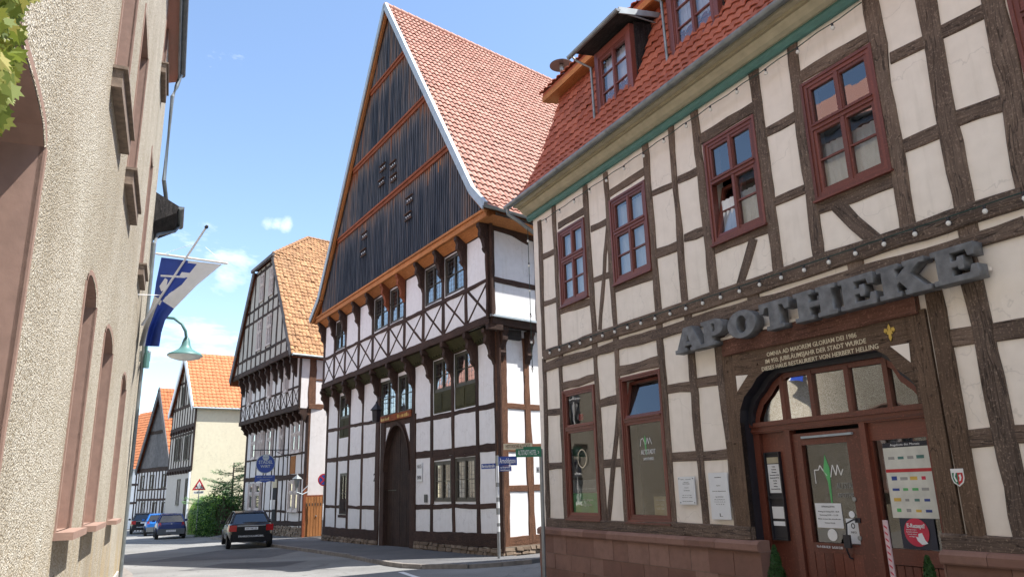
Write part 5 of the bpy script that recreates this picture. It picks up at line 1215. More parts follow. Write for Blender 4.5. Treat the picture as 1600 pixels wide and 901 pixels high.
for r in lowr:
    x = window(mh, MF, r, -.0, cols=2, main=None, bars=(.5,), pane=M['glass_old'] if r[0] < 10 else M['glass'], back=M['curtain'], **mcas)
    mb = MB()
    for k in range(1, 8): uu_ = r[0] + (r[1] - r[0]) * k / 8; mb.box(MF, uu_ - .005, uu_ + .005, -.038, -.03, r[2] + .1, r[3] - .1)
    for k in range(1, 10): zz = r[2] + (r[3] - r[2]) * k / 10; mb.box(MF, r[0] + .1, r[1] - .1, -.039, -.031, zz - .005, zz + .005)
    mb.build('lead_came', M['lead'], x)
mb = MB(); mb.box(MF, 12.72, 13.53, -.03, .015, .78, 1.38); mb.box(MF, 12.85, 13.4, .0, .03, .9, 1.25); mb.build('parapet_panel', M['gate'], mh)
# small plates by the gate
def plate(label, x, y, w_, h_, F_, n, mat, txt=None, name='plaque', ink='ink', cat='plaque'):
    u, z = F_.uv(x, y, n); t_ = thing(name, label, cat, F_.mat(u, n, z)); mb = MB(); mb.box(F_, u - w_ / 2, u + w_ / 2, n - .01, n + .01, z - h_ / 2, z + h_ / 2); mb.build('plate', M[mat], t_)
    if txt:
        for k, t in enumerate(txt): text_mesh('lettering', t, F_, u, z + h_ * (.3 - .6 * k / max(1, len(txt) - 1) if len(txt) > 1 else 0), n + .012, h_ / (len(txt) + 1) * .9, M[ink], t_, width=w_ * .8)
    return t_
plate('small pale heritage notice on the white field right of the gate', 655.5, 737, .42, .62, MF, .03, 'paper', ['HAUS', 'DENKMAL'])
plate('black letter box set in the white field right of the gate', 665, 778, .22, .26, MF, .03, 'black_paint', name='letter_box', cat='letter box')
u, z = MF.uv(585, 746, .03); t_ = thing('house_number', 'small black figure 2 on the white field left of the gate', 'house number', MF.mat(u, .03, z)); text_mesh('figure', '2', MF, u, z, .03, .42, M['ink'], t_, bold=.006)
# hanging lantern beside the gate
u, z = MF.uv(588, 646, .5)
ln = thing('wall_lantern', 'dark hexagonal lantern hanging from an iron arm left of the gate arch', 'lantern', MF.mat(u, .5, z - .3))
mb = MB(); c = MF.P(u, .5, z); mb.lathe(c, [(0, -.32), (.16, -.30), (.19, .12), (.26, .14), (.05, .38), (.03, .46), (0, .46)], 6); mb.build('lantern_body', M['black_paint'], ln)
mb = MB(); mb.lathe(c, [(.172, -.24), (.188, .08)], 6); mb.build('lantern_pane', M['lampglass'], ln) if False else None
uu2 = MF.uv(616, 636, .05)[0]; mb = MB(); mb.tube([MF.P(u, .5, z + .46), MF.P(u - .1, .45, z + .6), MF.P(uu2, .06, z + .62)], .015, 6); mb.tube([MF.P(u, .5, z + .40), MF.P(uu2, .06, z + .35)], .012, 6); mb.build('iron_arm', M['black_paint'], ln)

# ------------------------------------------------------------------ inn with the half hip (second house)
ht = thing('half_timbered_house', 'inn with half-hipped orange roof, close-set dark timbers and a blue hanging sign', 'house', HF.mat(0, 0, gz(g2.x, g2.y)))
HJ1, HJ2 = .5, .95; HW = 10.9
HD = HS.u * -1
hz0 = gz(g2.x, g2.y)
mb = MB()
mb.box(HF, 0, HW, -1, 0, -1.6, 5.95); mb.quad_uz(HF, -.1, HW + .1, HJ1, 5.95, 8.85)
def HPt(u, n, z, d=0): return HF.P(u, n, z) + HD * d
mb.face([HPt(0, 0, -1.6), HPt(0, 0, 8.9), HPt(0, 0, 8.9, 12), HPt(0, 0, -1.6, 12)]); mb.face([HPt(-.1, HJ1, 5.95), HPt(-.1, HJ1, 8.9), HPt(-.1, HJ1, 8.9, 12), HPt(-.1, HJ1, 5.95, 12)])
mb.face([HPt(HW, 0, -1.6), HPt(HW, 0, 8.9), HPt(HW, 0, 8.9, 12), HPt(HW, 0, -1.6, 12)]); mb.face([HPt(HW, 0, -1.6, 12), HPt(HW, 0, 8.9, 12), HPt(0, 0, 8.9, 12), HPt(0, 0, -1.6, 12)])
mb.build('wall', M['h2_plaster'], ht)
gER, gEL, gHL, gHR, gAPu = (-.45, 8.75), (11.75, 8.75), (7.72, 15.25), (3.78, 15.25), 5.75
gz_ap = 17.45; hipback = 2.9
mb = MB(); mb.face([HPt(u, HJ2, z) for u, z in ((gER[0] + .3, 8.85), (gHR[0], gHR[1] - .1), (gHL[0], gHL[1] - .1), (gEL[0] - .3, 8.85))]); mb.build('gable_wall', M['grey_plaster'], ht)
tf = MB()
def hb(a, b, w_, n=0, n1=.03, wob=.012): tf.beam(HF, a, b, w_, n - .04, n + n1, wob)
NB = 11; HU = [HW * k / NB for k in range(NB + 1)]
# jettied storey
hb((-.15, 6.02), (HW + .15, 6.02), .26, HJ1, .06); hb((-.1, 7.1), (HW + .1, 7.1), .12, HJ1); hb((-.1, 8.75), (HW + .1, 8.75), .22, HJ1, .04)
for k, u in enumerate(HU): hb((u, 6), (u, 8.8), .17 if 0 < k < NB else .3, HJ1, .026)
for k in range(NB): hb((HU[k] + .08, 6.15), (HU[k + 1] - .08, 7.06), .08, HJ1, .016, .006); hb((HU[k + 1] - .08, 6.15), (HU[k] + .08, 7.06), .08, HJ1, .012, .006)
# ground storeys
hb((0, .18), (HW, .05), .22, 0, .05); hb((0, 2.50), (HW, 2.55), .26, 0, .04); hb((0, 5.5), (HW, 5.5), .2); hb((0, 3.7), (HW, 3.7), .10, 0, .02); hb((0, .75), (HW, .72), .10, 0, .02)
for k, u in enumerate([0, .55, 2.35, 2.8, 3.5, 4.3, 5.0, 5.5, 6.6, 7.1, 8.6, 9.9, HW]): hb((u, -.2), (u, 5.6), .14 if k not in (0, 12) else .36, 0, .026)
# gable
for z in (9.75, 11.95, 12.7, 14.9): 
    f = (z - 8.75) / (15.25 - 8.75); hb((gER[0] + (gHR[0] - gER[0]) * f + .15, z), (gEL[0] + (gHL[0] - gEL[0]) * f - .15, z), .17, HJ2)
hb((-.35, 8.92), (11.6, 8.92), .30, HJ2, .06)
for k in range(13):
    u = .1 + k * .95
    f_ = (u - gER[0]) / (gHR[0] - gER[0]) if u < gAPu else (gEL[0] - u) / (gEL[0] - gHL[0]); zt_ = min(15.1, 8.75 + (15.25 - 8.75) * max(0, f_) - .2)
    if zt_ > 9.2: hb((u, 8.9), (u, zt_), .19, HJ2, .026)
tf.build('timber_frame', M['h2_wood'], ht)
ws = dict(mat=M['frame_grey'], cas=.09, sash=.07, sill=True, proud=.05)
wsg = dict(mat=M['frame_grey'], cas=.05, sash=.05, sill=False, proud=.03)
def hwin(u0, u1, z0, z1, n, cols=2, bars=(.5,), w_=ws): window(ht, HF, (u0, u1, z0, z1), n, cols=cols, main=.62 if z1 - z0 > 1.3 else None, bars=(), pane=M['glass_old'], back=M['dim'], **w_)
for k in (1, 4, 7, 8): pass
for u in (2.05, 4.95, 9.0): hwin(u - .28, u + .28, 7.0, 8.5, HJ1 + .08, 1)
for a, b in ((.75, 2.2), (3.6, 4.2), (5.7, 6.5), (7.3, 8.4), (8.8, 9.7)):
    if b - a > 1: hwin(a, (a + b) / 2 - .03, 3.75, 5.38, .06, 1); hwin((a + b) / 2 + .03, b, 3.75, 5.38, .06, 1)
    else: hwin(a, b, 3.75, 5.38, .06, 1)
for a, b in ((.7, 1.45), (1.5, 2.25), (6.75, 7.0), (7.3, 8.4), (8.8, 9.7)):
    if b - a > .5: hwin(a, b, .75, 2.32, .06, 1)
mb = MB(); mb.box(HF, 1.5, 2.25, .0, .034, 2.68, 3.6, grain=HF.z); mb.build('ochre_field', M['gate_orange'], ht)
for u0 in (3.25, 4.2, 6.1, 7.05):
    pass
for (a, b, z0, z1) in ((3.9, 4.75, 9.95, 11.8), (5.8, 6.65, 9.95, 11.8), (4.0, 4.7, 12.95, 14.7), (5.85, 6.6, 12.95, 14.7)): hwin(a, b, z0, z1, HJ2 + .05, 2, w_=wsg)
for k in range(10): knagge(ht, .55 + k * 1.09, 8.85, HF, HJ1 + .02, HJ2 - HJ1, 1.2, .2, 'h2_wood')
for k in range(12): knagge(ht, .05 + k * .98, 5.95, HF, .02, HJ1, .75, .2, 'h2_wood')
# doorway
mb = MB(); mb.box(HF, 4.35, 5.0, .0, .04, -.5, 2.0); dn = mb.build('doorway', M['dark'], ht); mb = MB(); mb.box(HF, 4.3, 5.05, .0, .07, 2.0, 2.45); mb.build('door_hood', M['khaki_l'], dn)
mb = MB(); mb.box(HF, 4.3, 4.55, .1, .3, .85, 1.35); mb.build('menu_box', M['white'], dn)
# roof of the inn
mb = MB(); apx = (gAPu, 18.45)
n_ = HJ2 + .2
RLh = 12
for a, b in ((gER, gHR), (gEL, gHL)):
    A, Bq = HPt(a[0], n_ - .02, a[1] - .25), HPt(b[0], n_ - .02, b[1] - .12); mb.face([A, Bq, Bq + HD * RLh, A + HD * RLh])
ra = HPt(gAPu, n_, gz_ap, hipback)
mb.face([HPt(gHR[0], n_, gHR[1]), HPt(gHL[0], n_, gHL[1]), ra])
mb.face([HPt(gHR[0], n_, gHR[1]), ra, ra + HD * (RLh - hipback), HPt(gHR[0], n_, gHR[1], RLh)]); mb.face([HPt(gHL[0], n_, gHL[1]), ra, ra + HD * (RLh - hipback), HPt(gHL[0], n_, gHL[1], RLh)])
mb.face([HPt(gER[0], n_, gER[1], RLh), HPt(gHR[0], n_, gHR[1], RLh), ra + HD * (RLh - hipback), HPt(gHL[0], n_, gHL[1], RLh), HPt(gEL[0], n_, gEL[1], RLh)])
mb.build('roof_deck', M['orange_dark'], ht)
up3 = Vector((0, 0, .06))
tile_roof('roof_tiles', M['tile_h2'], ht, [HPt(gER[0] - .1, n_ + .05, gER[1] - .1) + up3, HPt(.95, n_ + .05, 11.0) + up3, HPt(gHR[0], n_ + .05, gHR[1]) + up3], HD, RLh, .22, .27, amp=.04, lift=.035, jit=.012)
# upper part, cut by the hip line, in rows
def hip_tiles():
    A = HPt(gHR[0], n_, gHR[1]); T_ = ra
    rows = 11; V = None
    for r in range(rows):
        f0, f1 = r / rows, (r + 1) / rows
        P0 = A.lerp(T_, f0) + up3; P1 = A.lerp(T_, f1) + up3
        up_dir = (HPt(gAPu, n_, gz_ap) - A) / rows
        base = A + up_dir * r + HD * (hipback * f0) + up3
        tile_roof('roof_tiles', M['tile_h2'], ht, [base, base + up_dir], HD, RLh - hipback * f0, .22, .28, amp=.04, lift=.035, jit=.01)
hip_tiles()
mb = MB()
for k in range(12):
    a, b = HPt(gHR[0], n_, gHR[1]).lerp(ra, k / 12) + up3, HPt(gHR[0], n_, gHR[1]).lerp(ra, (k + 1.1) / 12) + up3; mb.tube([a, b], .12, 8, r2=.10)
for k in range(28): a = ra + HD * k * .34 + up3; mb.tube([a, a + HD * .36], .12, 8, r2=.1)
mb.build('ridge_tiles', M['tile_h2'], ht, smooth=True)
mb = MB()
for a, b in ((gER, gHR), (gEL, gHL)):
    d = Vector((b[0] - a[0], b[1] - a[1])).normalized(); c = Vector((-d.y, d.x)); c = -c if c.y > 0 else c
    mb.poly(HF, [(a[0], a[1] + .08), (b[0], b[1] + .08), (b[0] + c.x * .3, b[1] + c.y * .3), (a[0] + c.x * .3, a[1] + c.y * .3)], n_ - .02, n_ + .04)
mb.box(HF, gHR[0] - .2, gHL[0] + .2, n_ - .02, n_ + .12, gHR[1] - .12, gHR[1] + .06)
mb.build('bargeboard', M['slate'], ht)
mb = MB(); a = HPt(gER[0] - .12, n_, gER[1] - .1); mb.tube([a, a + HD * RLh], .07, 8); mb.build('gutter', M['zinc'], ht)
# side of the inn
hsj = (HF.P(-.1, HJ1, 0) - HS.o).dot(HS.n); sm = MB()
def hs(a, b, w_, n=0, n1=.03): sm.beam(HS, a, b, w_, n - .05, n + n1, .012)
hs((-.35, -.4), (-.35, 6), .75); hs((0, 2.3), (-8, 2.3), .45); hs((0, 6.05), (-8, 6.05), .25, hsj, .1); hs((-.2, 6.1), (-.2, 8.9), .42, hsj); hs((0, 7.45), (-8, 7.45), .09, hsj); hs((0, 8.75), (-8, 8.75), .4, hsj)
sm.build('side_frame', M['mh_wood_sunlit'], ht)
mb = MB(); mb.box(HS, -.7, -8, .0, .02, -.6, 2.1); mb.build('grey_render', M['grey_plaster'], ht)
rbm = MB(); rubble(HF, -.05, HW, .06, .02, -1.2); rbm.build('rubble_base', M['rubble'], ht)
# hanging inn sign
u, z = HF.uv(415, 724, 1.1)
hsn = thing('hanging_sign', 'round dark blue inn sign with white lettering hanging from an iron bracket', 'hanging sign', HF.mat(u, 1.1, z - .9))
c = HF.P(u, 1.1, z); d = (CAM - c); d.z = 0; d.normalize(); FS = Fr((c.x, c.y), math.degrees(math.atan2(-d.y, d.x)) + 90 + 90)
FS = Fr((c.x, c.y), 0); FS.n = d; FS.u = Vector((-d.y, d.x, 0)); FS.u = FS.n.cross(FS.z) ; 
if FS.u.cross(FS.z).dot(FS.n) > 0: FS.u = -FS.u
mb = MB(); mb.lathe(c + d * -.03, [(0, .06), (.46, .06), (.5, .03), (.46, 0), (0, 0)], 28, d); mb.build('round_panel', M['blue_sign'], hsn, smooth=False)
mb = MB(); mb.lathe(c, [(.47, .035), (.475, .045), (.50, .045), (.505, .03)], 28, d); mb.build('rim', M['zinc_light'], hsn)
mb = MB(); mb.poly(FS, [(-.5, z - .60), (.5, z - .60), (.52, z - .95), (.3, z - .90), (0, z - .98), (-.3, z - .90), (-.52, z - .95)], -.02, .03); mb.build('lower_panel', M['blue_sign'], hsn)
mb = MB(); 
mb.lathe(c + Vector((0, 0, .34)) + d * .032, [(0, .008), (.17, .008), (.17, 0)], 18, d); mb.build('brewery_oval', M['zinc_light'], hsn)
text_mesh('lettering', 'Brauerei', FS, 0, z + .34, .046, .07, M['blue_sign'], hsn); text_mesh('lettering', 'STADEL', FS, 0, z + .08, .036, .24, M['zinc_light'], hsn, width=.72, bold=.004); text_mesh('lettering', 'WIRT', FS, 0, z - .14, .036, .2, M['zinc_light'], hsn, width=.5, bold=.004)
text_mesh('lettering', 'HOTEL - RESTAURANT', FS, 0, z - .70, .034, .09, M['zinc_light'], hsn, width=.8); text_mesh('lettering', 'BIERGARTEN', FS, 0, z - .84, .034, .09, M['zinc_light'], hsn, width=.5)
mb = MB()
for k in (-1, 0, 1): mb.lathe(c + FS.u * k * .22 + Vector((0, 0, -.53)), [(.0, .03), (.05, .0), (0, -.03)], 8)
mb.build('white_ornament', M['white'], hsn)
wp = HF.P(u - .4, .03, z + .72); mb = MB(); mb.tube([wp, HF.P(u + .0, 1.7, z + .72)], .025, 6); mb.tube([HF.P(u - .4, .03, z + .3), HF.P(u - .15, .7, z + .70)], .018, 6)
for s in (-1, 1): mb.tube([c + FS.u * s * .3 + Vector((0, 0, .36)), c + FS.u * s * .3 + Vector((0, 0, .70))], .012, 5)
mb.tube([c + FS.u * -.7 + Vector((0, 0, .72)), c + FS.u * .7 + Vector((0, 0, .72))], .022, 6)
mb.build('iron_bracket', M['black_paint'], hsn)
# lantern at the inn
u, z = HF.uv(464, 752, .6); c = HF.P(u, .6, z)
ln = thing('wall_lantern', 'white old-fashioned lantern on a curved arm by the inn corner', 'lantern', T(c))
mb = MB(); mb.lathe(c, [(0, -.3), (.08, -.28), (.17, .10), (.28, .14), (.06, .3), (.03, .36), (0, .36)], 6); mb.build('lantern_body', M['zinc'], ln)
mb = MB(); mb.tube([HF.P(u, .02, z - .5), HF.P(u, .3, z - .62), HF.P(u, .6, z - .5), HF.P(u, .6, z - .28)], .03, 6); mb.tube([HF.P(u, .02, z - .2), HF.P(u, .35, z - .5)], .02, 6); mb.build('curved_arm', M['zinc_light'], ln)
# yard gate between the houses
ga, gb_ = ground(474, 842), ground(505, 840)
GF = Fr((ga.x, ga.y), 40); 
gd = (Vector((gb_.x, gb_.y, 0)) - Vector((ga.x, ga.y, 0))); Lg = gd.length; ghd = math.degrees(math.atan2(gd.x, gd.y)); GF = Fr((ga.x, ga.y), ghd + 180)
yg = thing('yard_gate', 'closed orange-brown board gate between inn and big gabled house', 'gate', GF.mat(0, 0, gz(ga.x, ga.y)))
zg = gz(ga.x, ga.y); mb = MB(); k = 7
for i in range(k):
    x0, x1 = -(Lg * i / k) - .01, -(Lg * (i + 1) / k) + .01; mb.box(GF, x1, x0, 0, .04 + .004 * (i % 2), zg + .12, zg + 2.05, grain=GF.z)
lfm = mb.build('boards', M['gate_orange'], yg)
mb = MB()
for i in range(k): uu_ = -Lg * (i + .5) / k; mb.box(GF, uu_ - .025, uu_ + .025, .045, .05, zg + 1.6, zg + 1.74)
mb.build('peep_slots', M['dark'], yg)
mb = MB(); mb.box(GF, -Lg - .1, -Lg + .0, -.02, .09, zg, zg + 2.1, grain=GF.z); mb.box(GF, 0, .12, -.02, .09, zg, zg + 2.5, grain=GF.z); mb.box(GF, -Lg, 0, -.02, .035, zg + 2.05, zg + 2.13); mb.build('posts', M['orange_dark'], yg)
mb = MB(); mb.lathe(GF.P(-Lg * .55, .05, zg + 1.1), [(0, .05), (.03, .04), (.03, 0)], 10, GF.n); mb.build('handle', M['steel'], yg)

# ------------------------------------------------------------------ far houses
def at_dist(x, y, d): r = ray(x, y); return CAM + r * (d / r.y)
def gable_house(label, F, base, width, eave, apex_z, mid, depth, side_h, wallm, sidem, tilem, timber=None, over=.35, sidedir=None, tw=.28, th=.36, extra=None):
    t_ = thing('gabled_house', label, 'house', F.mat(0, 0, base)); D = sidedir or -F.n
    mb = MB(); pts = [(0, base - 1), (0, eave), (mid, apex_z), (width, eave), (width, base - 1)]
    mb.face([F.P(u, 0, z) for u, z in pts]); mb.face([F.P(u, 0, z) + D * depth for u, z in pts][::-1]); mb.build('gable_wall', wallm, t_)
    mb = MB()
    for u in (0, width): mb.face([F.P(u, 0, base - 1), F.P(u, 0, eave), F.P(u, 0, eave) + D * depth, F.P(u, 0, base - 1) + D * depth])
    mb.build('side_wall', sidem, t_)
    s1 = Vector((mid, apex_z - eave)).normalized(); s2 = Vector((width - mid, apex_z - eave)).normalized()
    e1 = (0 - s1.x * over, eave - s1.y * over); e2 = (width + s2.x * over, eave - s2.y * over); n_ = .3
    mb = MB()
    for e_ in (e1, e2): a, b = F.P(e_[0], n_, e_[1] + .04), F.P(mid, n_, apex_z + .04); mb.face([a, b, b + D * (depth + .6), a + D * (depth + .6)])
    mb.build('roof_deck', M['orange_dark'], t_)
    tile_roof('roof_tiles', tilem, t_, [F.P(e1[0], n_, e1[1] + .1), F.P(mid, n_, apex_z + .1)], D, depth + .6, tw, th, amp=.045, lift=.04)
    tile_roof('roof_tiles', tilem, t_, [F.P(e2[0], n_, e2[1] + .1) + D * (depth + .6), F.P(mid, n_, apex_z + .1) + D * (depth + .6)], -D, depth + .6, tw, th, amp=.045, lift=.04)
    for e_ in (e1, e2):
        mb = MB(); d = Vector((mid - e_[0], apex_z - e_[1])).normalized(); c = Vector((-d.y, d.x)); c = -c if c.y > 0 else c
        mb.poly(F, [(e_[0], e_[1] + .15), (mid, apex_z + .18), (mid + c.x * .3, apex_z + c.y * .3), (e_[0] + c.x * .28, e_[1] + c.y * .28)], n_ - .03, n_ + .04)
        mb.build('bargeboard', M['flag_white'] if 'cream' in label else M['slate'], t_)
    for e_ in (e1, e2): mb = MB(); a = F.P(e_[0], n_, e_[1] + .02); mb.tube([a, a + D * (depth + .6)], .07, 8); mb.build('gutter', M['zinc_light'], t_)
    return t_
p3_ = at_dist(291, 835, 53); F3 = Fr((p3_.x, p3_.y), -36.5); b3 = gz(p3_.x, p3_.y) - .1
D3 = Vector((math.sin(R(55)), math.cos(R(55)), 0))
W3 = 7.2; ev3 = 7.95; ap3 = 12.15; md3 = 3.7
h3 = gable_house('tall narrow gabled house with a blank cream side wall and bright orange roof', F3, b3, W3, ev3, ap3, md3, 9, 0, M['h3_plaster'], M['cream'], M['tile_h3'], sidedir=D3)
tf = MB()
def fb(a, b, w_, n1=.04): tf.beam(F3, a, b, w_, -.03, n1, .008)
for z, w_ in ((3.55, .32), (6.55, .30), (6.05, .14), (8.1, .2)): fb((-.05 if z < 8 else .2, z), (W3 if z < 8 else W3 - .2, z), w_, .07)
for k in range(10):
    u = .12 + k * (W3 - .24) / 9; f_ = min(u / md3, (W3 - u) / (W3 - md3)); fb((u, 3.6), (u, ev3 + (ap3 - ev3) * f_ - .15), .16 if k else .34)
fb((1.8, 10), (5.6, 10), .16); fb((md3, 8), (md3, 11.9), .2)
tf.build('timber_frame', M['h2_wood'], h3)
for k in range(9):
    for zz in (6.45, 3.5): mb = MB(); u = .4 + k * .8; mb.box(F3, u - .08, u + .08, .0, .16, zz - .26, zz - .02); mb.build('joist_end', M['h2_wood'], h3)
for (a, b, z0, z1) in ((1.0, 1.75, 4.2, 5.9), (2.0, 2.6, 4.2, 5.9), (3.6, 4.3, 4.2, 5.9), (4.6, 5.2, 4.2, 5.9), (1.7, 2.3, 8.3, 9.7), (3.9, 4.5, 8.3, 9.7), (2.9, 3.7, 1.1, 2.9), (.7, 1.3, .2, 2.9)):
    window(h3, F3, (a, b, z0, z1), .02, cols=2 if b - a > .6 else 1, bars=(.5,), mat=M['frame_dark'], cas=.06, sash=.04, pane=M['glass_old'], back=M['dark'], sill=z0 > 1)
mb = MB(); p = F3.P(-.08, .12, 3.3); mb.tube([p, F3.P(-.08, .12, b3)], .07, 8); mb.build('downpipe', M['flag_white'], h3)

p4_ = at_dist(262, 835, 61); F4 = Fr((p4_.x, p4_.y), -45.0); b4 = gz(p4_.x, p4_.y) - .2
h4 = gable_house('low half-timbered house with a grey boarded gable and brown-orange roof', F4, b4, 7.6, 4.0, 10.6, 3.9, 12, 0, M['slate'], M['h2_plaster'], M['tile_h4'], sidedir=Vector((math.sin(R(46)), math.cos(R(46)), 0)))
mb = MB(); mb.box(F4, -.02, 7.62, -.1, .03, b4 - .5, 3.85); mb.build('wall', M['h2_plaster'], h4)
tf = MB()
def fb(a, b, w_, n1=.07): tf.beam(F4, a, b, w_, -.03, n1, .008)
for z, w_ in ((-.6, .3), (1.5, .16), (3.9, .34), (2.3, .12), (7.0, .25)): fb((0 if z < 5 else 1.8, z), (7.6 if z < 5 else 5.8, z), w_)
for k in range(12): fb((.1 + k * .67, -1.2), (.1 + k * .67, 4.0), .16)
tf.build('timber_frame', M['h2_wood'], h4)
for a, z0, z1 in ((.9, -.4, 1.3), (2.9, -.7, 1.3), (5.5, -.4, 1.3), (1.2, 2.4, 3.5), (3.9, 2.4, 3.5), (6.2, 2.4, 3.5)): window(h4, F4, (a, a + .75, z0, z1), .05, cols=2, bars=(.5,), mat=M['frame_dark'], cas=.06, sash=.04, pane=M['glass_old'], back=M['dark'], sill=False)
p5_ = at_dist(228, 835, 72); F5 = Fr((p5_.x, p5_.y), -58); b5 = gz(p5_.x, p5_.y) - .3
# its roof slope faces the street: gable ends are the sides
F5g = Fr((p5_.x - 0, p5_.y), 32.0)
D5 = Vector((math.sin(R(-52)), math.cos(R(-52)), 0))
o5 = at_dist(236, 835, 72); F5 = Fr((o5.x, o5.y), 38.0)
h5 = gable_house('distant house with an orange roof slope seen just past the left building', F5, b5, 8.0, 4.6, 10.6, 4.0, 12, 0, M['h2_plaster'], M['mh_plaster'], M['tile_h3'], sidedir=D5)
tf = MB(); F5s = Fr((o5.x, o5.y), -52)
for u in (.2, 1.4, 2.6, 3.9, 5.2): tf.beam(F5s, (u, b5), (u, 4.5), .2, .0, .05, .01)
for z in (1.2, 2.9, 4.4): tf.beam(F5s, (0, z), (11, z), .2, .0, .06, .01)
tf.build('timber_frame', M['h2_wood'], h5)
window(h5, F5s, (1.6, 2.5, 3.0, 4.1), .08, cols=2, bars=(.5,), mat=M['flag_white'], cas=.07, pane=M['glass_old'], back=M['dark'])
mb = MB(); mb.poly(F5s, [(2.0, 2.0), (2.5, 1.5), (2.0, 1.0), (1.5, 1.5)], .05, .09); mb.build('door_lozenge', M['frame_grey'], h5)
# more roofs further on, closing the street
for lab, px, d, hh, wd in (('far house with a dull red roof closing the street behind the parked cars', 214, 95, -60, 12),):
    o6 = at_dist(px, 832, d); F6 = Fr((o6.x, o6.y), hh); gable_house(lab, F6, gz(o6.x, o6.y) - .3, wd, 3.6, 8.2, wd / 2, 14, 0, M['h2_plaster'], M['cream'], M['tile_h4'])

# ------------------------------------------------------------------ left building
lb = thing('rendered_building', 'pebble-dashed pale building with red-brown arched window reveals along the left edge', 'building', LF.mat(0, 0, -.3))
LT = 11.9
def lu(x, y): u, z = LF.uv(x, y); return u, z
GW = [(lu(114.5, 770)[0], lu(92.7, 770)[0], 1.42, 3.47), (lu(150.7, 770)[0], lu(134, 770)[0], 1.40, 3.45), (lu(179, 770)[0], lu(171, 770)[0], 1.36, 3.44), (12.22, 13.75, 1.2, 3.56), (15.4, 16.7, 1.2, 3.56), (18.4, 19.7, 1.2, 3.56), (21.4, 22.7, 1.2, 3.56)]
UWn = [(8.45, 9.70, 5.30, 7.5), (6.15, 7.42, 5.30, 7.5), (2.35, 3.2, 5.38, 7.5)]
TWn = [(1.9, 2.9, 9.28, 10.8), (6.15, 7.4, 9.2, 10.8), (8.5, 9.7, 9.2, 10.8)]
HL = [(a, b, c, d) for a, b, c, d in GW + UWn + TWn]
mb = MB(); wall_holes(mb, LF, 0, 40, -1, 10.92, 0, HL, .0)
for P_ in ([(0, 0), (0, -10)], [(40, 0), (40, -10)], [(0, -10), (40, -10)]):
    (a, n1), (c, n2) = P_; mb.face([LF.P(a, n1, -1), LF.P(a, n1, 10.92), LF.P(c, n2, 10.92), LF.P(c, n2, -1)])
# arch spandrels of the windows, flush with the wall
def archz(a, b, zs, rise, u): t = (u - (a + b) / 2) / ((b - a) / 2); return zs + rise * math.sqrt(max(0, 1 - t * t))
for (a, b, c, d) in GW + UWn:
    rise = .13 if d < 3.6 and c < 2 else (.62 if d == 4.05 else .0)
    if not rise: continue
    K = 14
    for k in range(K):
        u0, u1 = a + (b - a) * k / K, a + (b - a) * (k + 1) / K
        mb.face([LF.P(u0, 0, archz(a, b, d - rise, rise, u0)), LF.P(u1, 0, archz(a, b, d - rise, rise, u1)), LF.P(u1, 0, d), LF.P(u0, 0, d)])
mb.build('wall', M['pebble'], lb)
RD = .34
for (a, b, c, d) in HL:
    mb = MB()
    rise = .13 if d < 3.6 and c < 2 else (.62 if d == 4.05 else .0); dd_ = d - rise
    if d == 4.05: rd = .28
    else: rd = RD
    for u in (a, b): mb.face([LF.P(u, 0, c), LF.P(u, 0, dd_), LF.P(u, -rd, dd_), LF.P(u, -rd, c)])
    mb.face([LF.P(a, 0, c), LF.P(b, 0, c), LF.P(b, -rd, c), LF.P(a, -rd, c)])
    K = 14
    for k in range(K):
        u0, u1 = a + (b - a) * k / K, a + (b - a) * (k + 1) / K; z0, z1 = archz(a, b, dd_, rise, u0), archz(a, b, dd_, rise, u1)
        mb.face([LF.P(u0, 0, z0), LF.P(u1, 0, z1), LF.P(u1, -rd, z1), LF.P(u0, -rd, z0)])
    # smooth band round the opening
    e = .045
    for (x0, x1) in ((a - e, a), (b, b + e)): mb.box(LF, x0, x1, -.02, .012, c, dd_)
    for k in range(K):
        u0, u1 = a + (b - a) * k / K, a + (b - a) * (k + 1) / K; z0, z1 = archz(a, b, dd_, rise, u0), archz(a, b, dd_, rise, u1)
        mb.face([LF.P(u0, .012, z0), LF.P(u1, .012, z1), LF.P(u1, .012, z1 + e), LF.P(u0, .012, z0 + e)])
    mb.build('window_reveal', M['terracotta'], lb)
for (a, b, c, d) in HL:
    big = d == 4.05
    mb = MB(); n_ = -(.28 if big else RD)
    w_ = .09; mt_ = 'white' if big else 'frame_grey'
    mb.box(LF, a, a + w_, n_ - .05, n_ + .02, c, d); mb.box(LF, b - w_, b, n_ - .05, n_ + .02, c, d); mb.box(LF, a + w_, b - w_, n_ - .05, n_ + .018, c, c + w_); mb.box(LF, a + w_, b - w_, n_ - .05, n_ + .018, d - w_, d); mb.box(LF, (a + b) / 2 - .05, (a + b) / 2 + .05, n_ - .05, n_ + .016, c + w_, d - w_); mb.box(LF, a + w_, (a + b) / 2 - .05, n_ - .05, n_ + .014, c + (d - c) * .62, c + (d - c) * .62 + .06)
    wn = mb.build('window', M[mt_], lb)
    mb = MB(); mb.quad_uz(LF, a + .02, b - .02, n_ - .02, c, d); mb.build('pane', M['glass'], wn); curtain(LF, a + .08, b - .08, c, d, n_ - .12, wn)
    mb = MB(); mb.quad_uz(LF, a, b, n_ - .4, c, d); mb.build('room_back', M['dark'], wn)
    if not big:
        mb = MB(); up_ = c > 4
        if up_: mb.box(LF, a - .10, b + .10, -.02, .085, c - .20, c - .03); mb.box(LF, a - .12, b + .12, -.02, .12, c - .03, c + .0)
        else: mb.box(LF, a - .06, b + .06, -.02, .13, c - .055, c - .0)
        mb.build('sill', M['rough_stone'] if up_ else M['terracotta'], wn)
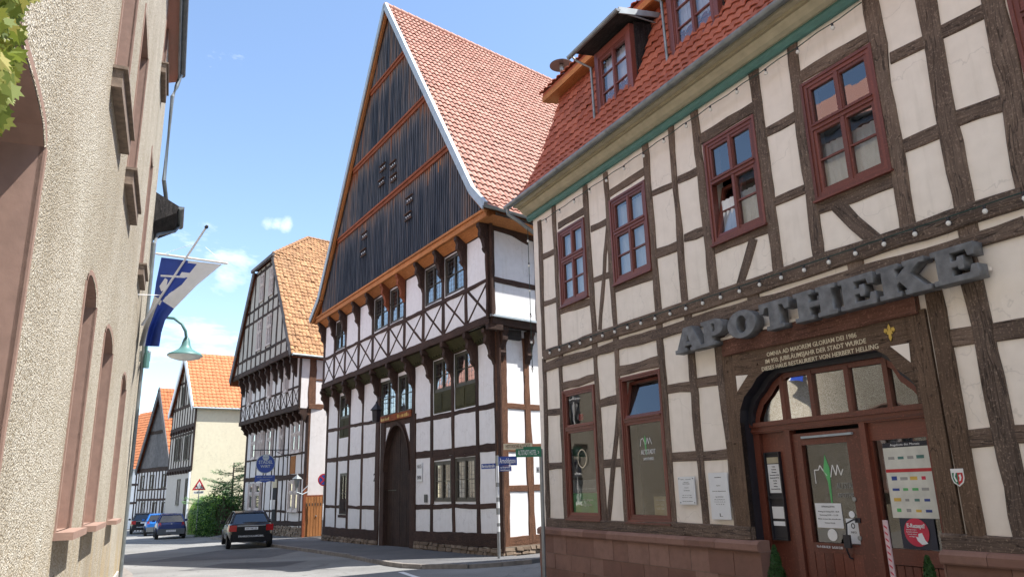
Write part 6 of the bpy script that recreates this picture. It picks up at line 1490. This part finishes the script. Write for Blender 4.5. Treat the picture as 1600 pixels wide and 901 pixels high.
mb = MB(); mb.prof(LF, [(0, 10.65), (.20, 10.72), (.22, 10.95), (-5, 15.0), (-10.4, 10.9), (-10, 10.7)], -.3, 40.3); mb.build('roof', M['tile_mh'], lb)
mb = MB(); gg = [(.26 + .075 * math.cos(t), 10.94 + .08 * math.sin(t)) for t in [math.pi + math.pi * k / 6 for k in range(7)]]; mb.prof(LF, gg, -.35, 40.3); mb.prof(LF, [(.19, 10.66), (.225, 10.66), (.225, 10.93), (.19, 10.93)], -.32, 40.2); mb.build('gutter', M['zinc'], lb)
mb = MB(); mb.tube([LF.P(-.15, .24, 10.82), LF.P(-.12, .18, 10.5), LF.P(-.05, .12, 10.2), LF.P(-.05, .12, 8.2), LF.P(-.4, .2, 7.85), LF.P(-.9, .42, 7.65)], .045, 8); mb.build('downpipe', M['zinc'], lb)
lbt = MB(); lbt.box(LF, -.01, 40, -.02, .03, -.8, .35); lbt.build('base_course', M['grey_plaster'], lb)
# lower wing at the far end
wg = thing('rendered_annex', 'short lower wing with dark eaves and downpipe beyond the pebble-dashed building', 'annex', LF.mat(-1.2, 0, -.4))
mb = MB(); mb.box(LF, -1.0, -.02, -6, -.01, -1, 7.6); mb.build('wall', M['pebble'], wg)
o_ = LF.P(-1.0, -.35, 0); WF = Fr((o_.x, o_.y), 150.5)
ah = [(-4.0 - k * 3.6, -2.8 - k * 3.6, c, c + 1.9) for k in range(6) for c in (.9, 4.1)]
mb = MB(); wall_holes(mb, WF, -24, 0, -2, 7.3, 0, ah, .25)
for (u0_, u1_, n0_, n1_) in ((0, 0, 0, -8), (-24, -24, 0, -8), (-24, 0, -8, -8)): mb.face([WF.P(u0_, n0_, -2), WF.P(u0_, n0_, 7.3), WF.P(u1_, n1_, 7.3), WF.P(u1_, n1_, -2)])
mb.build('long_wall', M['pebble'], wg)
for a, b, c, d in ah:
    window(wg, WF, (a, b, c, d), -.12, cols=2, main=.62, mat=M['white'], cas=.07, back=M['dark'], curt=.9)
mb = MB(); mb.prof(WF, [(0, 7.2), (.3, 7.3), (.3, 7.45), (-4, 11.0), (-8.3, 7.4)], -24.2, .2); mb.build('long_roof', M['tile_mh'], wg)
mb = MB(); mb.prof(LF, [(-.02, 7.25), (.42, 7.5), (.46, 7.66), (-3, 9.6), (-6.4, 7.6)], -1.35, -.05); mb.build('roof', M['black_board'], wg)
mb = MB(); gg = [(.50 + .07 * math.cos(t), 7.66 + .07 * math.sin(t)) for t in [math.pi + math.pi * k / 6 for k in range(7)]]; mb.prof(LF, gg, -1.4, -.06); mb.build('gutter', M['zinc'], wg)
mb = MB(); mb.tube([LF.P(-1.2, .48, 7.6), LF.P(-1.0, .40, 7.4), LF.P(-.25, .10, 7.05), LF.P(-.12, .06, 6.8), LF.P(-.12, .06, -.4)], .035, 8); mb.build('downpipe', M['zinc'], wg)

# climbing vine, near top left
vn = thing('climbing_vine', 'yellow-green vine leaves hanging over the top left window', 'climbing plant', LF.mat(12.9, .1, 3.4))
mb = MB(); lf = [(0, -.5), (.16, -.32), (.46, -.36), (.36, -.12), (.55, .1), (.3, .14), (.28, .36), (.12, .28), (0, .6), (-.12, .28), (-.28, .36), (-.3, .14), (-.55, .1), (-.36, -.12), (-.46, -.36), (-.16, -.32)]
rr = random.Random(3)
def vleaf(x, y, off, s):
    u, z = LF.uv(x, y, off); c = LF.P(u, off, z); nr = (CAM - c).normalized() + Vector((rr.gauss(0, .45), rr.gauss(0, .45), rr.gauss(.35, .4))); nr.normalize()
    a = (Vector((0, 0, -1)) - nr * nr.z * -1).normalized() if abs(nr.z) < .95 else Vector((1, 0, 0)); a = (a + Vector((rr.gauss(0, .4), rr.gauss(0, .4), 0))); a = (a - nr * a.dot(nr)).normalized(); b = nr.cross(a); uv = (rr.random() * 9, rr.random() * 9)
    # a leaf folded along its midrib
    for half in (1, -1):
        pts = [p for p in lf if p[0] * half >= -1e-6]
        if half < 0: pts = pts[::-1]
        q = [c + b * p[0] * s + a * p[1] * s + nr * (-abs(p[0]) * s * .3) for p in pts]
        cc = c
        for i in range(len(q) - 1): mb.face([cc, q[i], q[i + 1]], [uv] * 3)
for _ in range(430):
    y = rr.uniform(-60, 205); lim = 34 - max(0, y - 100) * .33 + rr.uniform(-8, 3)
    if y < -5: lim = 60
    x = rr.uniform(-70, lim)
    vleaf(x, y, rr.uniform(.05, .26), rr.uniform(.042, .066))
mb.build('leaves', M['ivy'], vn)
mb = MB(); sp_ = [LF.P(*(lambda a: (a[0], .10, a[1]))(LF.uv(x, y, .10))) for x, y in ((-40, -90), (-12, -20), (4, 50), (-2, 120), (6, 185))]; mb.tube(sp_, .008, 5); mb.build('stem', M['bark'], vn)

# flag on the left wall
base = LF.P(1.0, .02, 0); 
def on_plane_off(x, y, off): u, z = LF.uv(x, y, off); return LF.P(u, off, z)
pb = on_plane_off(222, 508, .05)
# the staff leans out from the wall towards the street
r_tip = ray(321, 357); 
tip = CAM + r_tip * ((pb - CAM).dot(cF) / r_tip.dot(cF) * 1.0)
fgt = thing('flag', 'blue and white banner on a slanting white wall staff with crossbar', 'flag', T(pb))
mb = MB(); mb.tube([pb, tip], .024, 8, r2=.018); mb.build('staff', M['white'], fgt)
mb = MB(); d = (tip - pb).normalized(); mb.lathe(tip, [(0, 0), (.03, .01), (.035, .04), (.02, .07), (0, .08)], 8, d); mb.build('finial', M['black_paint'], fgt)
dep = (pb - CAM).dot(cF)
def P2(x, y, dd=0): r = ray(x, y); return CAM + r * ((dep + dd) / r.dot(cF))
cb0, cb1 = P2(244, 396, .25), P2(356, 411.5, -.25)
mb = MB(); mb.tube([cb0, cb1], .022, 8); mb.build('crossbar', M['white'], fgt)
mb = MB(); top = P2(303, 384, 0); mb.tube([P2(256, 396, .2), P2(300, 382, 0)], .004, 4); mb.tube([P2(321, 386), P2(350, 410, -.2)], .004, 4); mb.tube([on_plane_off(215, 460, .02), P2(250, 461)], .006, 4); mb.build('cord', M['white'], fgt)
# cloth: rows hang from the crossbar, gathered towards the bottom
def rowpt(s, t):
    # s across 0..1, t down 0..1 ; outline through left and right edges
    Ls = [(0, (252, 402)), (.25, (244, 440)), (.5, (241, 462)), (.62, (236, 478)), (.8, (224, 510)), (1, (217, 540))]
    Rs = [(0, (347, 413)), (.25, (307, 446)), (.5, (272, 482)), (.62, (258, 500)), (.8, (252, 520)), (1, (249, 541))]
    def it(Q):
        for (a, p), (b, q) in zip(Q, Q[1:]):
            if a <= t <= b + 1e-9: f = (t - a) / (b - a); return p[0] + (q[0] - p[0]) * f, p[1] + (q[1] - p[1]) * f
    l, r = it(Ls), it(Rs); x = l[0] + (r[0] - l[0]) * s; y = l[1] + (r[1] - l[1]) * s
    return P2(x, y, .25 - .5 * s + (.05 + .09 * t) * math.sin(s * 9 + t * 3) * (0.3 + t))
NSx, NT = 70, 80
mbB, mbW = MB(), MB()
for i in range(NSx):
    for j in range(NT):
        s0, s1, t0, t1 = i / NSx, (i + 1) / NSx, j / NT, (j + 1) / NT; sm, tm = (s0 + s1) / 2, (t0 + t1) / 2
        bl = sm < .40 + .25 * math.exp(-((tm - .22) / .16) ** 2) if tm < .5 else (sm > .38 or False)
        if tm > .55: bl = .28 < sm < 1.0 if tm < .95 else .3 < sm
        if .02 < tm < .12: bl = sm < .62
        if .12 <= tm < .17: bl = sm < .45
        (mbB if bl else mbW).face([rowpt(s0, t0), rowpt(s1, t0), rowpt(s1, t1), rowpt(s0, t1)])
mbW.build('white_cloth', M['flag_white'], fgt, smooth=True); mbB.build('blue_cloth', M['flag_blue'], fgt, smooth=True)
mb = MB(); 
def pp2(pts): mb.face([P2(x, y, -.12) for x, y in pts])
pp2([(251, 429), (286, 431), (290, 434), (286, 434), (251, 432)]); pp2([(249, 447), (258, 434), (262, 437), (259, 452), (252, 455)]); mb.build('white_device', M['flag_white'], fgt)

# street lamp on the left wall
ab = on_plane_off(222, 540, .03); depl = (ab - CAM).dot(cF)
def P3(x, y, dd=0): r = ray(x, y); return CAM + r * ((depl + dd) / r.dot(cF))
lm = thing('street_lamp', 'green bell-shaped wall lamp on a curved swan-neck arm beside the flag', 'street lamp', T(ab))
mb = MB(); arm = [P3(228, 556), P3(229, 530), P3(232, 512), P3(243, 500), P3(258, 495.5), P3(272, 497), P3(284, 506), P3(290, 517), P3(291, 527)]
mb.tube(arm, .030, 10); mb.build('arm', M['teal_lamp'], lm, smooth=True)
mb = MB(); c = P3(290, 545); up_ = cU * .0 + Vector((0, 0, 1)); S_ = (P3(310, 545) - P3(270, 545)).length / 44
mb.lathe(c, [(.0, 20 * S_), (3.5 * S_, 20 * S_), (5 * S_, 17 * S_), (6 * S_, 13 * S_), (6.5 * S_, 12 * S_), (7.5 * S_, 6 * S_), (11 * S_, 0), (19 * S_, -5 * S_), (27 * S_, -9 * S_), (28.5 * S_, -11 * S_), (28.5 * S_, -12.3 * S_)], 28); mb.build('lamp_shade', M['teal_lamp'], lm, smooth=True)
mb = MB(); mb.lathe(c, [(28 * S_, -12 * S_), (24 * S_, -15.5 * S_), (14 * S_, -18.5 * S_), (0, -19.5 * S_)], 28); mb.build('lens', M['lampglass'], lm, smooth=True)
mb = MB(); a_ = P3(229, 562); mb.lathe(a_, [(0, -.16), (.06, -.16), (.06, .14), (0, .14)], 10); mb.tube([a_ + Vector((0, 0, .05)), on_plane_off(222, 560, .0)], .02, 6); mb.tube([a_ + Vector((0, 0, -.05)), on_plane_off(222, 562, .0)], .02, 6); mb.build('wall_bracket', M['teal_lamp'], lm)
mb = MB(); a_ = P3(226, 556, .2); mb.hexa([a_ + Vector((x, y, z)) for z in (-.1, .1) for x, y in ((-.12, -.05), (.1, -.05), (.1, .05), (-.12, .05))]); mb.build('junction_box', M['zinc_light'], lm)

# ------------------------------------------------------------------ signs in the street
def pole(t_, x, y0, y1, r, base=None, name='pole', mat='steel', lean=None):
    g = ground(x if base is None else base[0], y0 if base is None else base[1]); mb = MB()
    top = at_dist(lean or x, y1, g.y); top = Vector((g.x + (top.x - g.x) * (1 if lean else 0), g.y, top.z)); mb.tube([g, top], r, 10); mb.build(name, M[mat], t_, smooth=True); return g, top
def facing(c, turn=0):
    d = CAM - c; d.z = 0; d.normalize(); d.rotate(Matrix.Rotation(R(turn), 3, 'Z')); F = Fr((c.x, c.y), 0); F.n = d; F.u = Vector((d.y, -d.x, 0))
    if F.u.cross(F.z).dot(F.n) < 0: F.u = -F.u
    # reading direction is -u, so  (-u) x z = n
    if (-F.u).cross(F.z).dot(F.n) < 0: F.u = -F.u
    return F
g = ground(780, 878); sp1 = thing('street_sign_post', 'grey sticker-covered post carrying the blue Arnoldigasse street name plate', 'street sign', T(g))
_, tp_ = pole(sp1, 780, 878, 711, .042)
mb = MB()
for k, (f0, f1) in enumerate(((.28, .33), (.36, .44), (.5, .56), (.6, .7), (.74, .9))): mb.tube([g.lerp(tp_, f0), g.lerp(tp_, f1)], .0445, 10); 
mb.build('stickers', M['paper'], sp1)
sx_ = (at_dist(800, 720, g.y) - at_dist(780, 720, g.y)).length / 20
def sgn(t_, F, ua, ub, za, zb, mat, txt, n=.05, tm='paper', frac=.62, wf=.86, dirn=None):
    mb = MB(); mb.box(F, -ub, -ua, n, n + .012, za, zb); s_ = mb.build('sign_plate', M[mat], t_)
    if txt:
        for k, tx in enumerate(txt): text_mesh('lettering', tx, F, -(ua + ub) / 2, zb - (zb - za) * (k + .5) / len(txt), n + .014, (zb - za) / len(txt) * frac * 1.35, M[tm], s_, width=abs(ub - ua) * wf, bold=.001)
    return s_
F = facing(g); z = lambda y: at_dist(780, y, g.y).z
sgn(sp1, F, 2 * sx_, 31 * sx_, z(727), z(713), 'blue_sign', ['Arnoldigasse'])
s_ = sgn(sp1, F, 3 * sx_, 22 * sx_, z(736), z(728), 'blue_sign', ['nach Bürgermeister', 'Arnoldi benannt'], wf=.8)
F2 = facing(g, -38); sgn(sp1, F2, -29 * sx_, -1 * sx_, z(731), z(723), 'blue_sign', ['Bernhardistraße'], wf=.9)
g = ground(851, 906); hp = thing('hotel_sign_post', 'tall grey post at the alley corner with a green Altstadt Hotel arrow sign', 'direction sign', T(g))
mb = MB(); zt_ = at_dist(845, 701, g.y).z; tpx = at_dist(845, 701, g.y); mb.tube([g, Vector((tpx.x, g.y, zt_))], .040, 12); mb.build('pole', M['steel'], hp, smooth=True)
F = facing(g); sx_ = (at_dist(870, 705, g.y) - at_dist(850, 705, g.y)).length / 20; z = lambda y: at_dist(845, y, g.y).z; dx = (tpx.x - g.x)
s_ = sgn(hp, F, -38 * sx_, 2 * sx_, z(713), z(700), 'green_sign', ['ALTSTADT HOTEL  >'], wf=.82)
sgn(hp, F, -26 * sx_, 1.5 * sx_, z(700), z(697), 'green_sign', None)
sgn(hp, F, -57 * sx_, -12 * sx_, z(700.5), z(691), 'cream_paint', ['HISTORISCHE ALTSTADT'], n=-.03, tm='ph_red', wf=.85)
sgn(hp, F, -7 * sx_, -2 * sx_, z(738), z(729), 'paper', ['i'], n=.045, wf=.3, tm='ink')
# no stopping sign
g = ground(503, 841); nsn = thing('no_stopping_sign', 'round red and blue no-stopping sign on a post by the orange yard gate', 'road sign', T(g))
tpx = at_dist(504, 741, g.y - .3); mb = MB(); mb.tube([g, Vector((g.x, g.y, tpx.z))], .03, 8); mb.build('pole', M['steel'], nsn)
mb = MB(); mb.tube([g + Vector((0, 0, .9)), g + Vector((0, 0, 1.7))], .034, 8); mb.build('stickers', M['paper'], nsn)
c = Vector((g.x, g.y, at_dist(504, 749, g.y).z)); F = facing(c); rs_ = .31
for r_, n_, mt_, nm in ((rs_, .04, 'red', 'sign_face'), (rs_ * .78, .048, 'blue_sign', 'blue_field')): mb = MB(); mb.lathe(c + F.n * n_, [(0, .004), (r_, .004), (r_, -.004), (0, -.004)], 30, F.n); mb.build(nm, M[mt_], nsn)
for a in (45, -45):
    mb = MB(); dx_, dz_ = math.cos(R(a)), math.sin(R(a)); w_ = .035; L_ = rs_ * .76; nn_ = .056 + (.001 if a > 0 else 0)
    mb.face([c + F.n * nn_ + F.u * (dx_ * s * L_ - dz_ * t * w_) + F.z * (dz_ * s * L_ + dx_ * t * w_) for s, t in ((-1, -1), (1, -1), (1, 1), (-1, 1))]); mb.build('red_bar', M['red'], nsn)
# warning triangle
g = ground(306, 836); wt = thing('warning_sign', 'red-rimmed white warning triangle with two children on a pole by the hedge', 'road sign', T(g))
z = lambda y: at_dist(311, y, g.y).z; mb = MB(); tp_ = at_dist(311, 764, g.y); mb.tube([g, Vector((tp_.x, g.y, tp_.z))], .03, 8); mb.build('pole', M['steel'], wt)
c = at_dist(311, 760, g.y); F = facing(c); hw = (at_dist(321, 760, g.y) - at_dist(301, 760, g.y)).length / 2; zb_, zt_ = z(765), z(747)
mb = MB(); mb.poly(F, [(-hw, zb_), (hw, zb_), (0, zt_)], .03, .04); mb.build('red_rim', M['red'], wt)
mb = MB(); k = .62; zc = zb_ + (zt_ - zb_) / 3; mb.poly(F, [(-hw * k, zc + (zb_ - zc) * k), (hw * k, zc + (zb_ - zc) * k), (0, zc + (zt_ - zc) * k)], .04, .045); mb.build('white_field', M['white'], wt)
for s_ in (-.12, .14): mb = MB(); h_ = (zt_ - zb_) * .3; mb.poly(F, [(s_ - .05, zc - h_ * .7), (s_, zc - h_ * .1), (s_ + .05, zc - h_ * .7), (s_ + .07, zc - h_ * .6), (s_ + .03, zc + h_ * .2), (s_ + .0, zc + h_ * .45), (s_ - .03, zc + h_ * .2), (s_ - .08, zc - h_ * .5)], .045, .05); mb.build('child_symbol', M['ink'], wt)
sgn(wt, F, -hw * .72, hw * .72, z(770.5), z(766.5), 'paper', ['Kindergarten'], n=.03, tm='ink')
mb = None

# ------------------------------------------------------------------ hedge, conifer
ga, gb_ = ground(296, 834), ground(366, 839)
hd = thing('hedge', 'bright green clipped hedge along the pavement beside the cream house', 'hedge', T(ga))
dv = (gb_ - ga); dv.z = 0; Lh = dv.length; dv.normalize(); nv = Vector((dv.y, -dv.x, 0)); nv = -nv if nv.dot(CAM - ga) < 0 else nv
rh = random.Random(5)
def hf():
    u = rh.uniform(-.2, 5.6); H = 2.15 + .25 * math.sin(u * 1.3) + (.0 if u > .5 else -.6 * (.5 - u)); w_ = .9; k = rh.random()
    if k < .62: p = (u, .0 + rh.gauss(0, .07) + .10 * math.sin(u * 3 + 1), H * rh.random() ** .9); nr = nv
    elif k < .85: p = (u, -rh.random() * w_ * 2, H + rh.gauss(0, .09)); nr = Vector((0, 0, 1))
    else: p = (-.25 + rh.gauss(0, .07), -rh.random() * w_ * 2, H * rh.random() * .85); nr = -dv
    rnd = 1 - .22 * max(0, (p[2] / H - .75) / .25) ** 2
    c = ga + dv * p[0] + nv * (p[1] * 1.0 - (1 - rnd) * 1.2) + Vector((0, 0, p[2])); return c, nr
_r = random.random
mb = MB(); leafcloud(mb, hf, 15000, .055); mb.build('foliage', M['leaf'], hd)
mb = MB(); q = [ga + dv * a + nv * b + Vector((0, 0, c_)) for c_ in (-.1, 1.95) for a, b in ((-.1, -.25), (5.5, -.25), (5.5, -1.6), (-.1, -1.6))]; mb.hexa(q); mb.build('inner_twigs', M['bark'], hd)
tr_ = at_dist(358, 835, 50.5); tr_.z = gz(tr_.x, tr_.y)
tt = thing('conifer', 'spreading light green conifer rising behind the hedge', 'tree', T(tr_))
mb = MB(); tzt = at_dist(366, 722, tr_.y).z; mb.tube([tr_, Vector((tr_.x, tr_.y, tzt))], .13, 8, r2=.03); mb.build('trunk', M['bark'], tt)
mb = MB(); bk = MB(); rt = random.Random(11)
Ht = tzt - tr_.z
for k in range(34):
    z_ = tr_.z + Ht * (.22 + .76 * k / 34); a = rt.random() * 6.28; L_ = 3.3 * (1 - (k / 36)) ** .75 * rt.uniform(.6, 1.05) + .3; d = Vector((math.cos(a), math.sin(a), .08)).normalized(); st = Vector((tr_.x, tr_.y, z_))
    bk.tube([st, st + d * L_ * .6 + Vector((0, 0, -.02)), st + d * L_ + Vector((0, 0, .16))], .03, 4, r2=.006)
    for q in range(int(L_ * 100)):
        f_ = rt.uniform(.15, 1.05); sd_ = rt.gauss(0, .28 * (1 - f_ * .5)); p = st + d * L_ * f_ + d.cross(Vector((0, 0, 1))) * sd_ + Vector((0, 0, .16 * f_ * f_ + rt.gauss(0, .05) - abs(sd_) * .15)); s_ = rt.uniform(.05, .11); x = (d + Vector((rt.gauss(0, .5), rt.gauss(0, .5), rt.gauss(.1, .25)))).normalized(); y_ = x.cross(Vector((rt.gauss(0, .3), rt.gauss(0, .3), 1))).normalized(); uv = (rt.random() * 9, rt.random() * 9)
        mb.face([p - x * s_, p + y_ * s_ * .3, p + x * s_ * 1.3, p - y_ * s_ * .3], [uv] * 4)
mb.build('crown', M['needle'], tt); bk.build('branches', M['bark'], tt)
# dark bush between hedge and inn
bp = ga + dv * 6.3 - nv * .4
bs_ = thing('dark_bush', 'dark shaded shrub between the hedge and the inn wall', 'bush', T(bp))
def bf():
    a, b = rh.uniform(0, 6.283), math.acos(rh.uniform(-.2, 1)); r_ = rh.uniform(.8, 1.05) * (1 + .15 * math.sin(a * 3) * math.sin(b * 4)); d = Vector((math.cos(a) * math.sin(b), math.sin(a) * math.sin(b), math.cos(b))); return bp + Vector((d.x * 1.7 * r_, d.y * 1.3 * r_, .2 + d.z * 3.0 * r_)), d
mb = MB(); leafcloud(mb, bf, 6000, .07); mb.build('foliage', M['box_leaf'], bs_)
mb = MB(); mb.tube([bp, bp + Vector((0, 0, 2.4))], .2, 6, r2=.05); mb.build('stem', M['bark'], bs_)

# ------------------------------------------------------------------ cars
def car(label, x, y, hdg, kind, col, grp=None, plate_txt=None, nm='parked_car', depth=None, light='red'):
    """x, y: ground point (pixel) under the middle of the rear bumper; hdg: heading of the car's nose"""
    g = ground(x, y) if depth is None else at_dist(x, y, depth)
    if depth is not None: g.z = gz(g.x, g.y)
    F = Fr((g.x, g.y), hdg); z0 = g.z; t_ = thing(nm, label, 'car', F.mat(0, 0, z0), grp)
    sedan = kind == 'sedan'
    if sedan: Lc, Wc, Hc = 4.7, 1.80, 1.45; prof = [(0.0, .34, .86), (.12, .28, .98), (.55, .26, 1.02), (1.25, .24, .99), (2.2, .24, .95), (3.2, .24, .93), (3.7, .24, .90), (4.3, .28, .80), (4.62, .34, .66), (4.7, .40, .60)]
    else: Lc, Wc, Hc = 3.62, 1.64, 1.40; prof = [(0.0, .36, .80), (.10, .28, .92), (.4, .25, .97), (1.0, .24, .96), (1.8, .24, .94), (2.4, .24, .92), (2.8, .24, .90), (3.2, .28, .78), (3.55, .36, .62), (3.62, .42, .55)]
    mb = MB(); rings = []
    for (xx, zb, zt_) in prof:
        e = min(xx, Lc - xx); wv = Wc / 2 * (1 - .16 * max(0, 1 - e / .55) ** 2); c_ = .02
        sec = [(0, zb), (wv * .8, zb), (wv * .96, zb + .08), (wv, zb + .28), (wv * .985, zt_ - .22), (wv * .93, zt_ - .05), (wv * .86, zt_), (0, zt_ + .025)]
        rings.append([(xx, s * y_, z_) for s, seq in ((1, sec), (-1, sec[::-1][1:-1])) for y_, z_ in seq])
    n_ = len(rings[0])
    P = lambda q: F.P(q[0], q[1], z0 + q[2])
    for a, b in zip(rings, rings[1:]):
        for k in range(n_): j = (k + 1) % n_; mb.face([P(a[k]), P(a[j]), P(b[j]), P(b[k])])
    mb.face([P(q) for q in rings[0]][::-1]); mb.face([P(q) for q in rings[-1]])
    body = mb.build('body', col, t_, smooth=True)
    # greenhouse
    if sedan: gh = [(.55, 1.01, 1.01), (1.15, .99, 1.38), (1.6, .99, 1.445), (2.5, .97, 1.45), (2.9, .96, 1.40), (3.65, .92, .92)]
    else: gh = [(.14, .95, .95), (.55, .96, 1.34), (.95, .96, 1.395), (1.7, .95, 1.40), (2.15, .94, 1.34), (2.85, .91, .91)]
    wb, wt_ = Wc / 2 * .86, Wc / 2 * .64
    def gw_(z_): return wb + (wt_ - wb) * max(0, (z_ - .95) / (Hc - .95))
    mg, mr = MB(), MB()
    def pt(i, s, top): xx, zb, zt_ = gh[i]; z_ = zt_ if top else zb; return F.P(xx, s * gw_(z_), z0 + z_)
    for i in range(len(gh) - 1):
        glassy = i in (0, len(gh) - 2)
        (mg if glassy else mr).face([pt(i, 1, 1), pt(i, -1, 1), pt(i + 1, -1, 1), pt(i + 1, 1, 1)])
        for s in (1, -1): mg.face([pt(i, s, 0), pt(i, s, 1), pt(i + 1, s, 1), pt(i + 1, s, 0)])
    mg.build('window_glass', M['car_glass'], t_)
    # roof skin a little proud plus pillars
    mr = MB()
    for i in range(1, len(gh) - 2):
        a, b = gh[i], gh[i + 1]
        top = [F.P(a[0], s * gw_(a[2]) * 1.02, z0 + a[2] + .012) for s in (1, -1)] + [F.P(b[0], s * gw_(b[2]) * 1.02, z0 + b[2] + .012) for s in (-1, 1)]
        mid_ = [F.P(a[0], 0, z0 + a[2] + .035), F.P(b[0], 0, z0 + b[2] + .035)]
        mr.face([top[0], mid_[0], mid_[1], top[3]]); mr.face([mid_[0], top[1], top[2], mid_[1]])
    for s in (1, -1):
        for i, j in ((0, 1), (len(gh) - 1, len(gh) - 2)):
            a, b = gh[i], gh[j]; A, Bq = F.P(a[0], s * gw_(a[1]) * 1.015, z0 + a[1]), F.P(b[0], s * gw_(b[2]) * 1.015, z0 + b[2]); mr.tube([A, Bq], .045 if not (sedan and i == 0) else .055, 6)
        xm = (gh[2][0] + gh[3][0]) / 2 + .05; mr.tube([F.P(xm, s * gw_(.95) * 1.01, z0 + .96), F.P(xm - .05, s * gw_(Hc) * 1.01, z0 + Hc - .01)], .035, 6)
        mr.tube([F.P(gh[k][0], s * gw_(gh[k][2]) * 1.0, z0 + gh[k][2]) for k in range(1, len(gh) - 1)], .03, 6)
    mr.tube([pt(1, 1, 1), pt(1, -1, 1)], .03, 6)
    mr.build('roof', col, t_, smooth=True)
    mi = MB(); 
    for s in (-.36, .36): mi.box(F, 1.5 if not sedan else 2.0, 1.62 if not sedan else 2.12, s - .24, s + .24, z0 + .7, z0 + 1.18); mi.box(F, 1.52 if not sedan else 2.02, 1.6 if not sedan else 2.1, s - .12, s + .12, z0 + 1.2, z0 + 1.34)
    mi.box(F, .75 if not sedan else 1.25, .85 if not sedan else 1.35, -.6, .6, z0 + .7, z0 + 1.1); mi.build('seats', M['rubber'], t_)
    # wheels
    for xa in ((.78, Lc - .82) if sedan else (.52, Lc - .62)):
        for s in (1, -1):
            c = F.P(xa, s * (Wc / 2 - .07), z0 + .31); ax = F.n * s
            mw = MB(); mw.lathe(c, [(.19, .06), (.24, .085), (.30, .08), (.315, .03), (.315, -.10), (.2, -.12)], 22, ax); wv_ = mw.build('tyre', M['rubber'], t_, smooth=True)
            mw = MB(); mw.lathe(c, [(0, .05), (.05, .065), (.06, .05), (.17, .045), (.195, .065), (.20, .05)], 22, ax); mw.build('rim', M['alloy'], wv_)
            mw = MB(); mw.lathe(c, [(0, .0), (.36, .0), (.365, .02), (.345, .025)], 22, ax); mw.lathe(c, [(0, .0), (.355, .078), (.35, .0)], 22, ax) if False else None
            mw = MB(); cc_ = c + ax * .062
            pts = [cc_ + (F.u * math.cos(t) + Vector((0, 0, math.sin(t)))) * .335 for t in [math.pi * k / 12 for k in range(-2, 15)]]; mw.tube(pts, .022, 5); mw.build('wheel_arch', M['rubber'] if not sedan else col, t_)
    # lamps, plate, bumper, mirrors
    lampm = M['tail_lamp']
    for s in (1, -1):
        mw = MB()
        if sedan: q = [(-.02, .58, .70), (-.02, .58, .94), (.03, .86, .95), (.30, .90, .96), (.28, .905, .72), (.03, .875, .70)]
        else: q = [(-.01, .60, .74), (.02, .60, .93), (.10, .74, .94), (.20, .76, .86), (.10, .77, .74)]
        sc_ = 1 if sedan else .93
        pts = [F.P(a - .015, s * b * sc_ * (Wc / 1.80 if sedan else 1), z0 + c_) for a, b, c_ in q]
        if sedan: mw.face([pts[0], pts[1], pts[2], pts[5]]); mw.face([pts[5], pts[2], pts[3], pts[4]])
        else: mw.face([pts[0], pts[1], pts[2], pts[4]]); mw.face([pts[4], pts[2], pts[3]])
        mw.build('tail_lamp', lampm, t_)
        mw = MB(); mw.box(F, Lc * .60, Lc * .60 + .12, s * (Wc / 2 + .0), s * (Wc / 2 + .17), z0 + .93, z0 + 1.06); mw.build('mirror', col, t_)
        mw = MB(); mw.box(F, Lc - .14, Lc - .02, s * .45, s * .72, z0 + .58, z0 + .70); mw.build('headlight', M['lampglass'], t_)
    mw = MB(); zb = .40
    mw.prof(F, [(-Wc / 2 * .88, z0 + .28), (Wc / 2 * .88, z0 + .28), (Wc / 2 * .9, z0 + .58), (-Wc / 2 * .9, z0 + .58)], -.07, .12); mw.build('bumper', M['grey_plastic'] if not sedan else col, t_)
    FB = Fr((g.x, g.y), 0); FB.o = F.o.copy(); FB.n = -F.u; FB.u = F.n.copy()
    if (-FB.u).cross(FB.z).dot(FB.n) < 0: FB.u = -FB.u
    pzz = z0 + (.80 if sedan else .47); pn_ = .02 if sedan else .075
    mw = MB(); mw.box(FB, -.26, .26, pn_, pn_ + .012, pzz - .055, pzz + .055); pl_ = mw.build('number_plate', M['paper'], t_)
    if plate_txt: text_mesh('lettering', plate_txt, FB, 0, pzz, pn_ + .014, .10, M['ink'], pl_, width=.42)
    if sedan:
        text_mesh('rear_lettering', 'FAHRSCHULMOBIL', FB, 0, z0 + .50, .075, .10, M['paper'], t_, width=1.0, bold=.001)
        mw = MB(); mw.box(FB, -.55, .55, .012, .022, z0 + .905, z0 + .925); mw.build('boot_trim', M['alloy'], t_)
    else: mw = MB(); mw.box(FB, -.04, .04, .005, .02, z0 + .84, z0 + .88); mw.build('badge', M['alloy'], t_)
    return t_
M['tail_lamp'] = plain('tail_lamp_red', (.40, .015, .02), .2)
M['grey_plastic'] = plain('grey_plastic', (.085, .095, .105), .55)
HC = -27
car('black saloon parked at the right kerb with white lettering across its bumper', 391, 856.5, -24, 'sedan', paint('black_paint_car', (.004, .004, .008)), plate_txt='HX MK 23')
car('small dark blue and grey rounded hatchback in the parked row on the left', 266, 841.5, -27, 'hatch', paint('violet_blue', (.03, .05, .16)), 'cars parked in a row on the left', plate_txt='HX KA 71')
car('bright blue hatchback just ahead of the rounded one', 246, 836.5, -27, 'hatch', paint('bright_blue', (.02, .13, .42)), 'cars parked in a row on the left', plate_txt='HX B 904')
car('dark grey car at the front of the row, half hidden by the left building', 224, 833.5, -27, 'sedan', paint('anthracite', (.02, .022, .028)), 'cars parked in a row on the left')
